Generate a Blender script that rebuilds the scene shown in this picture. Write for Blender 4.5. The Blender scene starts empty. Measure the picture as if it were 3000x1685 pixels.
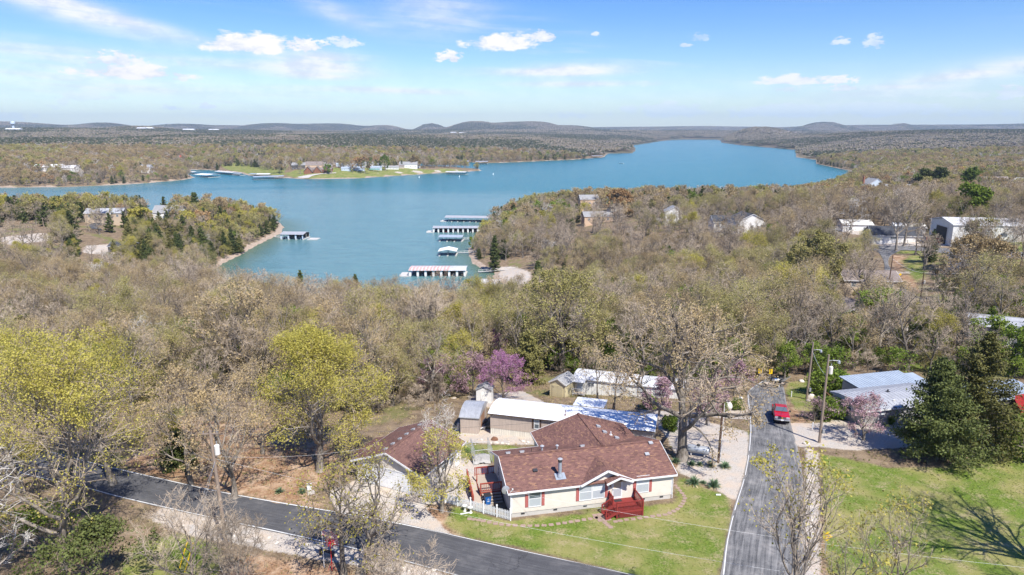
import bpy, bmesh, math, random
import numpy as np
from mathutils import Vector, Matrix

# ---------------------------------------------------------------- camera, sky, sun, exposure
SC = bpy.context.scene
COL = SC.collection
PITCH = math.radians(13.0)
CAM_H = 37.0
FPX = 2000.0                      # focal length in pixels of the 3000 px wide photograph
cam_data = bpy.data.cameras.new("camera")
cam_data.lens = 24.0
cam_data.sensor_width = 36.0
cam_data.clip_start = 0.5
cam_data.clip_end = 40000.0
cam = bpy.data.objects.new("camera", cam_data)
cam.location = (0, 0, CAM_H)
cam.rotation_euler = (math.radians(90) - PITCH, 0, 0)
COL.objects.link(cam)
SC.camera = cam

SUN_AZ = math.radians(149.0)      # clockwise from +Y (camera forward): sun behind, to the right
SUN_EL = math.radians(53.0)
SUN_POWER = 4.9
SKY_POWER = 0.10
EXPOSURE = 0.6

sun_data = bpy.data.lights.new("sun", 'SUN')
sun_data.energy = SUN_POWER
sun_data.angle = math.radians(0.55)
sun_data.color = (1.0, 0.955, 0.89)
sun = bpy.data.objects.new("sun", sun_data)
sd = Vector((math.sin(SUN_AZ) * math.cos(SUN_EL), math.cos(SUN_AZ) * math.cos(SUN_EL), math.sin(SUN_EL)))
sun.rotation_euler = sd.to_track_quat('Z', 'Y').to_euler()
sun.location = (60, -60, 120)
COL.objects.link(sun)

vs = SC.view_settings
vs.view_transform = 'Standard'
vs.look = 'None'
vs.exposure = EXPOSURE
vs.gamma = 1.0
vs.use_curve_mapping = False
SC.cycles.max_bounces = 6
SC.cycles.diffuse_bounces = 2
SC.cycles.glossy_bounces = 2
SC.cycles.transmission_bounces = 4
SC.cycles.volume_bounces = 0
SC.cycles.transparent_max_bounces = 8
SC.cycles.use_adaptive_sampling = True
SC.cycles.adaptive_threshold = 0.02
SC.cycles.use_denoising = True
SC.cycles.denoiser = 'OPENIMAGEDENOISE'
SC.cycles.denoising_input_passes = 'RGB_ALBEDO_NORMAL'
SC.cycles.caustics_reflective = False
SC.cycles.caustics_refractive = False


def pix_azel(u, v):
    """Direction of a photograph pixel as azimuth (from +Y, clockwise) and elevation."""
    dx, dy = u - 1500.0, v - 842.5
    Y = FPX * math.cos(PITCH) - dy * math.sin(PITCH)
    Z = -(FPX * math.sin(PITCH) + dy * math.cos(PITCH))
    return math.atan2(dx, Y), math.atan2(Z, math.hypot(dx, Y))


world = bpy.data.worlds.new("World")
SC.world = world
world.use_nodes = True
wn = world.node_tree
wn.nodes.clear()


class G:
    """Small node-graph helper."""

    def __init__(self, tree):
        self.t = tree

    def n(self, typ, **kw):
        nd = self.t.nodes.new(typ)
        for k, v in kw.items():
            setattr(nd, k, v)
        return nd

    def put(self, sock, val):
        if isinstance(val, bpy.types.NodeSocket):
            self.t.links.new(val, sock)
        elif val is not None:
            if isinstance(val, (tuple, list)) and len(val) == 3 and sock.type == 'RGBA':
                val = (*val, 1.0)
            sock.default_value = val

    def math(self, op, a, b=None, c=None, clamp=False):
        nd = self.n('ShaderNodeMath', operation=op, use_clamp=clamp)
        self.put(nd.inputs[0], a)
        if b is not None:
            self.put(nd.inputs[1], b)
        if c is not None:
            self.put(nd.inputs[2], c)
        return nd.outputs[0]

    def mix(self, f, a, b, mode='MIX'):
        nd = self.n('ShaderNodeMix', data_type='RGBA', blend_type=mode)
        self.put(nd.inputs[0], f)
        self.put(nd.inputs[6], a)
        self.put(nd.inputs[7], b)
        return nd.outputs[2]

    def noise(self, vec, scale, detail=3.0, rough=0.55, dist=0.0):
        nd = self.n('ShaderNodeTexNoise')
        if vec is not None:
            self.put(nd.inputs['Vector'], vec)
        nd.inputs['Scale'].default_value = scale
        nd.inputs['Detail'].default_value = detail
        nd.inputs['Roughness'].default_value = rough
        nd.inputs['Distortion'].default_value = dist
        return nd.outputs[0]

    def step(self, x, a, b, lo=0.0, hi=1.0):
        nd = self.n('ShaderNodeMapRange', interpolation_type='SMOOTHSTEP')
        self.put(nd.inputs[0], x)
        nd.inputs[1].default_value = a
        nd.inputs[2].default_value = b
        nd.inputs[3].default_value = lo
        nd.inputs[4].default_value = hi
        return nd.outputs[0]

    def scalevec(self, vec, s):
        nd = self.n('ShaderNodeVectorMath', operation='MULTIPLY')
        self.put(nd.inputs[0], vec)
        nd.inputs[1].default_value = s
        return nd.outputs[0]

    def bump(self, h, strength=0.3, dist=0.05):
        nd = self.n('ShaderNodeBump')
        nd.inputs['Strength'].default_value = strength
        nd.inputs['Distance'].default_value = dist
        self.put(nd.inputs['Height'], h)
        return nd.outputs[0]


g = G(wn)
wout = g.n('ShaderNodeOutputWorld')
sky = g.n('ShaderNodeTexSky', sky_type='NISHITA')
sky.sun_disc = False
sky.sun_elevation = SUN_EL
sky.sun_rotation = SUN_AZ
sky.altitude = 300
sky.air_density = 1.0
sky.dust_density = 0.25
sky.ozone_density = 1.6
bg_sky = g.n('ShaderNodeBackground')
hs0 = g.n('ShaderNodeHueSaturation'); hs0.inputs['Saturation'].default_value = 1.45; hs0.inputs['Hue'].default_value = 0.513
g.put(hs0.inputs['Color'], sky.outputs[0])
g.put(bg_sky.inputs[0], g.mix(1.0, hs0.outputs[0], (0.88, 0.955, 1.10), 'MULTIPLY'))
bg_sky.inputs[1].default_value = SKY_POWER
tc = g.n('ShaderNodeTexCoord')
sep = g.n('ShaderNodeSeparateXYZ')
g.put(sep.inputs[0], tc.outputs['Generated'])
az = g.math('ARCTAN2', sep.outputs[0], sep.outputs[1])
el = g.math('ARCSINE', sep.outputs[2])
comb = g.n('ShaderNodeCombineXYZ')
g.put(comb.inputs[0], az)
g.put(comb.inputs[1], g.math('MULTIPLY', el, 2.2))
puff = g.math('SUBTRACT', g.noise(comb.outputs[0], 26.0, 6.0, 0.62), 0.5)
puff_s = g.math('ADD', g.math('MULTIPLY', puff, 0.35), g.math('SUBTRACT', g.noise(comb.outputs[0], 85.0, 6.0, 0.66), 0.5))
# cumulus: (u, v, half width, half height, opacity) of each cloud on the photograph
CUMULUS = [(715, 135, 118, 27, 1), (890, 137, 52, 18, .85), (1005, 128, 42, 14, .6), (345, 180, 60, 20, .8),
           (385, 216, 125, 19, .95), (527, 228, 20, 11, .7), (528, 186, 18, 9, .45), (1470, 130, 100, 24, .9),
           (1580, 110, 48, 15, .8), (1315, 169, 36, 15, .85), (1745, 99, 10, 7, .6), (2007, 133, 16, 7, .5),
           (2050, 112, 25, 10, .3), (2465, 124, 20, 9, .55), (2560, 126, 20, 17, .5), (2320, 238, 75, 14, .75),
           (2445, 238, 50, 11, .8), (2470, 261, 36, 9, .7), (2310, 264, 34, 9, .5), (1905, 247, 30, 9, .35),
           (250, 285, 62, 13, .55), (505, 316, 27, 8, .7), (596, 313, 24, 9, .75), (185, 302, 12, 12, .5),
           (160, 318, 18, 7, .45), (2970, 276, 40, 20, .7), (2850, 281, 45, 13, .45), (1960, 328, 160, 22, .6),
           (2310, 330, 100, 22, .6), (2560, 325, 150, 22, .6), (2175, 334, 40, 14, .6), (2840, 332, 70, 14, .5),
           (2960, 333, 30, 9, .55), (1310, 340, 75, 10, .35), (1660, 340, 60, 9, .5), (30, 345, 50, 12, .5),
           (3300, 240, 120, 26, .8), (-320, 180, 130, 30, .8), (-600, 260, 120, 20, .7), (3600, 150, 110, 30, .7)]
cl = None
for (u, v, w, h, o) in CUMULUS:
    a0, e0 = pix_azel(u, v)
    wa, ha = w / 1950.0 * 1.15, h / 1990.0 * 1.35
    da = g.math('MULTIPLY', g.math('SUBTRACT', az, a0), 1 / wa)
    de = g.math('MULTIPLY', g.math('SUBTRACT', el, e0), 1 / ha)
    de = g.math('MAXIMUM', de, g.math('MULTIPLY', de, -1.7))
    r = g.math('POWER', g.math('ADD', g.math('MULTIPLY', da, da), g.math('MULTIPLY', de, de)), 0.5)
    m = g.math('ADD', g.math('MULTIPLY', g.math('SUBTRACT', 1.08, r), 0.95), g.math('MULTIPLY', puff if w > 70 else puff_s, 2.9 if w > 70 else 3.6))
    m = g.math('MULTIPLY', g.step(m, 0.0, 0.55), min(1, o * 1.15))
    m = g.math('MULTIPLY', m, g.step(r, 1.5, 0.9))
    cl = m if cl is None else g.math('MAXIMUM', cl, m)
# cirrus: soft streaks, wide and thin, drawn out along the sky
rot = g.n('ShaderNodeVectorRotate', rotation_type='Z_AXIS')
g.put(rot.inputs['Vector'], comb.outputs[0])
rot.inputs['Angle'].default_value = 0.12
fine = g.noise(g.scalevec(rot.outputs[0], (2.5, 22.0, 1.0)), 2.4, 5.0, 0.6, 0.5)
wide = g.noise(g.scalevec(comb.outputs[0], (2.0, 4.5, 1.0)), 1.3, 2.0, 0.5)
cir = g.math('MULTIPLY', g.step(fine, 0.42, 0.85), g.step(wide, 0.42, 0.75))
cir = g.math('MULTIPLY', cir, 0.55)
STREAKS = [(200, 30, 190, 26, 0.25, .55), (420, 75, 260, 16, 0.22, .3), (1280, 35, 150, 50, 0.0, .36), (990, 40, 110, 22, 0.3, .32),
           (930, 178, 125, 26, 0.06, .6), (760, 195, 300, 13, 0.05, .35), (940, 220, 110, 11, 0.0, .4), (1700, 204, 130, 15, -0.03, .6),
           (1560, 212, 220, 11, 0.0, .4), (1120, 265, 250, 9, 0.02, .5), (1690, 247, 180, 8, 0.0, .4), (130, 160, 260, 28, 0.1, .38),
           (200, 230, 300, 18, 0.05, .3), (2880, 215, 330, 26, -0.2, .3), (2700, 240, 300, 12, -0.15, .25), (380, 265, 320, 10, 0.0, .25)]
for (u, v, w, h, tilt, o) in STREAKS:
    a0, e0 = pix_azel(u, v)
    wa, ha = w / 1950.0 * 1.3, h / 1990.0 * 1.5
    x = g.math('SUBTRACT', az, a0)
    y = g.math('SUBTRACT', el, e0)
    y = g.math('ADD', y, g.math('MULTIPLY', x, math.tan(tilt)))
    x = g.math('MULTIPLY', x, 1 / wa)
    y = g.math('MULTIPLY', y, 1 / ha)
    r = g.math('ADD', g.math('MULTIPLY', x, x), g.math('MULTIPLY', y, y))
    m = g.math('MULTIPLY', g.math('EXPONENT', g.math('MULTIPLY', r, -1.9)), o * 1.35)
    m = g.math('MULTIPLY', m, g.step(fine, 0.15, 0.62, 0.35, 1.15))
    cir = g.math('ADD', cir, m)
low = g.math('MULTIPLY', g.step(el, 0.10, -0.01), 0.36)
alpha = g.math('MAXIMUM', cl, g.math('MINIMUM', g.math('ADD', cir, low), 0.85))
alpha = g.math('MULTIPLY', alpha, g.step(el, -0.02, 0.0))
alpha = g.math('MINIMUM', alpha, 1.0)
shade = g.step(puff, -0.12, 0.1)
bg_cl = g.n('ShaderNodeBackground')
g.put(bg_cl.inputs[0], g.mix(g.step(el, 0.0, 0.07), (0.60, 0.78, 1.0), g.mix(shade, (0.66, 0.70, 0.78), (0.90, 0.88, 0.88))))
bg_cl.inputs[1].default_value = 0.84
mixw = g.n('ShaderNodeMixShader')
g.put(mixw.inputs[0], alpha)
g.put(mixw.inputs[1], bg_sky.outputs[0])
g.put(mixw.inputs[2], bg_cl.outputs[0])
g.put(wout.inputs[0], mixw.outputs[0])
world.cycles.sampling_method = 'MANUAL'
world.cycles.sample_map_resolution = 512

# ---------------------------------------------------------------- noise and geometry of the land
def _hash(ix, iy, seed):
    h = (ix.astype(np.int64) * 374761393 + iy.astype(np.int64) * 668265263 + seed * 974634777) & 0xFFFFFFFF
    h = ((h ^ (h >> 13)) * 1274126177) & 0xFFFFFFFF
    return ((h ^ (h >> 16)) & 0xFFFFFF) / float(0xFFFFFF)


def vnoise(x, y, seed=0):
    x = np.asarray(x, float)
    y = np.asarray(y, float)
    ix, iy = np.floor(x), np.floor(y)
    fx, fy = x - ix, y - iy
    fx, fy = fx * fx * (3 - 2 * fx), fy * fy * (3 - 2 * fy)
    ix, iy = ix.astype(np.int64), iy.astype(np.int64)
    a, b = _hash(ix, iy, seed), _hash(ix + 1, iy, seed)
    c, d = _hash(ix, iy + 1, seed), _hash(ix + 1, iy + 1, seed)
    return (a * (1 - fx) + b * fx) * (1 - fy) + (c * (1 - fx) + d * fx) * fy


def fbm(x, y, seed=0, octv=4):
    s, a, t = 0.0, 1.0, 0.0
    for o in range(octv):
        s = s + a * vnoise(x * 2 ** o, y * 2 ** o, seed + o * 17)
        t += a
        a *= 0.5
    return s / t


def sstep(a, b, x):
    t = np.clip((x - a) / (b - a), 0, 1)
    return t * t * (3 - 2 * t)


LAKE_Z = -33.0


def plane_pt(u, v, z=0.0):
    dx, dy = u - 1500.0, v - 842.5
    Y = FPX * math.cos(PITCH) - dy * math.sin(PITCH)
    D = FPX * math.sin(PITCH) + dy * math.cos(PITCH)
    s = (CAM_H - z) / D
    return (dx * s, Y * s)


def to_pix(x, y, z):
    """World to photograph pixel."""
    x = np.asarray(x, float); y = np.asarray(y, float); z = np.asarray(z, float) - CAM_H
    c, s = math.cos(PITCH), math.sin(PITCH)
    f = y * c - z * s
    dn = -y * s - z * c
    f = np.where(f > 0.1, f, 0.1)
    return 1500.0 + FPX * x / f, 842.5 + FPX * dn / f


SHORE = [(-500, 552), (-200, 551), (0, 550), (200, 548), (310, 543), (400, 539), (485, 532), (540, 527), (572, 520), (559, 515), (543, 505),
         (563, 497), (621, 499), (698, 505), (730, 515), (830, 521), (873, 524), (927, 525), (1043, 523), (1121, 518),
         (1200, 513), (1276, 508), (1340, 505), (1373, 503), (1412, 500), (1404, 495), (1354, 493), (1237, 491), (1183, 486),
         (1226, 476), (1354, 475), (1430, 478), (1500, 476), (1590, 472), (1680, 468), (1770, 461), (1782, 450), (1855, 449), (1862, 440),
         (1858, 426), (1955, 411), (2000, 409), (2110, 409), (2116, 418), (2166, 425), (2224, 430), (2330, 439), (2332, 461),
         (2388, 468), (2390, 480), (2440, 491), (2514, 505), (2480, 530), (2400, 562), (2330, 582), (2200, 606), (2050, 616),
         (1900, 618), (1700, 616), (1560, 618), (1475, 626), (1440, 645), (1415, 686), (1369, 732), (1381, 769), (1415, 790),
         (1452, 798), (1440, 815), (1477, 832), (1520, 845), (1560, 868), (1580, 900), (1500, 925), (1380, 935), (1150, 940),
         (900, 935), (720, 910), (620, 860), (600, 820), (629, 788), (665, 765), (714, 742), (745, 722), (790, 700), (822, 684),
         (832, 664), (812, 648), (760, 644), (700, 650), (600, 656), (400, 660), (200, 662), (0, 662), (-300, 662), (-600, 662)]
SHORE_W = np.array([plane_pt(u, v, LAKE_Z) for u, v in SHORE])


def poly_sd(px, py, P):
    """Signed distance to a closed polygon: negative inside."""
    px = np.asarray(px, float).ravel(); py = np.asarray(py, float).ravel()
    out = np.empty(px.shape)
    A = P; B = np.roll(P, -1, axis=0)
    ex, ey = (B - A)[:, 0], (B - A)[:, 1]
    L2 = ex * ex + ey * ey + 1e-9
    for s in range(0, len(px), 20000):
        x = px[s:s + 20000, None]; y = py[s:s + 20000, None]
        wx, wy = x - A[:, 0], y - A[:, 1]
        t = np.clip((wx * ex + wy * ey) / L2, 0, 1)
        d = np.sqrt(np.min((wx - ex * t) ** 2 + (wy - ey * t) ** 2, axis=1))
        c = ((A[:, 1] <= y) & (B[:, 1] > y)) | ((B[:, 1] <= y) & (A[:, 1] > y))
        xi = A[:, 0] + (y - A[:, 1]) * ex / np.where(np.abs(ey) < 1e-9, 1e-9, ey)
        ins = (np.sum(c & (x < xi), axis=1) % 2) == 1
        out[s:s + 20000] = np.where(ins, -d, d)
    return out


# far ridges: (u centre, v top, u half width, distance, radial half width)
RIDGES = [(15, 364, 120, 9000, 900), (-250, 360, 200, 9000, 900), (300, 365, 80, 8500, 900), (540, 368, 110, 9500, 900), (400, 376, 110, 4300, 500),
          (660, 371, 110, 10500, 1000), (800, 366, 95, 9300, 900), (960, 366, 120, 9600, 900), (1120, 371, 60, 9200, 700),
          (1262, 368, 40, 8600, 600), (1395, 359, 80, 7600, 700), (1490, 366, 70, 7900, 700), (1560, 361, 100, 7700, 800),
          (1660, 372, 100, 7600, 800), (1830, 376, 190, 10500, 900), (2060, 374, 260, 11500, 900), (2230, 378, 75, 4600, 450),
          (2415, 362, 60, 9000, 700), (2520, 373, 240, 10000, 900), (2640, 367, 28, 9300, 500), (2850, 369, 330, 10800, 900),
          (3200, 366, 250, 10000, 900), (-600, 362, 280, 9600, 900), (3700, 364, 300, 9800, 900), (2900, 387, 330, 3600, 600), (120, 382, 260, 3900, 700),
          (640, 386, 260, 4700, 700), (1500, 383, 500, 6200, 800)]
RID = []
for (u, v, w, D, dw) in RIDGES:
    a0, e0 = pix_azel(u, v)
    RID.append((a0, CAM_H + math.tan(e0) * D, w / 1900.0, D, dw))


def land_z(x, y, dsh=None):
    x = np.asarray(x, float).ravel(); y = np.asarray(y, float).ravel()
    d = poly_sd(x, y, SHORE_W) if dsh is None else dsh
    r = np.hypot(x, y)
    a = np.arctan2(x, y)
    near = 1 - sstep(300, 420, y)
    pen = (1 - sstep(-150, -60, x)) * sstep(255, 330, y) * (1 - sstep(620, 750, r))
    far = sstep(700, 3600, r)
    cap = 24 + 16 * near * (1 - pen) - 2 * pen + far * 12
    cap = cap + (fbm(x / 900, y / 900, 3) - 0.5) * 34 * sstep(900, 2500, r) + (fbm(x / 260, y / 260, 9) - 0.5) * 12 * sstep(350, 900, r)
    cap = np.maximum(cap, 4)
    slope = 0.17 + 0.05 * near + 0.10 * pen
    up = np.maximum(d, 0) * slope * (1 - 0.55 * sstep(900, 1400, r)) + np.where(d > 0, 0.25, 0)
    up = (np.maximum(up, 1e-3) ** -3 + cap ** -3) ** (-1 / 3)
    z = LAKE_Z + up + (fbm(x / 45, y / 45, 21, 2) - 0.5) * 3.0 * sstep(8, 60, d) * sstep(120, 200, r)
    for (a0, h, w, D, dw) in RID:
        b = np.exp(-np.abs((a - a0) / w) ** 2.4 * 1.0) * np.exp(-((r - D) / dw) ** 2)
        k = np.clip(b * 1.0, 0, 1)
        z = np.where(d > 0, z + np.maximum(h - z, 0) * k, z)
    z = np.where((r > 6500) & (d > 0), z + (fbm(x / 500, y / 500, 41, 3) - 0.5) * 14, z)
    flat = 1 - sstep(64, 110, y + 0.0 * x)
    z = z * (1 - flat)
    z = np.where(d < 0, np.maximum(LAKE_Z - 0.3 + d * 0.12, LAKE_Z - 9), z)
    return z


def zat(x, y):
    return float(land_z([x], [y])[0])


def gp(u, v):
    """Point of the ground seen at a photograph pixel."""
    dx, dy = u - 1500.0, v - 842.5
    Y = FPX * math.cos(PITCH) - dy * math.sin(PITCH)
    D = FPX * math.sin(PITCH) + dy * math.cos(PITCH)
    s = np.geomspace(20, 9000, 500) / Y
    zz = land_z(dx * s, Y * s)
    below = (CAM_H - D * s) < zz
    i = int(np.argmax(below)) if below.any() else len(s) - 1
    lo, hi = s[max(i - 1, 0)], s[i]
    for _ in range(14):
        m = 0.5 * (lo + hi)
        if CAM_H - D * m < zat(dx * m, Y * m):
            hi = m
        else:
            lo = m
    m = 0.5 * (lo + hi)
    return Vector((dx * m, Y * m, zat(dx * m, Y * m)))


def gpoly(pts):
    return np.array([gp(u, v)[:2] for u, v in pts])


# ---------------------------------------------------------------- object helpers
def tag(o, label=None, cat=None, group=None, kind=None):
    if label: o['label'] = label
    if cat: o['category'] = cat
    if group: o['group'] = group
    if kind: o['kind'] = kind
    return o


def empty(name, loc, rz=0.0, label=None, cat=None, group=None, kind=None):
    o = bpy.data.objects.new(name, None)
    o.location = loc
    o.rotation_euler = (0, 0, rz)
    o.empty_display_size = 0.5
    COL.objects.link(o)
    return tag(o, label, cat, group, kind)


def link(name, me, parent=None):
    o = bpy.data.objects.new(name, me)
    COL.objects.link(o)
    if parent is not None:
        o.parent = parent
    return o


def npmesh(name, V, F, mats, mi=None, smooth=False):
    """Mesh from numpy vertices and a list of face arrays (each n x k)."""
    me = bpy.data.meshes.new(name)
    V = np.asarray(V, dtype=np.float32)
    me.vertices.add(len(V))
    me.vertices.foreach_set('co', V.ravel())
    F = [np.asarray(f) for f in F if len(f)]
    nl = sum(f.size for f in F)
    nf = sum(len(f) for f in F)
    me.loops.add(nl)
    me.loops.foreach_set('vertex_index', np.concatenate([f.ravel() for f in F]).astype(np.int32))
    me.polygons.add(nf)
    tot = np.concatenate([np.full(len(f), f.shape[1]) for f in F]).astype(np.int32)
    st = np.concatenate([[0], np.cumsum(tot)[:-1]]).astype(np.int32)
    me.polygons.foreach_set('loop_start', st)
    try:
        me.polygons.foreach_set('loop_total', tot)
    except Exception:
        pass
    if mi is not None:
        me.polygons.foreach_set('material_index', np.asarray(mi, dtype=np.int32))
    me.polygons.foreach_set('use_smooth', np.full(nf, smooth))
    for m in (mats if isinstance(mats, (list, tuple)) else [mats]):
        me.materials.append(m)
    me.update(calc_edges=True)
    return me


class MB:
    """Collects boxes, tubes, prisms and quads; build() links them as one mesh object."""

    def __init__(self):
        self.v = []
        self.f = []

    def add(self, verts, faces):
        b = len(self.v)
        self.v.extend([tuple(p) for p in verts])
        self.f.extend([tuple(i + b for i in f) for f in faces])
        return self

    def box(self, x0, y0, z0, x1, y1, z1):
        p = [(x0, y0, z0), (x1, y0, z0), (x1, y1, z0), (x0, y1, z0), (x0, y0, z1), (x1, y0, z1), (x1, y1, z1), (x0, y1, z1)]
        return self.add(p, [(0, 3, 2, 1), (4, 5, 6, 7), (0, 1, 5, 4), (1, 2, 6, 5), (2, 3, 7, 6), (3, 0, 4, 7)])

    def cbox(self, cx, cy, cz, sx, sy, sz):
        return self.box(cx - sx / 2, cy - sy / 2, cz - sz / 2, cx + sx / 2, cy + sy / 2, cz + sz / 2)

    def bar(self, p, q, w, h=None, up=(0, 0, 1)):
        p, q = Vector(p), Vector(q)
        h = w if h is None else h
        d = (q - p).normalized()
        upv = Vector(up)
        if abs(d.dot(upv)) > 0.98:
            upv = Vector((1, 0, 0))
        s = d.cross(upv).normalized() * (w / 2)
        t = s.cross(d).normalized() * (h / 2)
        ps = [p - s - t, p + s - t, p + s + t, p - s + t, q - s - t, q + s - t, q + s + t, q - s + t]
        return self.add(ps, [(0, 1, 2, 3), (7, 6, 5, 4), (1, 0, 4, 5), (2, 1, 5, 6), (3, 2, 6, 7), (0, 3, 7, 4)])

    def tube(self, pts, rad, n=8, caps=True):
        pts = [Vector(p) for p in pts]
        if not isinstance(rad, (list, tuple)):
            rad = [rad] * len(pts)
        b = len(self.v)
        for i, p in enumerate(pts):
            d = (pts[min(i + 1, len(pts) - 1)] - pts[max(i - 1, 0)]).normalized()
            u = Vector((0, 0, 1)) if abs(d.z) < 0.9 else Vector((1, 0, 0))
            s = d.cross(u).normalized()
            t = s.cross(d)
            for k in range(n):
                a = 2 * math.pi * k / n
                self.v.append(tuple(p + (s * math.cos(a) + t * math.sin(a)) * rad[i]))
        for i in range(len(pts) - 1):
            for k in range(n):
                k2 = (k + 1) % n
                self.f.append((b + i * n + k, b + i * n + k2, b + (i + 1) * n + k2, b + (i + 1) * n + k))
        if caps:
            self.f.append(tuple(b + k for k in range(n))[::-1])
            self.f.append(tuple(b + (len(pts) - 1) * n + k for k in range(n)))
        return self

    def prism(self, poly, y0, y1, axis='y'):
        """Polygon in (x, z) drawn out from y0 to y1 (axis y), or in (y, z) along x, or (x, y) along z."""
        n = len(poly)
        def P(a, b, c):
            return (a, c, b) if axis == 'y' else ((c, a, b) if axis == 'x' else (a, b, c))
        v = [P(a, b, y0) for a, b in poly] + [P(a, b, y1) for a, b in poly]
        f = [tuple(range(n)), tuple(range(2 * n - 1, n - 1, -1))]
        for i in range(n):
            j = (i + 1) % n
            f.append((i, i + n, j + n, j))
        return self.add(v, f)

    def slab(self, quad, t):
        """Quad (or polygon) given thickness t downwards along its normal."""
        q = [Vector(p) for p in quad]
        nrm = (q[1] - q[0]).cross(q[2] - q[0]).normalized()
        if nrm.z < 0:
            q = q[::-1]; nrm = -nrm
        n = len(q)
        lo = [p - nrm * t for p in q]
        f = [tuple(range(n)), tuple(range(2 * n - 1, n - 1, -1))]
        for i in range(n):
            j = (i + 1) % n
            f.append((i, i + n, j + n, j))
        return self.add(q + lo, f)

    def build(self, name, mat, parent=None, smooth=False):
        me = bpy.data.meshes.new(name)
        me.from_pydata(self.v, [], self.f)
        me.materials.append(mat)
        if smooth:
            me.polygons.foreach_set('use_smooth', [True] * len(me.polygons))
        me.update()
        bm = bmesh.new(); bm.from_mesh(me)
        bmesh.ops.recalc_face_normals(bm, faces=bm.faces)
        bm.to_mesh(me); bm.free()
        return link(name, me, parent)


def copy_tree(o, parent=None):
    c = o.copy()
    COL.objects.link(c)
    c.parent = parent
    for ch in [x for x in KIDS.get(o.name, [])]:
        copy_tree(ch, c)
    return c


KIDS = {}


def index_kids(o):
    KIDS[o.name] = [x for x in bpy.data.objects if x.parent is o]
    for k in KIDS[o.name]:
        index_kids(k)


# ---------------------------------------------------------------- materials
MATS = {}


def mat(name, col=None, rough=0.8, metal=0.0, build=None, spec=0.3):
    if name in MATS:
        return MATS[name]
    m = bpy.data.materials.new(name)
    m.use_nodes = True
    t = m.node_tree
    b = t.nodes['Principled BSDF']
    b.inputs['Roughness'].default_value = rough
    b.inputs['Metallic'].default_value = metal
    b.inputs['Specular IOR Level'].default_value = spec
    gg = G(t)
    if build:
        build(gg, b)
    else:
        tcn = gg.n('ShaderNodeTexCoord')
        n = gg.noise(tcn.outputs['Object'], 3.0, 6.0, 0.7)
        n2 = gg.noise(tcn.outputs['Object'], 0.35, 2.0)
        k = gg.math('ADD', gg.math('MULTIPLY', n, 0.22), gg.math('MULTIPLY', n2, 0.22))
        k = gg.math('ADD', k, 0.78)
        cc = gg.n('ShaderNodeCombineColor')
        for i in range(3):
            gg.put(cc.inputs[i], gg.math('MULTIPLY', k, col[i]))
        gg.put(b.inputs['Base Color'], cc.outputs[0])
    MATS[name] = m
    return m
# ---------------------------------------------------------------- the ground of the whole place
def stroke(pts_px, wid):
    """Ribbon polygon of a path given by pixels on the ground."""
    P = [gp(u, v) for u, v in pts_px]
    L, R = [], []
    for i, p in enumerate(P):
        d = (P[min(i + 1, len(P) - 1)] - P[max(i - 1, 0)]); d.z = 0; d.normalize()
        s = Vector((-d.y, d.x, 0)) * (wid / 2)
        L.append((p + s)[:2]); R.append((p - s)[:2])
    return np.array(L + R[::-1])


LAWN = [  # mown grass, outlines on the ground
    gpoly([(1330, 1480), (1400, 1500), (1480, 1525), (1750, 1500), (1975, 1470), (1990, 1390), (2060, 1430), (2130, 1450), (2142, 1500), (2110, 1685), (1950, 1760), (1800, 1670), (1500, 1600), (1380, 1580), (1300, 1540)]),
    gpoly([(2400, 1330), (2500, 1345), (2600, 1370), (2760, 1370), (3000, 1290), (3300, 1300), (3400, 1800), (2440, 1800), (2410, 1550)]),
    gpoly([(1345, 1300), (1500, 1305), (1560, 1320), (1520, 1370), (1425, 1350), (1340, 1335)]),
    gpoly([(2310, 1120), (2420, 1105), (2720, 1115), (2720, 1165), (2500, 1180), (2400, 1210), (2330, 1200), (2300, 1150)]),
    gpoly([(2420, 1200), (2560, 1170), (2560, 1220), (2480, 1250), (2430, 1240)]),
    gpoly([(410, 1590), (520, 1560), (650, 1600), (640, 1760), (380, 1760), (350, 1650)]),
    gpoly([(2850, 1050), (2700, 1060), (2650, 1070), (2700, 1090), (2900, 1080)]),
    gpoly([(870, 521), (927, 524), (1043, 522), (1121, 516), (1276, 506), (1373, 500), (1340, 495), (1230, 496), (1100, 490), (1000, 492), (860, 500), (830, 512)]),
    gpoly([(640, 480), (760, 470), (850, 480), (830, 515), (730, 512), (660, 495)]),
    gpoly([(2560, 735), (2600, 722), (2760, 735), (2720, 745), (2600, 742)]),
    gpoly([(2640, 760), (2700, 740), (2720, 800), (2690, 830), (2650, 790)]),
    gpoly([(2740, 860), (2830, 880), (2800, 900), (2700, 895)]),
    gpoly([(2880, 700), (3000, 690), (3100, 800), (2900, 820)]),
]
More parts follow.
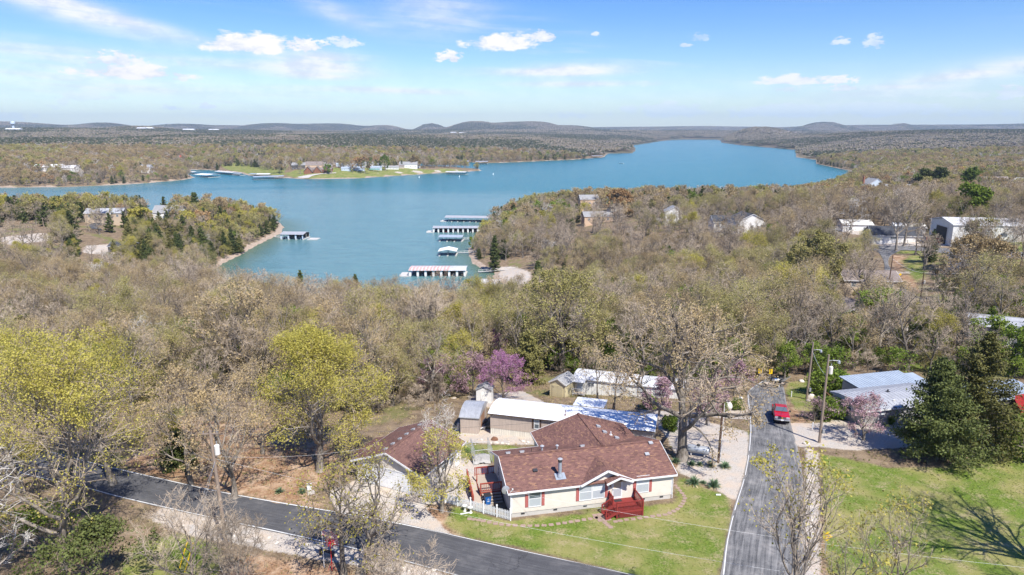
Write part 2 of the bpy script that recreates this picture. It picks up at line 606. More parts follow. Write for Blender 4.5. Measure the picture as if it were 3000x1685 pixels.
GRAVEL = [  # pale gravel and packed earth
    gpoly([(1060, 1400), (1230, 1440), (1350, 1340), (1420, 1355), (1455, 1370), (1420, 1420), (1455, 1460), (1440, 1500), (1340, 1470), (1240, 1480), (1330, 1575), (1200, 1545), (990, 1505), (960, 1440)]),
    gpoly([(1960, 1265), (2090, 1240), (2192, 1265), (2198, 1330), (2178, 1400), (2160, 1470), (2080, 1425), (1985, 1385), (1985, 1340), (1960, 1300)]),
    gpoly([(2192, 1200), (2120, 1195), (2050, 1190), (2040, 1215), (2110, 1225), (2196, 1230)]),
    gpoly([(2300, 1240), (2390, 1240), (2440, 1230), (2540, 1235), (2760, 1230), (2900, 1220), (3050, 1230), (3050, 1300), (2700, 1310), (2500, 1320), (2400, 1310), (2335, 1310)]),
    gpoly([(1370, 1160), (1530, 1145), (1600, 1180), (1500, 1200), (1380, 1190)]),
    gpoly([(1330, 1250), (1460, 1260), (1560, 1275), (1570, 1305), (1340, 1295)]),
    gpoly([(1870, 1200), (2060, 1210), (2110, 1290), (1960, 1290)]),
    gpoly([(480, 1485), (560, 1500), (760, 1545), (1000, 1600), (1300, 1680), (1300, 1720), (1000, 1650), (760, 1610), (560, 1570), (430, 1520)]),
    gpoly([(2360, 1310), (2400, 1330), (2405, 1560), (2400, 1800), (2350, 1800), (2356, 1458)]),
    gpoly([(2540, 715), (2640, 690), (2760, 690), (2830, 715), (2760, 722), (2640, 725)]),
    gpoly([(2600, 795), (2680, 790), (2670, 800), (2615, 802)]),
    gpoly([(250, 720), (330, 715), (340, 728), (300, 745), (240, 742)]),
    gpoly([(0, 695), (140, 682), (150, 705), (0, 720)]),
    gpoly([(1400, 790), (1500, 780), (1560, 800), (1540, 850), (1470, 830)]),
    gpoly([(2440, 660), (2560, 655), (2600, 680), (2500, 690)]),
    gpoly([(2870, 1010), (3000, 1000), (3100, 1060), (2900, 1060)]),
    gpoly([(2480, 970), (2750, 950), (2750, 965), (2480, 985)]),
    gpoly([(1090, 508), (1200, 502), (1400, 498), (1200, 506)]),
]
LITTER = [  # russet leaf litter under the trees
    gpoly([(350, 1360), (470, 1280), (560, 1230), (800, 1240), (960, 1300), (1010, 1340), (1010, 1400), (900, 1440), (950, 1500), (660, 1440), (420, 1390)]),
    gpoly([(2300, 1170), (2345, 1200), (2370, 1240), (2330, 1240), (2305, 1210)]),
    gpoly([(1100, 1500), (1300, 1480), (1330, 1560), (1250, 1600), (1150, 1580)]),
    gpoly([(700, 1620), (1100, 1680), (1200, 1800), (600, 1800)]),
    gpoly([(2610, 745), (2660, 750), (2690, 790), (2620, 792)]),
    gpoly([(2630, 805), (2680, 803), (2700, 860), (2660, 850)]),
    gpoly([(2392, 1320), (2425, 1340), (2440, 1600), (2420, 1800), (2395, 1600)]),
    gpoly([(1950, 1350), (2140, 1350), (2130, 1372), (1960, 1368)]),
]


def masks(x, y, polys, soft):
    w = np.zeros(len(x))
    for P in polys:
        lo, hi = P.min(0) - 3 * soft, P.max(0) + 3 * soft
        k = (x > lo[0]) & (x < hi[0]) & (y > lo[1]) & (y < hi[1])
        if k.any():
            d = poly_sd(x[k], y[k], P)
            w[k] = np.maximum(w[k], 0.5 - d / (2 * soft))
    return np.clip(w, 0, 1)


def ground_mat(gg, b):
    t = gg.n('ShaderNodeTexCoord')
    pos = t.outputs['Object']
    def at(n):
        a = gg.n('ShaderNodeAttribute'); a.attribute_name = n; return a.outputs['Fac']
    n_big = gg.noise(pos, 0.09, 4, 0.6)
    n_mid = gg.noise(pos, 0.55, 5, 0.65)
    n_fin = gg.noise(pos, 4.5, 6, 0.75)
    n_vf = gg.noise(pos, 16.0, 4, 0.8)
    n_hue = gg.noise(pos, 0.21, 3, 0.6)
    # woodland floor
    c = gg.mix(gg.step(n_mid, 0.3, 0.7), (0.105, 0.075, 0.048), (0.26, 0.195, 0.125))
    c = gg.mix(gg.step(n_big, 0.53, 0.66), c, (0.13, 0.145, 0.04))
    c = gg.mix(gg.math('MULTIPLY', gg.step(n_fin, 0.35, 0.75), 0.55), c, (0.36, 0.27, 0.185))
    # litter
    lit = gg.mix(gg.step(n_fin, 0.3, 0.7), (0.17, 0.085, 0.045), (0.42, 0.27, 0.16))
    lit = gg.mix(gg.step(n_mid, 0.42, 0.7), lit, (0.52, 0.38, 0.26))
    lit = gg.mix(gg.math('MULTIPLY', gg.step(n_vf, 0.5, 0.7), 0.5), lit, (0.16, 0.09, 0.05))
    def mk(a, k=0.5):
        v = gg.math('ADD', a, gg.math('MULTIPLY', gg.math('SUBTRACT', n_mid, 0.5), k))
        v = gg.math('ADD', v, gg.math('MULTIPLY', gg.math('SUBTRACT', n_fin, 0.5), k * 0.8))
        return gg.step(v, 0.42, 0.62)
    c = gg.mix(mk(at('litter')), c, lit)
    # grass: green sward with straw-coloured dry patches
    gr = gg.mix(gg.step(n_fin, 0.3, 0.7), (0.075, 0.135, 0.018), (0.18, 0.23, 0.04))
    gr = gg.mix(gg.step(n_hue, 0.38, 0.66), gr, (0.26, 0.245, 0.085))
    dry = gg.mix(gg.step(n_vf, 0.3, 0.7), (0.30, 0.235, 0.125), (0.44, 0.36, 0.22))
    gr = gg.mix(gg.math('MULTIPLY', gg.step(gg.math('ADD', n_mid, gg.math('MULTIPLY', gg.math('SUBTRACT', n_fin, 0.5), 0.8)), 0.48, 0.72), 0.75), gr, dry)
    gr = gg.mix(gg.math('MULTIPLY', gg.step(n_vf, 0.55, 0.8), 0.5), gr, (0.08, 0.12, 0.02))
    c = gg.mix(mk(at('lawn')), c, gr)
    # gravel
    vor = gg.n('ShaderNodeTexVoronoi'); vor.inputs['Scale'].default_value = 9.0
    gg.put(vor.inputs['Vector'], pos)
    gv = gg.mix(gg.step(vor.outputs['Distance'], 0.1, 0.8), (0.56, 0.53, 0.48), (0.38, 0.345, 0.305))
    gv = gg.mix(gg.step(n_mid, 0.35, 0.75), gv, (0.54, 0.44, 0.34))
    gv = gg.mix(gg.math('MULTIPLY', gg.step(n_fin, 0.55, 0.8), 0.6), gv, (0.30, 0.24, 0.18))
    c = gg.mix(mk(at('gravel'), 0.6), c, gv)
    # bank of bare clay and stones at the water
    bk = gg.mix(gg.step(n_mid, 0.3, 0.7), (0.29, 0.22, 0.16), (0.46, 0.37, 0.29))
    c = gg.mix(gg.step(gg.math('ADD', at('bank'), gg.math('MULTIPLY', gg.math('SUBTRACT', n_mid, 0.5), 0.5)), 0.4, 0.6), c, bk)
    # dark conifer country and open land far away
    c = gg.mix(at('distant'), c, gg.mix(gg.step(gg.noise(pos, 0.004, 4, 0.6), 0.4, 0.62), (0.12, 0.10, 0.07), (0.045, 0.065, 0.04)))
    gg.put(b.inputs['Base Color'], c)
    h = gg.math('ADD', gg.math('MULTIPLY', n_fin, 0.6), gg.math('MULTIPLY', n_vf, 0.4))
    gg.put(b.inputs['Normal'], gg.bump(h, 0.7, 0.12))


M_GROUND = mat('ground', rough=0.95, build=ground_mat, spec=0.1)


def add_attr(me, name, vals):
    a = me.attributes.new(name, 'FLOAT', 'POINT')
    a.data.foreach_set('value', np.asarray(vals, dtype=np.float32))


def grid_faces(nr, nc):
    i = np.arange(nr - 1)[:, None] * nc + np.arange(nc - 1)[None, :]
    i = i.ravel()
    return np.stack([i, i + nc, i + nc + 1, i + 1], 1)


# fine patch around the houses
PX0, PX1, PY0, PY1 = -100.0, 118.0, 26.0, 142.0
xs = np.arange(PX0, PX1 + .01, 0.55); ys = np.arange(PY0, PY1 + .01, 0.5)
gx, gy = np.meshgrid(xs, ys)
gx, gy = gx.ravel(), gy.ravel()
gz = land_z(gx, gy)
rough_w = 1 - masks(gx, gy, LAWN + GRAVEL, 1.0)
gz = gz + (fbm(gx / 3.0, gy / 3.0, 5, 3) - 0.5) * 0.16 * np.clip(rough_w, 0, 1)
me = npmesh('yard_ground', np.stack([gx, gy, gz], 1), [grid_faces(len(ys), len(xs))[:, ::-1]], M_GROUND, smooth=True)
for nm, pl, sf in (('lawn', LAWN, 1.6), ('gravel', GRAVEL, 0.9), ('litter', LITTER, 3.0)):
    add_attr(me, nm, masks(gx, gy, pl, sf))
tag(link('ground', me), kind='structure')

# wide land all round, with shores, peninsulas and hills
rr = np.concatenate([[0.5, 8, 16], np.geomspace(24, 17000, 330)])
ta = np.concatenate([np.radians(np.linspace(-180, -64, 30)[:-1]), np.radians(np.linspace(-64, 64, 520)), np.radians(np.linspace(64, 180, 30)[1:])])
R_, A_ = np.meshgrid(rr, ta, indexing='ij')
tx, ty = (R_ * np.sin(A_)).ravel(), (R_ * np.cos(A_)).ravel()
td = poly_sd(tx, ty, SHORE_W)
td = np.where(np.hypot(tx, ty) < 60, 400, td)
tz = land_z(tx, ty, td)
inp = (tx > PX0 + 2.5) & (tx < PX1 - 2.5) & (ty > PY0 + 2.5) & (ty < PY1 - 2.5)
tz = tz - np.where(inp, 1.2, 0.03)
me = npmesh('land', np.stack([tx, ty, tz], 1), [grid_faces(len(rr), len(ta))[:, ::-1]], M_GROUND, smooth=True)
rt = np.hypot(tx, ty)
add_attr(me, 'lawn', masks(tx, ty, LAWN, 6.0))
add_attr(me, 'gravel', masks(tx, ty, GRAVEL, 4.0))
add_attr(me, 'litter', masks(tx, ty, LITTER, 4.0))
add_attr(me, 'bank', np.clip(1.0 - (td - 1.5) / (1.2 + 2.2 * vnoise(tx / 40, ty / 40, 3) + 0.003 * rt), 0, 1) * (td > -30) * (rt > 150))
add_attr(me, 'distant', sstep(1500, 2600, rt) * 0.85)
tag(link('terrain', me), kind='structure')


def water_mat(gg, b):
    t = gg.n('ShaderNodeTexCoord')
    pos = t.outputs['Object']
    # the silt-laden water near the shore is paler and greener than the open lake
    at = gg.n('ShaderNodeAttribute'); at.attribute_name = 'silt'
    at2 = gg.n('ShaderNodeAttribute'); at2.attribute_name = 'near_shore'
    n1 = gg.noise(gg.scalevec(pos, (0.004, 0.013, 1)), 1.0, 4, 0.6, 0.6)
    s = gg.step(gg.math('ADD', at.outputs['Fac'], gg.math('MULTIPLY', gg.math('SUBTRACT', n1, 0.5), 0.9)), 0.25, 0.8)
    c = gg.mix(s, (0.010, 0.155, 0.185), (0.125, 0.245, 0.255))
    c = gg.mix(gg.math('MULTIPLY', gg.step(gg.noise(gg.scalevec(pos, (0.012, 0.05, 1)), 1.0, 3, 0.6), 0.45, 0.75), 0.4), c, (0.09, 0.21, 0.22))
    c = gg.mix(gg.math('MULTIPLY', gg.step(gg.noise(gg.scalevec(pos, (0.06, 0.35, 1)), 1.0, 5, 0.7), 0.42, 0.72), 0.4), c, (0.004, 0.085, 0.13))
    c = gg.mix(at2.outputs['Fac'], c, (0.075, 0.125, 0.06))  # dark green band along the nearer shores
    gg.put(b.inputs['Base Color'], c)
    w1 = gg.noise(gg.scalevec(pos, (0.35, 0.9, 1)), 1.0, 5, 0.62)
    w2 = gg.noise(gg.scalevec(pos, (0.05, 0.12, 1)), 1.0, 3, 0.6)
    h = gg.math('ADD', gg.math('MULTIPLY', w1, 0.6), gg.math('MULTIPLY', w2, 0.8))
    gg.put(b.inputs['Normal'], gg.bump(h, 0.7, 1.1))


M_WATER = mat('lake_water', rough=0.2, build=water_mat, spec=0.24)
wr = np.geomspace(170, 6500, 170)
wa = np.radians(np.linspace(-66, 40, 220))
R_, A_ = np.meshgrid(wr, wa, indexing='ij')
wx, wy = (R_ * np.sin(A_)).ravel(), (R_ * np.cos(A_)).ravel()
wd = -poly_sd(wx, wy, SHORE_W)
wrr = np.hypot(wx, wy)
F = grid_faces(len(wr), len(wa))[:, ::-1]
keep = (wd[F] > -60 - 0.02 * wrr[F]).any(axis=1)
me = npmesh('lake', np.stack([wx, wy, np.full(len(wx), LAKE_Z)], 1), [F[keep]], M_WATER, smooth=True)
pu, pv = to_pix(wx, wy, np.full(len(wx), LAKE_Z))
silt = (1 - sstep(560, 1000, wy + 0.25 * wx)) * 0.95
add_attr(me, 'silt', silt)
add_attr(me, 'near_shore', np.clip(1 - wd / 22.0, 0, 1) * 0.8 * (1 - sstep(500, 800, wrr)))
tag(link('lake_water', me), kind='structure')
# ---------------------------------------------------------------- building materials
def shingle(c1, c2, c3, axis='x'):
    def f(gg, b):
        t = gg.n('ShaderNodeTexCoord'); s = gg.n('ShaderNodeSeparateXYZ'); gg.put(s.inputs[0], t.outputs['Object'])
        cb = gg.n('ShaderNodeCombineXYZ')
        gg.put(cb.inputs[0], s.outputs[0 if axis == 'x' else 1]); gg.put(cb.inputs[1], s.outputs[1 if axis == 'x' else 0])
        br = gg.n('ShaderNodeTexBrick'); gg.put(br.inputs['Vector'], cb.outputs[0])
        br.inputs['Scale'].default_value = 1.0; br.inputs['Brick Width'].default_value = 0.33; br.inputs['Row Height'].default_value = 0.14
        br.inputs['Mortar Size'].default_value = 0.008; br.inputs['Mortar Smooth'].default_value = 0.3
        br.inputs['Color1'].default_value = (0, 0, 0, 1); br.inputs['Color2'].default_value = (1, 1, 1, 1); br.inputs['Mortar'].default_value = (.5, .5, .5, 1)
        rgb = gg.n('ShaderNodeRGBToBW'); gg.put(rgb.inputs[0], br.outputs['Color'])
        nb = gg.noise(gg.scalevec(cb.outputs[0], (1.0, 2.2, 1)), 2.3, 3, 0.6)
        nf = gg.noise(cb.outputs[0], 30, 3, 0.7)
        k = gg.math('ADD', gg.math('MULTIPLY', rgb.outputs[0], 0.55), gg.math('MULTIPLY', nb, 0.8))
        c = gg.mix(gg.step(k, 0.35, 0.75), c1, c2)
        c = gg.mix(gg.math('MULTIPLY', gg.step(k, 0.82, 0.95), 0.85), c, c3)
        c = gg.mix(gg.math('MULTIPLY', br.outputs['Fac'], 0.6), c, tuple(x * .35 for x in c1))
        c = gg.mix(gg.math('MULTIPLY', nf, 0.35), c, tuple(x * 1.5 for x in c2))
        c = gg.mix(gg.math('MULTIPLY', gg.step(gg.noise(cb.outputs[0], 0.3, 3), .4, .7), .25), c, tuple(x * .6 for x in c1))
        gg.put(b.inputs['Base Color'], c)
        gg.put(b.inputs['Normal'], gg.bump(gg.math('SUBTRACT', nf, gg.math('MULTIPLY', br.outputs['Fac'], 1.5)), 0.5, 0.015))
    return f


for ax in 'xy':
    mat('brown_shingles_' + ax, rough=0.95, build=shingle((0.11, 0.062, 0.053), (0.195, 0.105, 0.088), (0.33, 0.19, 0.11), ax), spec=0.1)
    mat('garage_shingles_' + ax, rough=0.95, build=shingle((0.12, 0.07, 0.06), (0.18, 0.10, 0.085), (0.23, 0.135, 0.10), ax), spec=0.1)
    mat('grey_shingles_' + ax, rough=0.95, build=shingle((0.20, 0.20, 0.20), (0.30, 0.30, 0.30), (0.36, 0.36, 0.36), ax), spec=0.1)
    mat('dark_shingles_' + ax, rough=0.95, build=shingle((0.045, 0.048, 0.055), (0.075, 0.08, 0.09), (0.11, 0.11, 0.12), ax), spec=0.1)
    mat('taupe_shingles_' + ax, rough=0.95, build=shingle((0.16, 0.13, 0.115), (0.24, 0.20, 0.18), (0.28, 0.24, 0.21), ax), spec=0.1)


def metal_roof(c1, c2, k=0.3):
    def f(gg, b):
        t = gg.n('ShaderNodeTexCoord')
        n = gg.noise(t.outputs['Object'], 0.7, 5, 0.65); n2 = gg.noise(gg.scalevec(t.outputs['Object'], (6, .7, 1)), 1.0, 4, 0.6)
        c = gg.mix(gg.step(gg.math('ADD', gg.math('MULTIPLY', n, .6), gg.math('MULTIPLY', n2, .4)), 0.35, 0.7), c1, c2)
        gg.put(b.inputs['Base Color'], c)
        gg.put(b.inputs['Normal'], gg.bump(n2, 0.12, 0.02))
    return f


mat('white_roof_metal', rough=0.45, build=metal_roof((0.70, 0.72, 0.74), (0.84, 0.85, 0.86)))
mat('worn_white_metal', rough=0.55, build=metal_roof((0.42, 0.42, 0.41), (0.78, 0.78, 0.77)))
mat('grey_roof_metal', rough=0.5, build=metal_roof((0.33, 0.34, 0.36), (0.42, 0.43, 0.45)))
mat('blue_grey_metal', rough=0.45, build=metal_roof((0.30, 0.35, 0.41), (0.38, 0.44, 0.50)))
mat('galvanized', rough=0.4, metal=0.3, build=metal_roof((0.38, 0.39, 0.40), (0.58, 0.59, 0.60)))
mat('red_roof_metal', rough=0.5, build=metal_roof((0.42, 0.035, 0.025), (0.55, 0.06, 0.04)))
mat('pink_roof_metal', rough=0.6, build=metal_roof((0.55, 0.30, 0.26), (0.66, 0.42, 0.38)))
mat('green_roof_metal', rough=0.5, build=metal_roof((0.06, 0.24, 0.20), (0.09, 0.30, 0.25)))


def siding(c, pitch=0.115):
    def f(gg, b):
        t = gg.n('ShaderNodeTexCoord')
        n = gg.noise(t.outputs['Object'], 1.2, 4, 0.6); nf = gg.noise(gg.scalevec(t.outputs['Object'], (1, 1, 6)), 3.0, 4, 0.6)
        s = gg.n('ShaderNodeSeparateXYZ'); gg.put(s.inputs[0], t.outputs['Object'])
        low = gg.step(s.outputs[2], 1.1, 0.2)
        c2 = tuple(x * .82 for x in c)
        cc = gg.mix(gg.math('MULTIPLY', gg.step(n, .35, .75), .5), c, c2)
        cc = gg.mix(gg.math('MULTIPLY', gg.math('MULTIPLY', low, nf), .35), cc, (c[0] * .55, c[1] * .5, c[2] * .42))
        gg.put(b.inputs['Base Color'], cc)
    return f


def ribbed(c, pitch=0.2):
    def f(gg, b):
        t = gg.n('ShaderNodeTexCoord'); s = gg.n('ShaderNodeSeparateXYZ'); gg.put(s.inputs[0], t.outputs['Object'])
        u = gg.math('ADD', s.outputs[0], s.outputs[1])
        w = gg.math('PINGPONG', gg.math('MULTIPLY', u, 1 / pitch), 0.5)
        n = gg.noise(gg.scalevec(t.outputs['Object'], (2, 2, .5)), 1.5, 4, .6)
        cc = gg.mix(gg.step(n, .3, .75), c, tuple(x * .84 for x in c))
        cc = gg.mix(gg.step(w, .08, .02), cc, tuple(x * .6 for x in c))
        gg.put(b.inputs['Base Color'], cc)
        gg.put(b.inputs['Normal'], gg.bump(gg.step(w, .02, .1), 0.6, 0.02))
    return f


mat('cream_siding', rough=0.6, build=siding((0.66, 0.60, 0.51)))
mat('tan_ribbed', rough=0.6, build=ribbed((0.52, 0.43, 0.36)))
mat('cream_ribbed', rough=0.6, build=ribbed((0.72, 0.68, 0.58), .3))
mat('white_ribbed', rough=0.6, build=ribbed((0.82, 0.81, 0.75), .4))
mat('grey_siding', rough=0.7, build=siding((0.36, 0.345, 0.33)))
mat('side_siding', rough=0.7, build=siding((0.62, 0.585, 0.53)))
mat('yellow_cream', rough=0.7, build=siding((0.62, 0.54, 0.33)))
mat('white_wall', (0.74, 0.73, 0.70), 0.7)
mat('white_paint', (0.74, 0.74, 0.73), 0.5)
mat('off_white', (0.66, 0.65, 0.61), 0.6)
mat('blue_wall', (0.50, 0.58, 0.66), 0.7)
mat('tan_wall', (0.50, 0.40, 0.29), 0.8)
mat('peach_wall', (0.58, 0.42, 0.29), 0.8)
mat('brick_wall', (0.30, 0.13, 0.075), 0.9)
mat('dark_wall', (0.10, 0.095, 0.09), 0.8)
mat('foundation_block', (0.50, 0.47, 0.42), 0.9)
mat('concrete', (0.50, 0.47, 0.43), 0.9)
mat('paver', (0.33, 0.235, 0.19), 0.9)
mat('shutter_red', (0.42, 0.13, 0.115), 0.6)
mat('shutter_brown', (0.09, 0.055, 0.04), 0.6)
mat('deck_red', (0.24, 0.035, 0.03), 0.65)
mat('side_deck_red', (0.33, 0.07, 0.045), 0.65)
mat('weathered_boards', (0.42, 0.35, 0.28), 0.9)
mat('rust_post', (0.30, 0.14, 0.07), 0.9)
mat('pole_wood', (0.27, 0.21, 0.165), 0.9)
mat('dark_pole_wood', (0.12, 0.075, 0.055), 0.9)
mat('steel', (0.45, 0.46, 0.48), 0.4, 0.5)
mat('flue_grey', (0.33, 0.37, 0.42), 0.5, 0.2)
mat('dark_metal', (0.06, 0.06, 0.065), 0.5, 0.3)
mat('vent_grey', (0.36, 0.37, 0.39), 0.6)
mat('black_plastic', (0.03, 0.03, 0.032), 0.6)
mat('bin_blue', (0.01, 0.11, 0.36), 0.45)
mat('glass', (0.10, 0.125, 0.145), 0.08, spec=0.9)
mat('pale_glass', (0.42, 0.45, 0.47), 0.12, spec=0.7)
mat('blind', (0.62, 0.65, 0.67), 0.3, spec=0.6)
mat('curtain', (0.50, 0.40, 0.29), 0.5)
mat('truck_red', (0.42, 0.008, 0.022), 0.25, spec=0.6)
mat('chrome', (0.60, 0.61, 0.62), 0.2, 0.8)
mat('tyre', (0.02, 0.02, 0.02), 0.9)
mat('sign_yellow', (0.80, 0.52, 0.01), 0.5)
mat('flag_red', (0.50, 0.02, 0.04), 0.8)
mat('flag_white', (0.78, 0.78, 0.78), 0.8)
mat('flag_blue', (0.02, 0.03, 0.16), 0.8)
mat('bright_red', (0.60, 0.02, 0.02), 0.5)
mat('dumpster_red', (0.50, 0.07, 0.05), 0.6)
mat('orange', (0.70, 0.16, 0.02), 0.5)
mat('tank_white', (0.72, 0.68, 0.62), 0.45)
mat('tank_silver', (0.46, 0.48, 0.50), 0.35, 0.4)
mat('rope_white', (0.70, 0.70, 0.68), 0.6)
mat('wire_dark', (0.05, 0.05, 0.055), 0.6)
mat('stone', (0.44, 0.38, 0.31), 0.9)
mat('pale_stone', (0.62, 0.56, 0.48), 0.9)
mat('line_paint', (0.70, 0.70, 0.68), 0.7)
mat('float_blue', (0.02, 0.10, 0.30), 0.6)
mat('dock_boards', (0.52, 0.50, 0.47), 0.9)
mat('boat_white', (0.70, 0.71, 0.72), 0.3)
mat('boat_red', (0.42, 0.03, 0.04), 0.3)
mat('boat_cover', (0.30, 0.31, 0.33), 0.8)
mat('tarp_grey', (0.38, 0.37, 0.35), 0.8)
mat('bbq', (0.08, 0.08, 0.09), 0.4)
mat('green_plastic', (0.03, 0.20, 0.08), 0.5)
mat('rust_brown', (0.20, 0.10, 0.06), 0.9)
mat('brown_door', (0.33, 0.19, 0.12), 0.8)
mat('yucca_leaf', (0.13, 0.20, 0.10), 0.6)
mat('yucca_dry', (0.48, 0.40, 0.22), 0.8)
M = MATS


def asphalt(c1, c2, streak_axis, dusty):
    def f(gg, b):
        t = gg.n('ShaderNodeTexCoord'); uv = gg.n('ShaderNodeUVMap')
        n = gg.noise(t.outputs['Object'], 0.5, 5, 0.65); nf = gg.noise(t.outputs['Object'], 22, 4, 0.7)
        st = gg.noise(gg.scalevec(uv.outputs[0], (26.0, 0.22, 1)), 1.0, 5, 0.6, 0.3)
        s = gg.n('ShaderNodeSeparateXYZ'); gg.put(s.inputs[0], uv.outputs[0])
        k = gg.math('ADD', gg.math('MULTIPLY', st, 0.65), gg.math('MULTIPLY', n, 0.45))
        c = gg.mix(gg.step(k, 0.36, 0.80), c1, c2)
        c = gg.mix(gg.math('MULTIPLY', gg.step(nf, .45, .75), 0.35), c, tuple(x * 1.9 for x in c2))
        c = gg.mix(gg.math('MULTIPLY', gg.step(n, .5, .75), dusty), c, (0.34, 0.31, 0.28))
        # dust and grit gathering at the edges
        e = gg.math('MINIMUM', s.outputs[0], gg.math('SUBTRACT', 1.0, s.outputs[0]))
        c = gg.mix(gg.math('MULTIPLY', gg.step(gg.math('ADD', e, gg.math('MULTIPLY', n, 0.16)), .14, .03), dusty + .25), c, (0.46, 0.42, 0.37))
        # sealed cracks
        v = gg.math('ABSOLUTE', gg.math('SUBTRACT', gg.noise(t.outputs['Object'], 0.17, 5, 0.6, 0.8), 0.5))
        v = gg.math('MULTIPLY', gg.step(v, 0.0045, 0.0015), gg.step(gg.noise(t.outputs['Object'], 0.09, 2), 0.5, 0.6))
        c = gg.mix(gg.math('MULTIPLY', v, 0.6), c, (0.025, 0.025, 0.027))
        gg.put(b.inputs['Base Color'], c)
        gg.put(b.inputs['Normal'], gg.bump(nf, 0.4, 0.02))
    return f


mat('asphalt', rough=0.9, build=asphalt((0.060, 0.060, 0.064), (0.115, 0.115, 0.118), 0, 0.14), spec=0.2)
mat('worn_asphalt', rough=0.9, build=asphalt((0.055, 0.056, 0.060), (0.27, 0.265, 0.255), 0, 0.4), spec=0.2)
# ---------------------------------------------------------------- trees
def leaf_mat(name, c1, c2, trans=0.25, var=0.25):
    """Leaf or bud colour, different from tree to tree and from clump to clump."""
    m = bpy.data.materials.new(name); m.use_nodes = True
    t = m.node_tree; gg = G(t); b = t.nodes['Principled BSDF']
    oi = gg.n('ShaderNodeObjectInfo')
    geo = gg.n('ShaderNodeNewGeometry')
    tcn = gg.n('ShaderNodeTexCoord')
    nz = gg.noise(tcn.outputs['Object'], 0.45, 3, 0.6)
    f = gg.math('ADD', gg.math('MULTIPLY', geo.outputs['Random Per Island'], 0.45), gg.math('MULTIPLY', oi.outputs['Random'], 0.55))
    f = gg.math('ADD', f, gg.math('MULTIPLY', gg.math('SUBTRACT', nz, 0.5), 0.5), clamp=True)
    c = gg.mix(f, c1, c2)
    v = gg.math('ADD', gg.math('MULTIPLY', gg.math('FRACT', gg.math('MULTIPLY', oi.outputs['Random'], 37.7)), 2 * var), 1 - var)
    hs = gg.n('ShaderNodeHueSaturation'); gg.put(hs.inputs['Color'], c); gg.put(hs.inputs['Value'], v)
    gg.put(b.inputs['Base Color'], hs.outputs[0])
    b.inputs['Roughness'].default_value = 0.7
    b.inputs['Specular IOR Level'].default_value = 0.15
    tr = gg.n('ShaderNodeBsdfTranslucent'); gg.put(tr.inputs[0], hs.outputs[0])
    mx = gg.n('ShaderNodeMixShader'); mx.inputs[0].default_value = trans
    gg.put(mx.inputs[1], b.outputs[0]); gg.put(mx.inputs[2], tr.outputs[0])
    gg.put(t.nodes['Material Output'].inputs[0], mx.outputs[0])
    return m


def bark_build(c1, c2):
    def f(gg, b):
        tcn = gg.n('ShaderNodeTexCoord'); oi = gg.n('ShaderNodeObjectInfo')
        n = gg.noise(gg.scalevec(tcn.outputs['Object'], (1, 1, 0.25)), 6.0, 5, 0.7)
        n2 = gg.noise(tcn.outputs['Object'], 0.5, 2)
        c = gg.mix(gg.step(n, 0.3, 0.7), c1, c2)
        c = gg.mix(gg.math('MULTIPLY', gg.step(n2, 0.45, 0.65), 0.5), c, tuple(min(1, x * 1.5) for x in c2))
        hs = gg.n('ShaderNodeHueSaturation'); gg.put(hs.inputs['Color'], c)
        gg.put(hs.inputs['Value'], gg.math('ADD', gg.math('MULTIPLY', oi.outputs['Random'], 0.6), 0.7))
        gg.put(b.inputs['Base Color'], hs.outputs[0])
        gg.put(b.inputs['Normal'], gg.bump(n, 0.6, 0.03))
    return f


M_BARK = mat('bark', rough=0.9, build=bark_build((0.09, 0.075, 0.06), (0.28, 0.245, 0.205)), spec=0.1)
M_TWIG = leaf_mat('twig', (0.29, 0.23, 0.165), (0.49, 0.40, 0.30), 0.0, 0.26)
M_TWIGW = leaf_mat('pale_twig', (0.55, 0.51, 0.45), (0.70, 0.66, 0.60), 0.0, 0.12)
L_TAN = leaf_mat('tan_buds', (0.36, 0.265, 0.14), (0.46, 0.36, 0.19))
L_OLIVE = leaf_mat('olive_buds', (0.30, 0.27, 0.10), (0.43, 0.385, 0.14))
L_YEL = leaf_mat('yellow_green_leaves', (0.40, 0.36, 0.075), (0.54, 0.475, 0.12), 0.35, 0.14)
L_GREEN = leaf_mat('green_leaves', (0.13, 0.20, 0.03), (0.27, 0.34, 0.06), 0.35)
L_DARK = leaf_mat('cedar_needles', (0.045, 0.065, 0.02), (0.13, 0.15, 0.045), 0.05)
L_CED2 = leaf_mat('olive_cedar_needles', (0.14, 0.14, 0.042), (0.26, 0.235, 0.08), 0.05)
L_PINK = leaf_mat('redbud_blossom', (0.34, 0.145, 0.26), (0.47, 0.235, 0.38), 0.3, 0.1)
L_PINK2 = leaf_mat('faded_redbud_blossom', (0.36, 0.23, 0.26), (0.46, 0.30, 0.33), 0.2, 0.1)
L_RUST = leaf_mat('russet_buds', (0.38, 0.23, 0.11), (0.46, 0.30, 0.15))


def nrm(a):
    return a / (np.linalg.norm(a, axis=-1, keepdims=True) + 1e-9)


def grow(rng, start, d, length, nseg, wig, up):
    B = len(start)
    P = np.empty((B, nseg + 1, 3)); P[:, 0] = start
    for i in range(nseg):
        d = nrm(d + rng.normal(0, wig, (B, 3)) + np.array([0, 0, up]))
        P[:, i + 1] = P[:, i] + d * (length / nseg)[:, None]
    return P


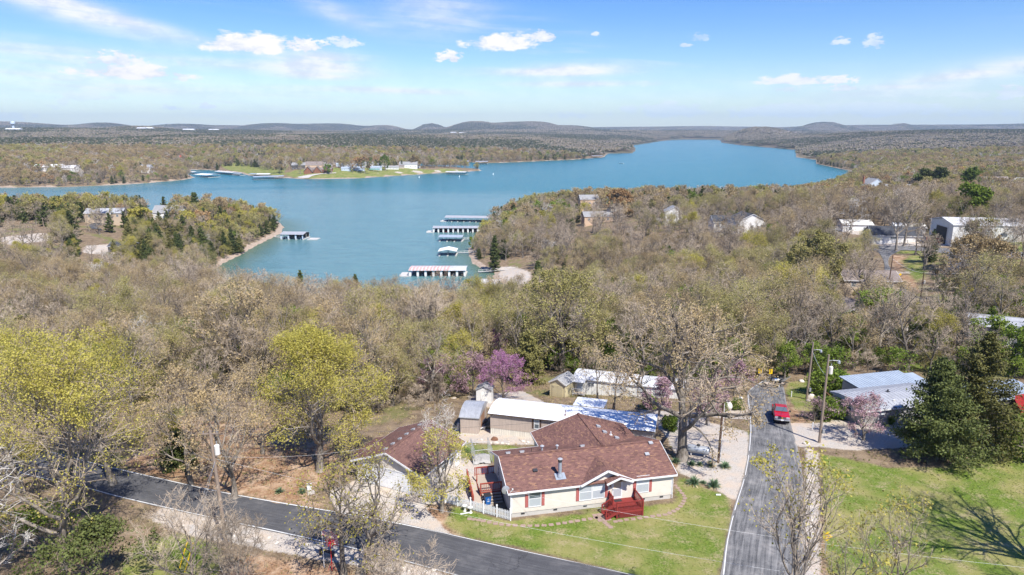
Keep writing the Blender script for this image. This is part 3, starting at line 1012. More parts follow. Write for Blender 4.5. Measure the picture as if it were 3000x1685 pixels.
def tubes(P, R0, R1, k):
    """Batch of tapered tubes: verts, quads."""
    B, n, _ = P.shape
    T = nrm(np.gradient(P, axis=1))
    ref = np.where(np.abs(T[:, :1, 2:3]) < 0.9, np.array([0, 0, 1.0]), np.array([1.0, 0, 0]))
    S = nrm(np.cross(T, np.broadcast_to(ref, T.shape)))
    U = np.cross(S, T)
    a = np.arange(k) * 2 * math.pi / k
    f = np.linspace(0, 1, n)[None, :]
    R = (R0[:, None] * (1 - f) + R1[:, None] * f)[:, :, None, None]
    V = P[:, :, None, :] + R * (S[:, :, None, :] * np.cos(a)[None, None, :, None] + U[:, :, None, :] * np.sin(a)[None, None, :, None])
    V = V.reshape(-1, 3)
    b = np.arange(B)[:, None, None] * n * k; i = np.arange(n - 1)[None, :, None] * k; j = np.arange(k)[None, None, :]
    j2 = (j + 1) % k
    F = np.stack([b + i + j, b + i + j2, b + i + k + j2, b + i + k + j], -1).reshape(-1, 4)
    return V, F


def kids(rng, P, n, t0, t1, ang, jit=0.25):
    """n children along each polyline: start points and directions turned outwards by ang."""
    B, m, _ = P.shape
    t = (t0 + (t1 - t0) * (np.arange(n)[None, :] + rng.random((B, n))) / n) * (m - 1)
    i = np.clip(t.astype(int), 0, m - 2); f = (t - i)[..., None]
    bi = np.arange(B)[:, None]
    S = P[bi, i] * (1 - f) + P[bi, i + 1] * f
    D = nrm(P[bi, i + 1] - P[bi, i])
    side = nrm(np.cross(D, rng.normal(0, 1, D.shape)))
    A = ang + rng.normal(0, jit, t.shape)
    D = nrm(D * np.cos(A)[..., None] + side * np.sin(A)[..., None])
    return S.reshape(-1, 3), D.reshape(-1, 3), (t / (m - 1)).ravel()


def quads_at(rng, C, size, asp=1.0):
    n = len(C)
    a = nrm(rng.normal(0, 1, (n, 3))); b = nrm(np.cross(a, rng.normal(0, 1, (n, 3))))
    s = (size * (0.6 + 0.8 * rng.random(n)))[:, None]
    V = np.stack([C - a * s - b * s * asp * .4, C + a * s * .3 - b * s * asp, C + a * s + b * s * asp * .4, C - a * s * .3 + b * s * asp], 1).reshape(-1, 3)
    F = np.arange(4 * n).reshape(-1, 4)
    return V, F


def ribbons(rng, S, D, L, w, bend=0.25):
    """Thin two-piece twigs as narrow blades."""
    n = len(S)
    side = nrm(np.cross(D, rng.normal(0, 1, (n, 3)))) * (w * (0.6 + 0.8 * rng.random(n)))[:, None]
    M = S + D * (L * .5)[:, None]
    E = M + nrm(D + rng.normal(0, bend, (n, 3))) * (L * .5)[:, None]
    V = np.stack([S - side, S + side, M + side * .7, M - side * .7, E], 1).reshape(-1, 3)
    b = np.arange(n)[:, None] * 5
    return V, b + np.array([0, 1, 2, 3]), b + np.array([3, 2, 4])


def broad_tree(seed, H, R, leaf=None, twig=None, nleaf=0, lsize=0.12, n1=9, n2=6, n3=5, n4=4, fork=0.28, lean=0.0,
               rt=None, tw=0.022, up=0.05, k=5, wig=0.16, leafspread=0.25, name='tree', outer=0.45):
    """Spreading deciduous tree: returns (trunk mesh, crown mesh)."""
    rng = np.random.default_rng(seed)
    twig = twig or M_TWIG
    rt = rt or 0.02 * H + 0.03
    T = grow(rng, np.zeros((1, 3)) - np.array([0, 0, 0.4]), np.array([[lean, 0, 1.0]]), np.array([H * 0.68]), 7, 0.07, 0.03)
    def inside(S, D):
        # distance to the rounded outline of the crown
        e = np.array([R, R, H * 0.42]); c = np.array([lean * H * .5, 0, H * 0.58]); s = (S - c) / e; d = D / e
        a_, b_, c_ = (d * d).sum(1), (s * d).sum(1), (s * s).sum(1) - 1
        return np.maximum((-b_ + np.sqrt(np.maximum(b_ * b_ - a_ * c_, 0))) / a_, 0.12 * R)
    def put(L, V, *Fs):
        off = sum(len(v) for v in L[0]); L[0].append(V)
        for q, f in zip(L[1], Fs):
            q.append(f + off)
    tr = ([], [[]]); cr = ([], [[], [], []])   # crown: tube quads, ribbon quads, ribbon tris ; leaves separate
    V, F = tubes(T, np.array([rt]), np.array([rt * 0.25]), max(k + 2, 6)); put(tr, V, F)
    # root flare
    V, F = tubes(np.array([[[0, 0, -0.5], [0, 0, 0.25], [T[0, 1, 0] * .35, T[0, 1, 1] * .35, 1.2]]]), np.array([rt * 1.7]), np.array([rt * 0.95]), 7); put(tr, V, F)
    S1, D1, t1 = kids(rng, T, n1, fork, 0.98, 1.0, 0.16)
    az_ = np.arange(n1) * 2.4 + rng.random() * 6
    tilt = np.radians(62 - 48 * (t1 - fork) / (1 - fork)) + rng.normal(0, .1, n1)
    D1 = np.stack([np.cos(az_) * np.sin(tilt), np.sin(az_) * np.sin(tilt), np.cos(tilt)], 1)
    hfrac = (t1 - fork) / (1 - fork)
    L1 = np.minimum(R * 1.25, inside(S1, D1)) * (0.82 + 0.2 * rng.random(n1))
    P1 = grow(rng, S1, D1, L1, 6, wig, up)
    r1 = rt * (0.5 - 0.28 * hfrac) * (0.8 + .4 * rng.random(n1))
    V, F = tubes(P1, r1, r1 * 0.25, k); put(tr, V, F)
    S2, D2, t2 = kids(rng, P1, n2, 0.25, 1.0, 0.75)
    L2 = np.repeat(L1, n2) * (0.62 - 0.25 * t2) * (0.7 + .5 * rng.random(len(S2)))
    L2 = np.minimum(L2, inside(S2, D2) * 1.02)
    P2 = grow(rng, S2, D2, L2, 4, wig * 1.2, up * 1.2)
    r2 = np.repeat(r1, n2) * 0.40
    V, F = tubes(P2, r2, r2 * 0.3, max(3, k - 2)); put(tr, V, F)
    S3, D3, t3 = kids(rng, P2, n3, 0.25, 1.0, 0.7)
    L3 = np.repeat(L2, n3) * (0.60 - 0.2 * t3) * (0.7 + .5 * rng.random(len(S3)))
    L3 = np.minimum(L3, inside(S3, D3) * 1.1)
    P3 = grow(rng, S3, D3, L3, 3, wig * 1.3, up)
    r3 = np.maximum(np.repeat(r2, n3) * 0.42, 0.012)
    V, F = tubes(P3, r3, r3 * 0.4, 3); put(cr, V, F)
    S4, D4, t4 = kids(rng, P3, n4, 0.15, 1.0, 0.6)
    L4 = np.repeat(L3, n4) * (0.75 - 0.2 * t4) * (0.6 + .6 * rng.random(len(S4)))
    L4 = np.maximum(L4, 0.35)
    V, Fq, Ft = ribbons(rng, S4, D4, L4, tw); off = sum(len(v) for v in cr[0]); cr[0].append(V); cr[1][1].append(Fq + off); cr[1][2].append(Ft + off)
    tm = npmesh(name + '_trunk', np.concatenate(tr[0]), [np.concatenate(tr[1][0])], M_BARK, smooth=True)
    Vs = list(cr[0]); Fs = [np.concatenate(cr[1][0]), np.concatenate(cr[1][1]), np.concatenate(cr[1][2])]
    mi = np.zeros(sum(len(f) for f in Fs), int)
    mats = [twig]
    if nleaf and leaf:
        tips = np.concatenate([S4 + D4 * (L4 * f)[:, None] for f in (0.45, 0.75, 1.0)])
        ctr = np.array([T[0, -1, 0] * .6, T[0, -1, 1] * .6, H * 0.55])
        q = np.linalg.norm((tips - ctr) / np.array([R, R, H * .45]), axis=1)
        w = np.clip(q - outer, 0.02, 1)
        # leaves come in clumps: some boughs are leafier than others
        cl_ = vnoise(tips[:, 0] * .7 + 50, tips[:, 1] * .7 + tips[:, 2] * .9 + 50, seed) ** 1.5 + 0.22
        w = w * cl_
        C = tips[rng.choice(len(tips), nleaf, p=w / w.sum())] + rng.normal(0, leafspread, (nleaf, 3))
        V, F = quads_at(rng, C, lsize)
        off = sum(len(v) for v in Vs)
        Vs.append(V); Fs.append(F + off); mi = np.concatenate([mi, np.ones(len(F), int)]); mats.append(leaf)
    cm = npmesh(name + '_crown', np.concatenate(Vs), Fs, mats, mi)
    return tm, cm


def cedar_tree(seed, H, R, leaf, nleaf=3500, lsize=0.22, name='cedar', bare=0.06, pw=0.75, nb=70, droop=-0.05):
    """Evergreen: a straight stem and sprays of needles on tiers of boughs."""
    rng = np.random.default_rng(seed)
    T = grow(rng, np.zeros((1, 3)) - np.array([0, 0, .4]), np.array([[0, 0, 1.0]]), np.array([H * 0.98]), 6, 0.03, 0.05)
    rt = 0.022 * H
    V0, F0 = tubes(T, np.array([rt]), np.array([0.02]), 6)
    t = bare + (1 - bare) * (np.arange(nb) + rng.random(nb)) / nb
    i = np.clip((t * 6).astype(int), 0, 5); f = (t * 6 - i)[:, None]
    S = T[0, i] * (1 - f) + T[0, i + 1] * f
    a = np.arange(nb) * 2.4 + rng.normal(0, .3, nb)
    lob = 0.55 + 0.75 * vnoise(a * 2.1 + 10, t * 9, seed)
    L = R * ((1 - t) ** pw * (0.55 + 0.45 * np.minimum(t / 0.22, 1)) + 0.05) * lob
    el_ = 0.12 + 0.75 * t
    D = np.stack([np.cos(a) * np.cos(el_), np.sin(a) * np.cos(el_), np.sin(el_)], 1)
    P = grow(rng, S, D, L, 4, 0.10, droop)
    V1, F1 = tubes(P, rt * (0.35 - .25 * t) + .01, np.full(nb, 0.01), 3)
    tm = npmesh(name + '_trunk', np.concatenate([V0, V1]), [F0, F1 + len(V0)], M_BARK, smooth=True)
    w = L ** 1.25 + .05
    bi = rng.choice(nb, nleaf, p=w / w.sum())
    q = rng.random(nleaf) ** 0.6
    j = np.clip((q * 4).astype(int), 0, 3); f = (q * 4 - j)[:, None]
    C = P[bi, j] * (1 - f) + P[bi, j + 1] * f
    spread = (L[bi] * 0.10 * (1.3 - 0.6 * q) + 0.10)[:, None]
    C = C + rng.normal(0, 1, (nleaf, 3)) * spread * np.array([1, 1, 0.5]) + D[bi] * (rng.normal(0, .05, nleaf) * L[bi])[:, None] 
    V, F = quads_at(rng, C, lsize, 0.55)
    cm = npmesh(name + '_crown', V, [F], [leaf])
    return tm, cm


def joined(name, tm, cm):
    """One mesh out of trunk and crown for the far woods."""
    Vs, Fs4, Fs3, m4, m3, mats = [], [], [], [], [], []
    off = 0
    for me in (tm, cm):
        n = len(me.vertices); co = np.empty(n * 3, np.float32); me.vertices.foreach_get('co', co); Vs.append(co.reshape(-1, 3))
        nf = len(me.polygons); lt = np.empty(nf, np.int32); me.polygons.foreach_get('loop_total', lt)
        vi = np.empty(len(me.loops), np.int32); me.loops.foreach_get('vertex_index', vi)
        mi = np.empty(nf, np.int32); me.polygons.foreach_get('material_index', mi)
        st = np.concatenate([[0], np.cumsum(lt)[:-1]])
        q = lt == 4; t3 = lt == 3
        Fs4.append(vi[st[q][:, None] + np.arange(4)] + off); m4.append(mi[q] + len(mats))
        if t3.any():
            Fs3.append(vi[st[t3][:, None] + np.arange(3)] + off); m3.append(mi[t3] + len(mats))
        mats += list(me.materials); off += n
    F = [np.concatenate(Fs4)] + ([np.concatenate(Fs3)] if Fs3 else [])
    M = np.concatenate(m4 + m3)
    return npmesh(name, np.concatenate(Vs), F, mats, M)


# --- the stock of forest trees, each kind in a few shapes: kind -> list of (trunk, crown, height, radius)
STOCK = {}


def stock(kind, lst):
    STOCK[kind] = lst


def mk(fn, seed, H, R, **kw):
    a, b = fn(seed, H, R, **kw)
    return (a, b, H, R)


stock('bare', [mk(broad_tree, 100 + i, 13 + i, 4.9, n1=9, n2=6, n3=5, n4=9, tw=0.020, name='bare_tree', fork=0.3) for i in range(4)])
stock('tan', [mk(broad_tree, 200 + i, 13 + i * .8, 5.2, leaf=L_TAN, nleaf=5500, lsize=0.058, n1=9, n2=6, n3=5, n4=6, tw=0.018, leafspread=.4, name='tan_tree') for i in range(4)])
stock('olive', [mk(broad_tree, 300 + i, 13 + i * .8, 5.2, leaf=L_OLIVE, nleaf=6500, lsize=0.062, n1=9, n2=6, n3=5, n4=6, tw=0.018, leafspread=.4, name='olive_tree') for i in range(4)])
stock('yellow', [mk(broad_tree, 400 + i, 12 + i, 5.0, leaf=L_YEL, nleaf=9000, lsize=0.07, leafspread=.4, n1=9, n2=6, n3=4, n4=4, name='yellow_green_tree') for i in range(2)])
stock('green', [mk(broad_tree, 500 + i, 8 + i, 3.6, leaf=L_GREEN, nleaf=3800, lsize=0.13, n1=9, n2=5, n3=4, n4=4, fork=0.15, name='green_tree', outer=0.2) for i in range(3)])
stock('cedar', [mk(cedar_tree, 600 + i, 10 + i, 2.7 + .2 * i, leaf=L_DARK, name='cedar') for i in range(3)])
stock('cedar2', [mk(cedar_tree, 650 + i, 9 + i, 2.9, leaf=L_CED2, name='olive_cedar') for i in range(2)])
stock('pink', [mk(broad_tree, 700 + i, 6, 3.6, leaf=L_PINK, nleaf=3200, lsize=0.08, n1=8, n2=6, n3=4, n4=4, fork=0.12, name='redbud', outer=0.1, leafspread=.15) for i in range(2)])
stock('pink2', [mk(broad_tree, 720 + i, 6, 3.4, leaf=L_PINK2, nleaf=1500, lsize=0.07, n1=8, n2=6, n3=5, n4=6, fork=0.12, name='redbud', outer=0.1, leafspread=.12) for i in range(1)])
stock('pale', [mk(broad_tree, 740 + i, 14, 4.3, twig=M_TWIGW, n1=8, n2=6, n3=5, n4=5, name='pale_tree', tw=.02) for i in range(1)])
stock('rust', [mk(broad_tree, 760, 10, 5.0, leaf=L_RUST, nleaf=3600, lsize=0.12, n1=9, n2=6, n3=4, n4=5, name='russet_tree')])
stock('shrub', [mk(broad_tree, 800 + i, 3.2, 2.2, leaf=[L_GREEN, L_OLIVE][i % 2], nleaf=1500, lsize=0.09, n1=8, n2=5, n3=3, n4=4, fork=0.05, rt=.06, name='shrub', outer=0, tw=.012) for i in range(2)])
stock('brush', [mk(broad_tree, 820, 3.4, 2.3, n1=9, n2=6, n3=4, n4=6, fork=0.04, rt=.05, name='brush', outer=0, tw=.014)])
# few-faced versions for woods 350 m away and more
FARSTOCK = {}
for kind, lf, tw_, H, R in (('bare', None, M_TWIG, 13, 5.0), ('tan', L_TAN, M_TWIG, 13, 5.4), ('olive', L_OLIVE, M_TWIG, 13, 5.4), ('yellow', L_YEL, M_TWIG, 12, 5.2),
                         ('green', L_GREEN, M_TWIG, 11, 5.0), ('rust', L_RUST, M_TWIG, 12, 5.2), ('pale', None, M_TWIGW, 14, 4.4), ('pink', L_PINK2, M_TWIG, 8, 4.0)):
    FARSTOCK[kind] = [joined('far_' + kind, *broad_tree(900 + i, H, R, leaf=lf, twig=tw_, nleaf=900 if lf else 0, lsize=0.23, leafspread=.5, n1=7, n2=5, n3=4,
                                                      n4=6 if lf is None else 4, tw=0.05, k=3)) for i in range(2)]
FARSTOCK['cedar'] = [joined('far_cedar', *cedar_tree(950 + i, 12, 3.6, L_DARK, nleaf=750, lsize=0.5, nb=36)) for i in range(2)]


FARM = [leaf_mat('far_twigs', (0.26, 0.225, 0.185), (0.33, 0.29, 0.24), 0, .08), leaf_mat('far_tan', (0.27, 0.22, 0.15), (0.33, 0.275, 0.19), 0, .08), leaf_mat('far_olive', (0.22, 0.21, 0.12), (0.28, 0.26, 0.15), 0, .08),
        leaf_mat('far_conifer', (0.085, 0.10, 0.06), (0.125, 0.14, 0.08), 0, .08), leaf_mat('far_green', (0.17, 0.21, 0.08), (0.22, 0.26, 0.10), 0, .08)]


def clump_tile(seed, size, kinds, n, name):
    """A patch of distant canopy: n little crowns of leaf-sized faces on a square of the given size."""
    rng = np.random.default_rng(seed)
    mats = FARM
    Vs, Fs, mi, off = [], [], [], 0
    for i in range(n):
        x, y = (rng.random(2) - .5) * size
        kd = rng.choice(len(kinds), p=kinds)
        h = 9 + 5 * rng.random(); R = 3.6 + 1.8 * rng.random(); m = 46
        if kd == 3: R *= .65
        dirs = nrm(rng.normal(0, 1, (m, 3))); dirs[:, 2] = np.abs(dirs[:, 2]) * .9 - .15
        C = np.array([x, y, h - R * .8]) + dirs * np.array([R, R, R * .85]) * (0.55 + .45 * rng.random(m))[:, None]
        V, F = quads_at(rng, C, 0.95)
        Vs.append(V); Fs.append(F + off); off += len(V); mi.append(np.full(len(F), kd))
    return npmesh(name, np.concatenate(Vs), [np.concatenate(Fs)], mats, np.concatenate(mi))


TILES = [clump_tile(1000 + i, 55, k, 96, 'canopy_patch') for i, k in enumerate([
    (.55, .3, .1, .05, 0), (.45, .35, .15, .05, 0), (.4, .25, .3, .05, 0), (.35, .15, .1, .4, 0), (.1, .05, .05, .8, 0), (.5, .2, .1, .12, .08)])]


# --- scattering a mass of trees over the land with geometry nodes
def scatter(name, meshes, P, idx, rz, scl, label, cat='woodland', tilt=None):
    c = bpy.data.collections.new(name + '_sources')
    for i, me in enumerate(meshes):
        o = bpy.data.objects.new('%s_%02d' % (name, i), me)
        c.objects.link(o)
    me = bpy.data.meshes.new(name)
    me.vertices.add(len(P)); me.vertices.foreach_set('co', np.asarray(P, np.float32).ravel())
    a = me.attributes.new('pick', 'INT', 'POINT'); a.data.foreach_set('value', np.asarray(idx, np.int32))
    rot_ = np.zeros((len(P), 3), np.float32); rot_[:, 2] = rz
    if tilt is not None: rot_[:, :2] = tilt
    a = me.attributes.new('turn', 'FLOAT_VECTOR', 'POINT'); a.data.foreach_set('vector', rot_.ravel())
    s = np.asarray(scl, np.float32)
    if s.ndim == 1: s = np.repeat(s[:, None], 3, 1)
    a = me.attributes.new('size', 'FLOAT_VECTOR', 'POINT'); a.data.foreach_set('vector', s.ravel())
    ob = link(name, me)
    t = bpy.data.node_groups.new(name, 'GeometryNodeTree')
    t.interface.new_socket('Geometry', in_out='INPUT', socket_type='NodeSocketGeometry')
    t.interface.new_socket('Geometry', in_out='OUTPUT', socket_type='NodeSocketGeometry')
    N = t.nodes; L = t.links
    gi, go = N.new('NodeGroupInput'), N.new('NodeGroupOutput')
    m2p = N.new('GeometryNodeMeshToPoints'); iop = N.new('GeometryNodeInstanceOnPoints')
    ci = N.new('GeometryNodeCollectionInfo'); ci.inputs['Collection'].default_value = c
    ci.inputs['Separate Children'].default_value = True; ci.inputs['Reset Children'].default_value = True
    def att(nm, ty):
        n = N.new('GeometryNodeInputNamedAttribute'); n.data_type = ty; n.inputs['Name'].default_value = nm; return n.outputs['Attribute']
    L.new(gi.outputs[0], m2p.inputs['Mesh']); L.new(m2p.outputs[0], iop.inputs['Points'])
    L.new(ci.outputs[0], iop.inputs['Instance']); iop.inputs['Pick Instance'].default_value = True
    L.new(att('pick', 'INT'), iop.inputs['Instance Index'])
    L.new(att('turn', 'FLOAT_VECTOR'), iop.inputs['Rotation']); L.new(att('size', 'FLOAT_VECTOR'), iop.inputs['Scale'])
    L.new(iop.outputs[0], go.inputs[0])
    md = ob.modifiers.new('scatter', 'NODES'); md.node_group = t
    return tag(ob, label, cat, kind='stuff')
# ---------------------------------------------------------------- woods
def in_px(x, y, z, polys):
    """Which ground points fall inside outlines given on the photograph (outlines of ground)."""
    u, v = to_pix(x, y, z)
    r = np.zeros(len(u), bool)
    for P in polys:
        P = np.asarray(P, float)
        lo, hi = P.min(0), P.max(0)
        k = (u > lo[0]) & (u < hi[0]) & (v > lo[1]) & (v < hi[1])
        if k.any():
            r[k] |= poly_sd(u[k], v[k], P) < 0
    return r


NEAR_CLEAR = [(-900, 1500), (-300, 1290), (0, 1235), (250, 1230), (420, 1200), (560, 1160), (800, 1170), (960, 1225), (1180, 1225), (1310, 1170), (1400, 1128), (1600, 1095), (2040, 1125),
              (2190, 1112), (2290, 1112), (2420, 1092), (2700, 1100), (3000, 1110), (3400, 1130), (4200, 1200), (4200, 3000), (-900, 3000)]
CLEAR = [NEAR_CLEAR, [(2585, 850), (2780, 850), (2780, 1005), (2610, 1005)],
         [(2560, 735), (2640, 725), (2700, 760), (2700, 820), (2720, 905), (2650, 905), (2590, 860), (2570, 780)],          # far road
         [(2530, 735), (2560, 690), (2800, 690), (2840, 740), (2640, 745)], [(2500, 700), (2640, 690), (2650, 735), (2500, 735)],
         [(2740, 740), (3150, 730), (3150, 790), (2740, 780)], [(2420, 680), (2600, 670), (2600, 700), (2420, 700)],
         [(2440, 905), (2620, 900), (2620, 925), (2440, 925)], [(2460, 955), (2780, 945), (2780, 1000), (2440, 1010)],
         [(2810, 960), (3100, 990), (3100, 1080), (2800, 1050)], [(2700, 860), (2850, 870), (2830, 905), (2700, 905)],
         [(1385, 780), (1520, 770), (1560, 800), (1560, 860), (1450, 840)], [(1590, 795), (1640, 780), (1660, 815), (1600, 830)],
         [(235, 700), (350, 680), (420, 665), (430, 690), (360, 705), (350, 750), (240, 752)], [(-100, 690), (150, 680), (150, 725), (-100, 740)],
         [(440, 630), (510, 630), (510, 650), (440, 650)], [(60, 668), (140, 668), (140, 680), (60, 684)],
         [(2070, 680), (2240, 680), (2240, 700), (2070, 700)], [(1690, 655), (1860, 650), (1860, 672), (1690, 680)], [(1920, 645), (2000, 645), (2000, 665), (1920, 665)],
         [(2490, 555), (2590, 552), (2660, 570), (2500, 576)], [(2640, 545), (2780, 550), (2760, 568), (2640, 566)], [(2860, 545), (3000, 550), (3000, 565), (2860, 562)],
         [(840, 500), (900, 495), (1000, 499), (1090, 496), (1180, 492), (1240, 492), (1380, 493), (1415, 500), (1200, 516), (1000, 528), (830, 524), (730, 516), (650, 505), (640, 492), (700, 486), (800, 500)]]

THIN = [[(2430, 700), (2600, 690), (2760, 700), (3150, 720), (3150, 850), (2760, 850), (2740, 900), (2560, 890), (2540, 800), (2430, 780)], [(2430, 880), (2600, 870), (2640, 1000), (2440, 1030)],
        [(2020, 660), (2240, 665), (2250, 735), (2030, 725)], [(1680, 640), (2000, 640), (2000, 740), (1680, 750)], [(1670, 612), (1850, 612), (1850, 650), (1670, 650)],
        [(2480, 550), (3150, 545), (3150, 640), (2480, 640)], [(220, 640), (350, 640), (360, 830), (220, 830)], [(425, 615), (520, 615), (520, 690), (425, 690)], [(-60, 650), (180, 650), (180, 780), (-60, 790)],
        [(2760, 950), (3100, 960), (3100, 1040), (2780, 1040)], [(1380, 760), (1600, 760), (1600, 900), (1380, 900)], [(60, 495), (260, 495), (260, 530), (60, 530)], [(830, 480), (1240, 478), (1240, 500), (830, 502)], [(830, 480), (1240, 478), (1240, 500), (830, 502)], [(360, 495), (470, 495), (470, 530), (360, 530)]]
KW = dict(bare=.42, tan=.27, olive=.18, yellow=.06, green=.06, cedar=.05, cedar2=.03, pale=.03)
KN = list(KW)
rng = np.random.default_rng(7)


def pick_kinds(x, y, rng):
    """Kind of tree at each point: broad drifts of each kind, as woods have them."""
    W = np.stack([np.full(len(x), KW[k]) for k in KN], 1)
    def up(k, m): W[:, KN.index(k)] *= m
    n1, n2, n3 = fbm(x / 35, y / 35, 51, 3), fbm(x / 50, y / 50, 61, 3), fbm(x / 28, y / 28, 71, 3)
    up('olive', 0.25 + 3.5 * sstep(.45, .65, n1)); up('tan', 0.35 + 2.6 * sstep(.42, .62, n2)); up('bare', 0.5 + 2.2 * sstep(.55, .40, n1))
    up('cedar', 0.3 + 4.5 * sstep(.55, .7, n3)); up('cedar2', 0.15 + 3.5 * sstep(.55, .7, n3)); up('green', 0.2 + 3.0 * sstep(.5, .7, fbm(x / 22, y / 22, 81, 3)))
    u, v = to_pix(x, y, land_z(x, y))
    pen = (u < 850) & (v > 560) & (v < 800)
    W[pen, KN.index('cedar')] += 1.5; W[pen, KN.index('cedar2')] += 1.2; W[pen, KN.index('yellow')] += .4; W[pen, KN.index('olive')] += .3
    bank = (u > 1380) & (u < 1520) & (v > 680) & (v < 860)
    W[bank, KN.index('cedar')] += .25
    rg = (u > 1950) & (v > 930) & (v < 1130)
    W[rg, KN.index('green')] += .8; W[rg, KN.index('yellow')] += .05
    W[(v > 1000) & (u > 1200) & (u < 1950), KN.index('green')] += .3; W[(v > 840) & (u > 1350) & (u < 2300), KN.index('olive')] += .35; W[(v > 840) & (u > 1350), KN.index('yellow')] += .06; W[(v > 840) & (u > 1350) & (u < 2300), KN.index('cedar2')] += .05; W[(v > 940) & (u < 1300), KN.index('green')] += .10
    W = W / W.sum(1, keepdims=True)
    return (W.cumsum(1) > rng.random(len(x))[:, None]).argmax(1)


def jitter_grid(x0, x1, y0, y1, s, rng):
    gx_, gy_ = np.meshgrid(np.arange(x0, x1, s), np.arange(y0, y1, s * .87))
    gx_ = gx_ + (np.arange(gx_.shape[0]) % 2)[:, None] * s / 2
    gx_ = gx_.ravel() + rng.uniform(-.42, .42, gx_.size) * s; gy_ = gy_.ravel() + rng.uniform(-.42, .42, gy_.size) * s
    return gx_, gy_


# near woods: from behind the houses to the peninsulas
x, y = jitter_grid(-420, 420, 60, 480, 5.5, rng)
k = (np.abs(x) < y * 0.86 + 16) & (np.hypot(x, y) < 430)
x, y = x[k], y[k]
d = poly_sd(x, y, SHORE_W); z = land_z(x, y)
k = (d > 1.5) & ~in_px(x, y, z, CLEAR) & ~(in_px(x, y, z, THIN) & (rng.random(len(x)) < .72)) & ~(in_px(x, y, z, THIN[:1]) & (rng.random(len(x)) < .5))
x, y, z, d = x[k], y[k], z[k], d[k]
kd = pick_kinds(x, y, rng); kd = np.where(in_px(x, y, z, THIN) & (rng.random(len(x)) < .7), 0, kd)
hs = .90 * rng.uniform(.62, 1.2, len(x)) * (0.86 + 0.14 * sstep(3, 40, d)) * (.85 + .3 * fbm(x / 30, y / 30, 91, 2))
hs = hs * np.where((x < -60) & (y > 330) & ((kd == KN.index('cedar')) | (kd == KN.index('cedar2'))), 1.5, 1.0)
u_, v_ = to_pix(x, y, z); hs = hs * np.where((u_ > 540) & (u_ < 1420) & (v_ > 780) & (v_ < 950) & (d < 55), 1.28, 1.0)
dist = np.hypot(x, y)
order = np.argsort(dist)
LBL = dict(
    bare=('bare_tree', 'leafless grey tree %s', 'tree'), tan=('budding_tree', 'tree with tan buds %s', 'tree'),
    olive=('budding_tree', 'tree with olive buds %s', 'tree'), yellow=('oak_tree', 'tree with yellow-green leaves %s', 'tree'),
    green=('green_tree', 'fresh green tree %s', 'tree'), cedar=('cedar_tree', 'dark green cedar %s', 'cedar'),
    cedar2=('cedar_tree', 'olive green cedar %s', 'cedar'), pale=('sycamore_tree', 'pale barked leafless tree %s', 'tree'))
ZONES = [(350, 'above the left roadside oaks'), (650, 'behind the leaning pole'), (880, 'left of the yellow-green oak'), (1150, 'behind the yellow-green oak'), (1400, 'above the garage'), (1650, 'behind the magenta redbud'), (1900, 'behind the white mobile home'),
         (2200, 'behind the huge old oak'), (2450, 'beyond the side road'), (2700, 'behind the grey house'), (1e9, 'behind the big cedars')]
def tree(kind, loc, rz, s, name, label, cat, group=None, var=0):
    tm, cm, H, R = STOCK[kind][var % len(STOCK[kind])]
    e = empty(name, loc, rz, label, cat, group)
    e.scale = s if isinstance(s, (tuple, list)) else (s, s, s)
    link('trunk', tm, e)
    link('crown', cm, e)
    return e


N_IND = 280
vis = [i for i in order if abs(x[i]) < y[i] * .80 + 4]
ind = vis[:N_IND]
for i in ind:
    kk = KN[kd[i]]; nm, lb, ct = LBL[kk]; u_ = float(to_pix(x[i], y[i], z[i])[0])
    zn = [q[1] for q in ZONES if u_ < q[0]][0]
    row = 'front row' if y[i] < 98 else ('mid row' if y[i] < 120 else 'back row')
    sx = hs[i] * rng.uniform(.9, 1.15)
    tree(kk, (x[i], y[i], z[i]), rng.uniform(0, 6.28), (sx, sx, hs[i]), nm, ('tall ' if hs[i] > .85 else 'short ' if hs[i] < .66 else '') + lb % (zn + ', ' + row), ct, '%ss %s' % (nm.replace('_', ' '), zn), var=int(rng.integers(9)))
same = {}
for o in COL.objects:
    if o.type == 'EMPTY' and 'label' in o and 'group' in o: same.setdefault(o['label'], []).append(o)
for lb, os_ in same.items():
    if len(os_) > 1:
        os_.sort(key=lambda o: o.location.x / o.location.y)
        for i_, o in enumerate(os_): o['label'] = lb + (', ' + ('left one', 'right one')[i_] if len(os_) == 2 else ', ' + ['leftmost', 'second', 'third', 'fourth', 'fifth', 'sixth', 'seventh', 'eighth', 'ninth', 'tenth'][min(i_, 9)] + (' from left' if i_ else ''))
rest = np.setdiff1d(np.arange(len(x)), ind)
src, first = [], {}
for kk in KN:
    first[kk] = len(src)
    for j, (tm, cm, H, R) in enumerate(STOCK[kk]):
        src.append(joined('wood_%s' % kk, tm, cm))
idx = np.array([first[KN[kd[i]]] + rng.integers(len(STOCK[KN[kd[i]]])) for i in rest])
sx = hs[rest] * rng.uniform(.9, 1.15, len(rest))
scatter('woodland', src, np.stack([x, y, z], 1)[rest], idx, rng.uniform(0, 6.28, len(rest)), np.stack([sx, sx, hs[rest]], 1),
        'wood of leafless and budding trees reaching down to the cove')
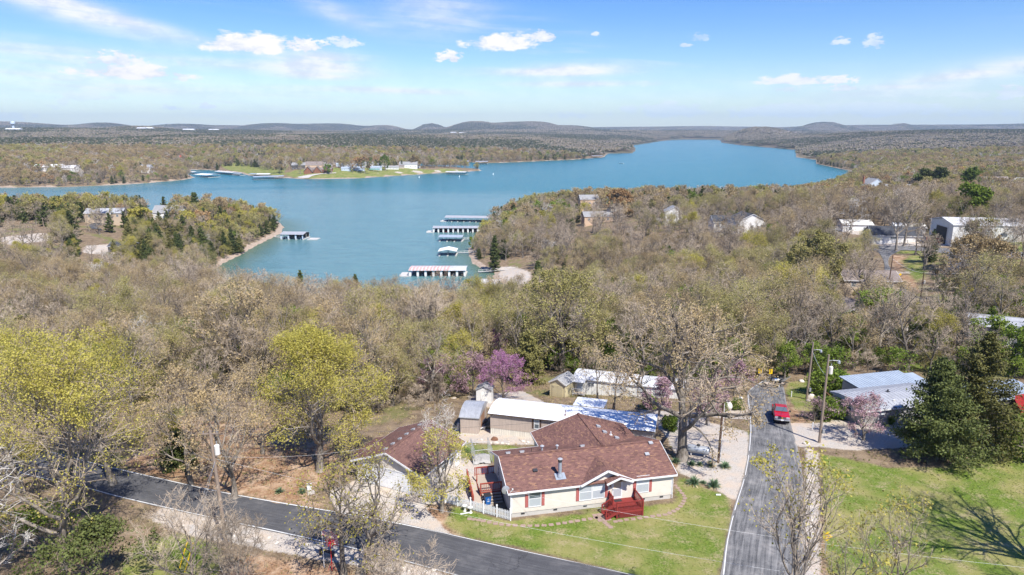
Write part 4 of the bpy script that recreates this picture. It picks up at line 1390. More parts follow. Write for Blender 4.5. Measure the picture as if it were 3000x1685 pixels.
# undergrowth: brush and shrubs beneath the near trees
bx, by = jitter_grid(-150, 150, 62, 190, 3.6, rng)
k = (np.abs(bx) < by * 0.84 + 5); bx, by = bx[k], by[k]
bz = land_z(bx, by)
k = (poly_sd(bx, by, SHORE_W) > 3) & ~in_px(bx, by, bz, CLEAR); bx, by, bz = bx[k], by[k], bz[k]
gw = fbm(bx / 14, by / 14, 33, 3) + .10 * (bx > 30) + .05 * (bx > 5)
bi = np.where(gw > .56, 0, np.where(gw > .48, 1, 2)) ; bi = np.where(rng.random(len(bi)) < .35, 2, bi)
scatter('undergrowth', [joined('u', *STOCK['shrub'][0][:2]), joined('u', *STOCK['shrub'][1][:2]), joined('u', *STOCK['brush'][0][:2])],
        np.stack([bx, by, bz], 1), bi, rng.uniform(0, 6.28, len(bx)), rng.uniform(.6, 1.3, len(bx)), 'brush and green shrubs beneath the bare trees', 'undergrowth')

# middle woods, 430 to 1700 m
th = []
r_ = 428.0
P = []
while r_ < 1750:
    s = 6.6 + max(0, r_ - 600) * 0.0032
    n = int(1.62 * r_ / s)
    a = -0.81 + 1.62 * (np.arange(n) + rng.random()) / n + rng.normal(0, .25 * s / r_, n)
    rr_ = r_ + rng.normal(0, s * .28, n)
    P.append(np.stack([rr_ * np.sin(a), rr_ * np.cos(a)], 1)); r_ += s * .88
P = np.concatenate(P); x, y = P[:, 0], P[:, 1]
d = poly_sd(x, y, SHORE_W); k = d > 2.5; x, y, d = x[k], y[k], d[k]
z = land_z(x, y, d); k = ~in_px(x, y, z, CLEAR) & ~(in_px(x, y, z, THIN) & (rng.random(len(x)) < .65)); x, y, z, d = x[k], y[k], z[k], d[k]
FK = ['bare', 'tan', 'olive', 'yellow', 'green', 'cedar', 'rust', 'pale', 'pink']
W = np.tile(np.array([.42, .24, .15, .03, .05, .12, .02, .035, .004]), (len(x), 1))
n1, n2, n3 = fbm(x / 70, y / 70, 151, 3), fbm(x / 90, y / 90, 161, 3), fbm(x / 60, y / 160, 171, 3)
W[:, 1] *= .3 + 3 * sstep(.45, .62, n2); W[:, 2] *= .3 + 3 * sstep(.48, .64, n1); W[:, 5] *= .15 + 4 * sstep(.5, .66, n3)
W[:, 4] *= .3 + 4 * sstep(.55, .7, fbm(x / 50, y / 50, 181, 3))
u, v = to_pix(x, y, z)
pe = (u < 850) & (v > 560); W[pe, 5] += 1.1; W[pe, 3] += .3; W[pe, 2] += .2
ql = (u < 560) & (v > 425) & (v < 545); W[ql, 1] *= 2.6; W[ql, 5] *= .5
W = W / W.sum(1, keepdims=True)
kd = (W.cumsum(1) > rng.random(len(x))[:, None]).argmax(1)
src = []; first = {}
for q, kk in enumerate(FK):
    first[q] = len(src); src += FARSTOCK[kk]
idx = np.array([first[q] for q in kd]) + rng.integers(0, 2, len(kd))
hs = rng.uniform(.72, 1.15, len(x)) * (.8 + .2 * sstep(3, 40, d)) * (1 + .0002 * np.maximum(np.hypot(x, y) - 600, 0))
scatter('far_woodland', src, np.stack([x, y, z], 1), idx, rng.uniform(0, 6.28, len(x)), hs, 'leafless woods along the lake shores beyond the water')

# distant canopy, from 1.7 km to the hills on the skyline
r_ = 1730.0; P = []; S_ = []
while r_ < 12600:
    k_ = 1.0 + max(0, r_ - 3500) * 0.00022
    s = 50 * k_
    n = int(1.64 * r_ / s)
    a = -0.82 + 1.64 * (np.arange(n) + rng.random()) / n
    rr_ = r_ + rng.normal(0, s * .2, n)
    P.append(np.stack([rr_ * np.sin(a), rr_ * np.cos(a)], 1)); S_.append(np.full(n, k_)); r_ += s * .92
P = np.concatenate(P); S_ = np.concatenate(S_); x, y = P[:, 0], P[:, 1]
d = poly_sd(x, y, SHORE_W); k = d > 27 * S_; x, y, d, S_ = x[k], y[k], d[k], S_[k]
z = land_z(x, y, d); e = 14.0
zx = (land_z(x + e, y) - land_z(x - e, y)) / (2 * e); zy = (land_z(x, y + e) - land_z(x, y - e)) / (2 * e)
n3 = fbm(x / 380, y / 700, 271, 3) + .10 * sstep(-.05, -.4, np.arctan2(x, y)) * sstep(2600, 3600, np.hypot(x, y)) * sstep(6500, 5000, np.hypot(x, y))
idx = rng.integers(0, 3, len(x)); idx = np.where(n3 > .5, np.where(rng.random(len(x)) < .5, 3, 5), idx); idx = np.where(n3 > .58, 4, idx)
idx = np.where((n3 < .5) & (rng.random(len(x)) < .1), 3, idx)
rng_rz = np.zeros(len(x))
scatter('distant_forest', TILES, np.stack([x, y, z - .5], 1), idx, rng_rz, np.stack([S_, S_, np.sqrt(S_)], 1), 'distant forest covering the land and hills to the skyline',
        'forest', tilt=np.stack([np.arctan(zy), -np.arctan(zx)], 1))
# ---------------------------------------------------------------- roads
def smooth_line(P, n):
    """Catmull-Rom through 2-D points, resampled."""
    P = [np.array(p, float) for p in P]
    Q = [2 * P[0] - P[1]] + P + [2 * P[-1] - P[-2]]
    out = []
    m = max(2, n // (len(P) - 1))
    for i in range(1, len(Q) - 2):
        for k in range(m):
            t = k / m
            out.append(0.5 * ((2 * Q[i]) + (-Q[i - 1] + Q[i + 1]) * t + (2 * Q[i - 1] - 5 * Q[i] + 4 * Q[i + 1] - Q[i + 2]) * t * t + (-Q[i - 1] + 3 * Q[i] - 3 * Q[i + 1] + Q[i + 2]) * t ** 3))
    out.append(P[-1])
    return np.array(out)


def road_sheet(name, L, R, lift, m, nc=6, jit=0.0):
    """Sheet between left and right edge lines; uv: across 0-1, along in metres."""
    n = len(L); rg = np.random.default_rng(4)
    L = L + rg.normal(0, jit, L.shape) if jit else L
    R = R + rg.normal(0, jit, R.shape) if jit else R
    t = np.linspace(0, 1, nc)
    XY = L[:, None, :] * (1 - t)[None, :, None] + R[:, None, :] * t[None, :, None]
    xy = XY.reshape(-1, 2)
    z = land_z(xy[:, 0], xy[:, 1]) + lift + 0.05 * np.tile(np.sin(t * math.pi), n)
    me = npmesh(name, np.column_stack([xy, z]), [grid_faces(n, nc)], m, smooth=True)
    if me.polygons[0].normal.z < 0:
        me.flip_normals()
    s = np.concatenate([[0], np.cumsum(np.linalg.norm(np.diff(L, axis=0), axis=1))])
    uvv = np.column_stack([np.tile(t, n), np.repeat(s, nc)])
    uv = me.uv_layers.new(name='UVMap'); vi = np.empty(len(me.loops), np.int32); me.loops.foreach_get('vertex_index', vi)
    uv.data.foreach_set('uv', uvv[vi].astype(np.float32).ravel())
    return tag(link(name, me), kind='structure')


def edge(pts, n):
    return smooth_line([gp(u, v)[:2] if v < 1690 else plane_pt(u, v) for u, v in pts], n)


up_ = edge([(-700, 1130), (-300, 1215), (0, 1283), (61, 1300), (244, 1349), (406, 1387), (660, 1443), (996, 1501), (1199, 1539), (1500, 1607), (1858, 1686), (2300, 1790), (2900, 1940)], 90)
lo_ = edge([(-900, 1170), (-350, 1285), (0, 1369), (76, 1392), (244, 1430), (366, 1463), (660, 1529), (838, 1567), (1016, 1606), (1189, 1648), (1330, 1686), (1700, 1785), (2300, 1960)], 90)
road_sheet('road', up_, lo_, 0.03, M['asphalt'])


def paint(name, E, other, off, w, lift, breaks=None):
    d = other - E; d = d / np.linalg.norm(d, axis=1, keepdims=True)
    A = E + d * off; B = E + d * (off + w)
    mb = MB(); rg = np.random.default_rng(9)
    za, zb = land_z(A[:, 0], A[:, 1]) + lift, land_z(B[:, 0], B[:, 1]) + lift
    for i in range(len(A) - 1):
        if breaks and rg.random() < breaks: continue
        mb.add([(A[i, 0], A[i, 1], za[i]), (B[i, 0], B[i, 1], zb[i]), (B[i + 1, 0], B[i + 1, 1], zb[i + 1]), (A[i + 1, 0], A[i + 1, 1], za[i + 1])], [(0, 1, 2, 3)])
    return tag(mb.build(name, M['line_paint']), kind='structure')


paint('road_edge_line', up_, lo_, 0.10, 0.13, 0.062)
paint('road_edge_line', lo_, up_, 0.10, 0.13, 0.062)
sl = edge([(2250, 1105), (2223, 1124), (2190, 1150), (2195, 1214), (2196, 1265), (2190, 1336), (2176, 1407), (2152, 1483), (2127, 1585), (2112, 1686), (2096, 1790)], 60)
sr = edge([(2318, 1103), (2293, 1123), (2297, 1140), (2304, 1180), (2316, 1240), (2330, 1290), (2345, 1350), (2353, 1420), (2357, 1500), (2356, 1686), (2356, 1790)], 60)
road_sheet('side_road', sl, sr, 0.045, M['worn_asphalt'], jit=0.03)
paint('side_road_edge_line', sl[:55], sr[:55], 0.16, 0.11, 0.075, 0.12)
# the lane farther off on the right, climbing to the gravel lot
fl = edge([(2560, 733), (2578, 745), (2590, 770), (2592, 800), (2600, 835), (2640, 880), (2690, 915)], 40)
fr = edge([(2640, 733), (2608, 752), (2603, 775), (2617, 800), (2640, 835), (2685, 868), (2760, 900)], 40)
road_sheet('lane', fl, fr, 0.10, M['worn_asphalt'])
fl = edge([(2540, 722), (2700, 722), (2850, 735), (3100, 742)], 30)
fr = edge([(2540, 734), (2700, 736), (2850, 752), (3100, 762)], 30)
road_sheet('lane', fl, fr, 0.14, M['worn_asphalt'])
fl = edge([(268, 672), (262, 658), (300, 652), (330, 655)], 20)
fr = edge([(300, 674), (284, 664), (305, 658), (330, 659)], 20)
road_sheet('lane', fl, fr, 0.3, M['asphalt'])
# ---------------------------------------------------------------- building helpers
def lap_wall(mb, x0, x1, z0, z1, y=0.0, pitch=0.115, width=None, flip=1, axis='x'):
    """Clapboards: each course a real lap, its foot proud of the course below. width(z) trims a gable."""
    n = int(round((z1 - z0) / pitch)); dz = (z1 - z0) / n
    for i in range(n):
        za, zb = z0 + i * dz, z0 + (i + 1) * dz
        a, b = (x0, x1) if width is None else width((za + zb) / 2)
        if b - a < 0.05: continue
        yo = y - 0.022 * flip; yi = y - 0.004 * flip
        pts = [(a, yo, za), (b, yo, za), (b, yi, zb), (a, yi, zb), (a, y + .01 * flip, za), (b, y + .01 * flip, za)]
        if axis == 'y': pts = [(p[1], p[0], p[2]) for p in pts]
        mb.add(pts, [(0, 1, 2, 3), (4, 5, 1, 0)])


WIN = {}


def window(parent, x, y, z, w, h, rz=0.0, fm='white_paint', gm='glass', lower='glass', double=True, name='window', label=None):
    """Sash window: frame with rails (part), panes (sub-parts). Origin: lower left corner, facing -y."""
    key = (round(w, 2), round(h, 2), fm, gm, lower, double)
    if key not in WIN:
        t = 0.07; f = MB(); d = 0.05
        f.box(-t, -d, -t, w + t, 0.0, 0); f.box(-t, -d, h, w + t, 0.0, h + t); f.box(-t, -d, 0, 0, 0.0, h); f.box(w, -d, 0, w + t, 0.0, h)
        if double: f.box(0, -d + .012, h * .5 - .03, w, 0, h * .5 + .03)
        fo = f.build(name, M[fm]); p = MB(); p.box(0, -0.028, h * .5 if double else 0, w, -0.008, h); pm = p.build('pane', M[gm])
        fm_, pm_ = fo.data, pm.data; bpy.data.objects.remove(fo); bpy.data.objects.remove(pm)
        lm_ = None
        if double:
            p = MB(); p.box(0, -0.024, 0, w, -0.006, h * .5); lo = p.build('pane', M[lower]); lm_ = lo.data; bpy.data.objects.remove(lo)
        WIN[key] = (fm_, pm_, lm_)
    a, b, c = WIN[key]
    o = link(name, a, parent); o.location = (x, y, z); o.rotation_euler = (0, 0, rz)
    if label: o['label'] = label
    link('pane', b, o)
    if c is not None: link('pane', c, o)
    return o


def boxpart(name, m, parent, *bx):
    mb = MB()
    for b in bx: mb.box(*b)
    return mb.build(name, M[m], parent)


def gable_roof(parent, x0, x1, y0, y1, ez, rz_, m, ridge='x', t=0.16, fascia='white_paint', name='roof', ribs=0):
    """Two slopes with thickness over the rectangle, eave height ez, ridge height rz_."""
    mb = MB()
    if ridge == 'x':
        ym = (y0 + y1) / 2
        mb.slab([(x0, y0, ez), (x1, y0, ez), (x1, ym, rz_), (x0, ym, rz_)], t); mb.slab([(x0, ym, rz_), (x1, ym, rz_), (x1, y1, ez), (x0, y1, ez)], t)
        mb.bar((x0, ym, rz_ + .01), (x1, ym, rz_ + .01), 0.28, 0.05)
        if ribs:
            x = x0
            while x < x1:
                mb.bar((x, y0, ez + .02), (x, ym, rz_ + .02), .05, .05); mb.bar((x, ym, rz_ + .02), (x, y1, ez + .02), .05, .05); x += ribs
    else:
        xm = (x0 + x1) / 2
        mb.slab([(x0, y0, ez), (xm, y0, rz_), (xm, y1, rz_), (x0, y1, ez)], t); mb.slab([(xm, y0, rz_), (x1, y0, ez), (x1, y1, ez), (xm, y1, rz_)], t)
        mb.bar((xm, y0, rz_ + .01), (xm, y1, rz_ + .01), 0.28, 0.05)
        if ribs:
            y = y0
            while y < y1:
                mb.bar((x0, y, ez + .02), (xm, y, rz_ + .02), .05, .05); mb.bar((xm, y, rz_ + .02), (x1, y, ez + .02), .05, .05); y += ribs
    r = mb.build(name, M[m], parent)
    if fascia:
        f = MB()
        if ridge == 'x':
            ym = (y0 + y1) / 2
            f.bar((x0, y0 - .01, ez - .10), (x1, y0 - .01, ez - .10), .05, .17); f.bar((x0, y1 + .01, ez - .10), (x1, y1 + .01, ez - .10), .05, .17)
            for x in (x0 - .02, x1 + .02):
                f.bar((x, y0, ez - .11), (x, ym, rz_ - .11), .05, .2); f.bar((x, ym, rz_ - .11), (x, y1, ez - .11), .05, .2)
        else:
            xm = (x0 + x1) / 2
            f.bar((x0 - .01, y0, ez - .10), (x0 - .01, y1, ez - .10), .05, .17); f.bar((x1 + .01, y0, ez - .10), (x1 + .01, y1, ez - .10), .05, .17)
            for y in (y0 - .02, y1 + .02):
                f.bar((x0, y, ez - .11), (xm, y, rz_ - .11), .05, .2); f.bar((xm, y, rz_ - .11), (x1, y, ez - .11), .05, .2)
        f.build('fascia', M[fascia], parent)
    return r


def gable_body(parent, x0, x1, y0, y1, z0, ez, rz_, m, ridge='x', name='wall'):
    mb = MB()
    if ridge == 'x':
        ym = (y0 + y1) / 2; k = (rz_ - ez) 
        mb.prism([(y0, z0), (y1, z0), (y1, ez - .1), (ym, rz_ - .17), (y0, ez - .1)], x0, x1, 'x')
    else:
        xm = (x0 + x1) / 2
        mb.prism([(x0, z0), (x1, z0), (x1, ez - .1), (xm, rz_ - .17), (x0, ez - .1)], y0, y1, 'y')
    return mb.build(name, M[m], parent)


def cottage(name, label, cat, x, y, z, rz, L, W, eave, ridge_h, wm, rm, ridge='x', wins=(), doors=(), over=0.4, group=None, chimney=None, sides=True, gcol='glass', sink=1.5):
    """House: walls, roof, fascia, windows; origin front-left corner; wins = (x, z, w, h) on the front."""
    r = empty(name, (x, y, z), rz, label, cat, group)
    gable_body(r, 0, L, 0, W, -sink, eave, ridge_h, wm, ridge)
    gable_roof(r, -over, L + over, -over, W + over, eave, ridge_h, rm, ridge)
    for (wx, wz, ww, wh) in wins: window(r, wx, -0.003, wz, ww, wh, gm=gcol, lower=gcol)
    for (wx, ww, wh, m) in doors:
        boxpart('door', m, r, (wx, -0.06, 0.05, wx + ww, -0.003, wh))
    if sides:
        window(r, -0.003, W * .65, 1.0, 1.0, 1.1, rz=-math.pi / 2, gm=gcol, lower=gcol)
        window(r, L + .003, W * .35, 1.0, 1.0, 1.1, rz=math.pi / 2, gm=gcol, lower=gcol)
    if chimney: boxpart('chimney', 'brick_wall', r, chimney)
    return r


def roof_vent(parent, x, y, z, m='vent_grey', tilt=0.0, s=1.0):
    mb = MB(); mb.cbox(0, 0, 0.06 * s, .42 * s, .36 * s, .12 * s); mb.cbox(0, 0, .15 * s, .5 * s, .42 * s, .06 * s)
    o = mb.build('roof_vent', M[m], parent); o.location = (x, y, z); o.rotation_euler = (tilt, 0, 0); return o


# ---------------------------------------------------------------- the brown-roofed house
HA = math.radians(12.43)
H0 = Vector((-0.09, 59.99, 0))
hs_ = empty('house', H0, HA, 'cream single-storey house with brown shingle roof and red shutters above the lawn', 'house')
HL, HW, EZ, RZ = 16.85, 8.45, 2.88, 4.5
PB = (RZ - EZ) / (HW / 2 + .35)
boxpart('foundation', 'foundation_block', hs_, (0.04, .04, -.6, HL - .04, HW - .04, .5), (5.45, HW, -.9, 16.05, 12.05, .5))
mb = MB(); lap_wall(mb, 0, HL, .5, 2.86)
mb.prism([(0.0, .5), (HL, .5), (HL, 2.86), (0, 2.86)], .02, HW, 'y')
lap_wall(mb, 7.2, 12.25, 2.86, 4.05, width=lambda z: (7.35 + (z - 2.86) / 1.2 * 2.4, 12.1 - (z - 2.86) / 1.2 * 2.35))
mb.prism([(7.3, 2.86), (12.15, 2.86), (9.73, 4.0)], .02, 2.2, 'y')
mb.build('wall', M['cream_siding'], hs_)
mb = MB()
wf = lambda z: ((0.0, HW) if z < 2.75 else ((z - 2.75) / (RZ - .2 - 2.75) * HW / 2, HW - (z - 2.75) / (RZ - .2 - 2.75) * HW / 2))
lap_wall(mb, 0, HW, .5, RZ - .2, y=0, width=wf, axis='y'); lap_wall(mb, 0, HW, .5, RZ - .2, y=HL, width=wf, axis='y', flip=-1)
mb.prism([(0.02, 2.6), (HW - .02, 2.6), (HW / 2, RZ - .2)], .02, HL - .02, 'x')
mb.build('end_wall', M['side_siding'], hs_)
mb = MB(); mb.prism([(5.4, .5), (16.1, .5), (16.1, 2.8), (10.75, 4.45), (5.4, 2.8)], HW - .5, 12.1, 'y'); mb.build('rear_wing_wall', M['side_siding'], hs_)
boxpart('corner_trim', 'white_paint', hs_, (-.035, -.035, .5, .09, .06, 2.8), (HL - .09, -.035, .5, HL + .035, .06, 2.8), (-.035, HW - .06, .5, .06, HW + .03, 2.8))
# roof: front block, rear wing, entrance gable and the small porch gable
rf = MB(); ym = HW / 2; o_ = .35
rf.slab([(-.38, -o_, EZ), (HL + .38, -o_, EZ), (HL + .38, ym, RZ), (-.38, ym, RZ)], .14)
rf.slab([(-.38, ym, RZ), (HL + .38, ym, RZ), (HL + .38, HW + o_, EZ), (-.38, HW + o_, EZ)], .14)
rf.bar((-.38, ym, RZ + .015), (HL + .38, ym, RZ + .015), .3, .05)
rf.build('roof', M['brown_shingles_x'], hs_)
rf = MB(); WR = 4.72; xm = 10.75
rf.slab([(5.05, ym + .9, EZ), (xm, ym - .15, WR), (xm, 12.45, WR), (5.05, 12.45, EZ)], .14)
rf.slab([(xm, ym - .15, WR), (16.45, ym + .9, EZ), (16.45, 12.45, EZ), (xm, 12.45, WR)], .14)
rf.bar((xm, ym + .05, WR + .015), (xm, 12.45, WR + .015), .3, .05)
rf.build('rear_wing_roof', M['brown_shingles_y'], hs_)
rf = MB(); gx0, gx1, gm_, gz_ = 7.0, 12.45, 9.73, 4.22
rf.slab([(gx0, -.45, EZ + .03), (gm_, -.45, gz_), (gm_, 3.0, gz_), (gx0, -.1, EZ + .03)], .12)
rf.slab([(gm_, -.45, gz_), (gx1, -.45, EZ + .03), (gx1, -.1, EZ + .03), (gm_, 3.0, gz_)], .12)
rf.build('entrance_gable_roof', M['brown_shingles_y'], hs_)
rf = MB()
rf.slab([(9.5, -.95, 3.02), (10.88, -.95, 3.58), (10.88, .02, 3.58), (9.5, .02, 3.02)], .09)
rf.slab([(10.88, -.95, 3.58), (12.2, -.95, 3.04), (12.2, .02, 3.04), (10.88, .02, 3.58)], .09)
rf.build('porch_roof', M['brown_shingles_y'], hs_)
f = MB()
f.bar((-.38, -.38, EZ - .09), (7.05, -.38, EZ - .09), .07, .17); f.bar((12.4, -.38, EZ - .09), (HL + .38, -.38, EZ - .09), .07, .17)
f.bar((6.95, -.49, EZ - .06), (gm_, -.49, gz_ - .08), .07, .22); f.bar((gm_, -.49, gz_ - .08), (12.5, -.49, EZ - .06), .07, .22)
f.bar((9.45, -.98, 2.95), (10.88, -.98, 3.51), .05, .2); f.bar((10.88, -.98, 3.51), (12.25, -.98, 2.97), .05, .2)
for xx in (-.40, HL + .40):
    f.bar((xx, -.36, EZ - .08), (xx, ym, RZ - .08), .05, .2); f.bar((xx, ym, RZ - .08), (xx, HW + .36, EZ - .08), .05, .2)
f.bar((-.38, HW + .38, EZ - .09), (5.1, HW + .38, EZ - .09), .05, .17)
f.bar((5.03, ym + 3, EZ - .09), (5.03, 12.45, EZ - .09), .05, .17); f.bar((5.05, 12.48, EZ - .09), (xm, 12.48, WR - .09), .05, .2); f.bar((xm, 12.48, WR - .09), (16.45, 12.48, EZ - .09), .05, .2)
f.build('fascia', M['white_paint'], hs_)
boxpart('soffit', 'white_paint', hs_, (-.3, -.33, EZ - .2, 7.1, -.03, EZ - .17), (12.35, -.33, EZ - .2, HL + .3, -.03, EZ - .17))
f = MB(); f.tube([(HL + .12, -.3, EZ - .15), (HL + .06, -.08, EZ - .45), (HL + .06, -.08, .1)], .045, 6); f.tube([(-.1, -.3, EZ - .15), (-.06, -.08, EZ - .45), (-.06, -.08, .15)], .045, 6)
f.build('downspout', M['white_paint'], hs_)
for (wx, ww, wz, wh, gm, lw) in ((1.8, 1.15, 1.03, 1.66, 'glass', 'pale_glass'), (6.98, 1.19, 1.07, 1.70, 'pale_glass', 'pale_glass'), (8.34, 1.17, 1.12, 1.70, 'blind', 'pale_glass'), (13.02, 1.24, 1.18, 1.75, 'blind', 'pale_glass')):
    window(hs_, wx, -.024, wz, ww, wh, gm=gm, lower=lw)
for sx, sz, sh in ((1.40, 1.0, 1.74), (3.06, 1.0, 1.74), (6.60, 1.02, 1.80), (9.61, 1.06, 1.80), (12.62, 1.12, 1.80), (14.34, 1.12, 1.84)):
    m_ = MB(); m_.box(sx, -.06, sz, sx + .30, -.024, sz + sh)
    for q in range(12): m_.box(sx + .04, -.072, sz + .06 + q * (sh - .1) / 12, sx + .26, -.06, sz + .06 + (q + .6) * (sh - .1) / 12)
    m_.build('shutter', M['shutter_red'], hs_)
dr = boxpart('door', 'white_paint', hs_, (10.38, -.07, .78, 10.5, -.024, 3.0), (11.32, -.07, .78, 11.44, -.024, 3.0), (10.5, -.07, 2.9, 11.32, -.024, 3.0), (10.5, -.07, .78, 11.32, -.024, 1.0), (10.5, -.07, 1.85, 11.32, -.024, 1.93))
boxpart('pane', 'curtain', dr, (10.5, -.05, 1.93, 11.32, -.026, 2.9)); boxpart('pane', 'pale_glass', dr, (10.5, -.05, 1.0, 11.32, -.026, 1.85)); boxpart('handle', 'steel', dr, (10.42, -.11, 1.75, 10.47, -.07, 1.95))
m_ = MB(); m_.tube([(10.12, -.03, 2.45), (10.12, -.16, 2.5), (10.12, -.16, 2.42)], [.03, .03, .03], 6); m_.tube([(10.12, -.16, 2.2), (10.12, -.16, 2.28), (10.12, -.16, 2.42), (10.12, -.16, 2.46)], [.03, .085, .085, .02], 8); m_.build('wall_lantern', M['rust_post'], hs_)
for vx in (1.0, 4.3, 7.4, 13.6, 15.6): boxpart('foundation_vent', 'dark_metal', hs_, (vx, .015, .24, vx + .38, .05, .40))
# openings of the shaded end wall
window(hs_, -.024, 6.3, 1.35, .8, 1.2, rz=-math.pi / 2)
d2 = boxpart('door', 'white_paint', hs_, (-.06, 4.9, .8, -.024, 5.8, 2.75)); boxpart('pane', 'pale_glass', d2, (-.075, 5.05, 1.0, -.061, 5.65, 2.6))
# roof furniture
sl_ = math.atan(PB)
for s_, v_ in ((.9, 5.6), (2.35, 5.45), (8.9, 5.25)): roof_vent(hs_, s_, v_, RZ - (v_ - ym) * PB + .0, tilt=-sl_)
for s_, v_ in ((2.9, 1.95), (15.1, 2.5), (17.0 - .9, 3.9)): roof_vent(hs_, s_, v_, RZ - (ym - v_) * PB + .0, tilt=sl_, m='vent_grey' if s_ > 5 else 'dark_metal', s=.9)
wp = (WR - EZ) / 5.7
for s_, v_ in ((12.1, 9.3), (12.35, 7.9), (13.4, 6.9)): o = roof_vent(hs_, s_, v_, WR - (s_ - xm) * wp); o.rotation_euler = (0, math.atan(wp), 0)
for s_, v_, hh, rr_ in ((4.55, 5.5, .45, .17), (6.15, 5.35, .35, .13)):
    m_ = MB(); zz = RZ - (v_ - ym) * PB; m_.tube([(s_, v_, zz - .1), (s_, v_, zz + hh)], rr_ * .6, 8); m_.tube([(s_, v_, zz + hh), (s_, v_, zz + hh + .06), (s_, v_, zz + hh + .16)], [rr_ * 1.3, rr_ * 1.4, rr_ * .5], 10); m_.build('vent_pipe', M['vent_grey'], hs_)
m_ = MB(); zz = WR - (13.0 - xm) * wp; m_.tube([(13.0, 7.6, zz - .1), (13.0, 7.6, zz + .42)], .05, 8); m_.cbox(13.0, 7.6, zz + .02, .3, .3, .05); m_.build('vent_pipe', M['white_paint'], hs_)
m_ = MB(); m_.tube([(3.4, 5.5, 4.0), (3.4, 5.5, 4.4)], .03, 6); m_.build('vent_pipe', M['black_plastic'], hs_)
ch = MB(); zz = RZ - (ym - .95) * PB
ch.add([(4.7, .55, zz - .10), (5.75, .55, zz - .10), (5.75, 1.35, zz + .2), (4.7, 1.35, zz + .2)], [(0, 1, 2, 3)]); ch.tube([(5.18, .95, zz - .1), (5.18, .95, zz + .12), (5.18, .95, zz + .4)], [.34, .30, .19], 12)
ch.tube([(5.18, .95, zz + .3), (5.18, .95, zz + 1.62)], .175, 14); ch.tube([(5.18, .95, zz + .9), (5.18, .95, zz + .95)], .19, 14)
fl_ = ch.build('flue', M['flue_grey'], hs_)
m_ = MB(); m_.tube([(5.18, .95, zz + 1.62), (5.18, .95, zz + 1.9)], .21, 14); m_.build('cap_screen', M['dark_metal'], fl_)
m_ = MB(); m_.tube([(5.18, .95, zz + 1.9), (5.18, .95, zz + 1.95), (5.18, .95, zz + 2.02)], [.25, .25, .12], 14); m_.build('cap', M['vent_grey'], fl_)


def hloc(s, v, z=0.0):
    """House frame to world."""
    return H0 + Vector((s * math.cos(HA) - v * math.sin(HA), s * math.sin(HA) + v * math.cos(HA), z))


# satellite dish at the front-left corner
ds = empty('satellite_dish', hloc(-.25, .3, 2.9), HA, 'grey satellite dish on the front left roof corner of the brown-roofed house', 'satellite dish')
m_ = MB()
for i in range(5):
    r0, r1 = i * .08, (i + 1) * .08
    for k in range(14):
        a0, a1 = k * math.pi / 7, (k + 1) * math.pi / 7
        P_ = lambda r, a: (r * math.cos(a) - .25, -.25 + r * r * .5, .12 + r * math.sin(a) * 1.15)
        m_.add([P_(r0, a0), P_(r1, a0), P_(r1, a1), P_(r0, a1)], [(0, 1, 2, 3)])
m_.build('dish', M['steel'], ds)
m_ = MB(); m_.tube([(-.25, -.2, .1), (0, 0, -.05), (.15, .1, -.15)], .03, 6); m_.build('mast', M['steel'], ds)
m_ = MB(); m_.tube([(-.25, -.2, -.3), (.1, -.55, .0), (.35, -.5, .28)], .025, 6); m_.cbox(.36, -.5, .3, .12, .14, .12); m_.build('feed_arm', M['off_white'], ds)

# ---------------------------------------------------------------- front deck
dk = empty('front_deck', hloc(0, 0), HA, 'dark red wooden deck with lattice skirt and steps at the front door', 'deck')
DX0, DX1, DY0, DZ = 10.05, 12.75, -2.32, .76
for i in range(19):
    x_ = DX0 + i * (DX1 - DX0) / 19; boxpart('deck_board', 'deck_red', dk, (x_ + .006, DY0, DZ - .04 + .003 * (i % 2), x_ + (DX1 - DX0) / 19 - .006, -.05, DZ + .003 * (i % 2)))
boxpart('frame', 'deck_red', dk, (DX0, DY0 - .04, DZ - .22, DX1, DY0, DZ - .042), (DX0 - .04, DY0, DZ - .22, DX0, -.05, DZ - .042), (DX1, DY0, DZ - .22, DX1 + .04, -.05, DZ - .042))
for px, py in ((DX0, DY0), (DX1, DY0), (DX0, -1.15), (DX1, -.12), (DX0, -.12)):
    boxpart('post', 'deck_red', dk, (px - .06, py - .06, 0, px + .06, py + .06, DZ + 1.0))
def railing(parent, m, a, b, z0, z1, n, h=.92, gap=.1):
    """Top and bottom rail with n balusters from a to b (deck heights z0, z1)."""
    a, b = Vector((a[0], a[1], z0)), Vector((b[0], b[1], z1)); up_v = Vector((0, 0, 1))
    t = MB(); t.bar(a + up_v * h, b + up_v * h, .12, .05); t.build('top_rail', M[m], parent)
    t = MB(); t.bar(a + up_v * gap, b + up_v * gap, .07, .05); t.bar(a + up_v * (h - .08), b + up_v * (h - .08), .05, .06); t.build('rail', M[m], parent)
    for i in range(n):
        p = a.lerp(b, (i + .5) / n); t = MB(); t.cbox(p.x, p.y, p.z + (gap + h) / 2, .038, .038, h - gap - .06); t.build('baluster', M[m], parent)


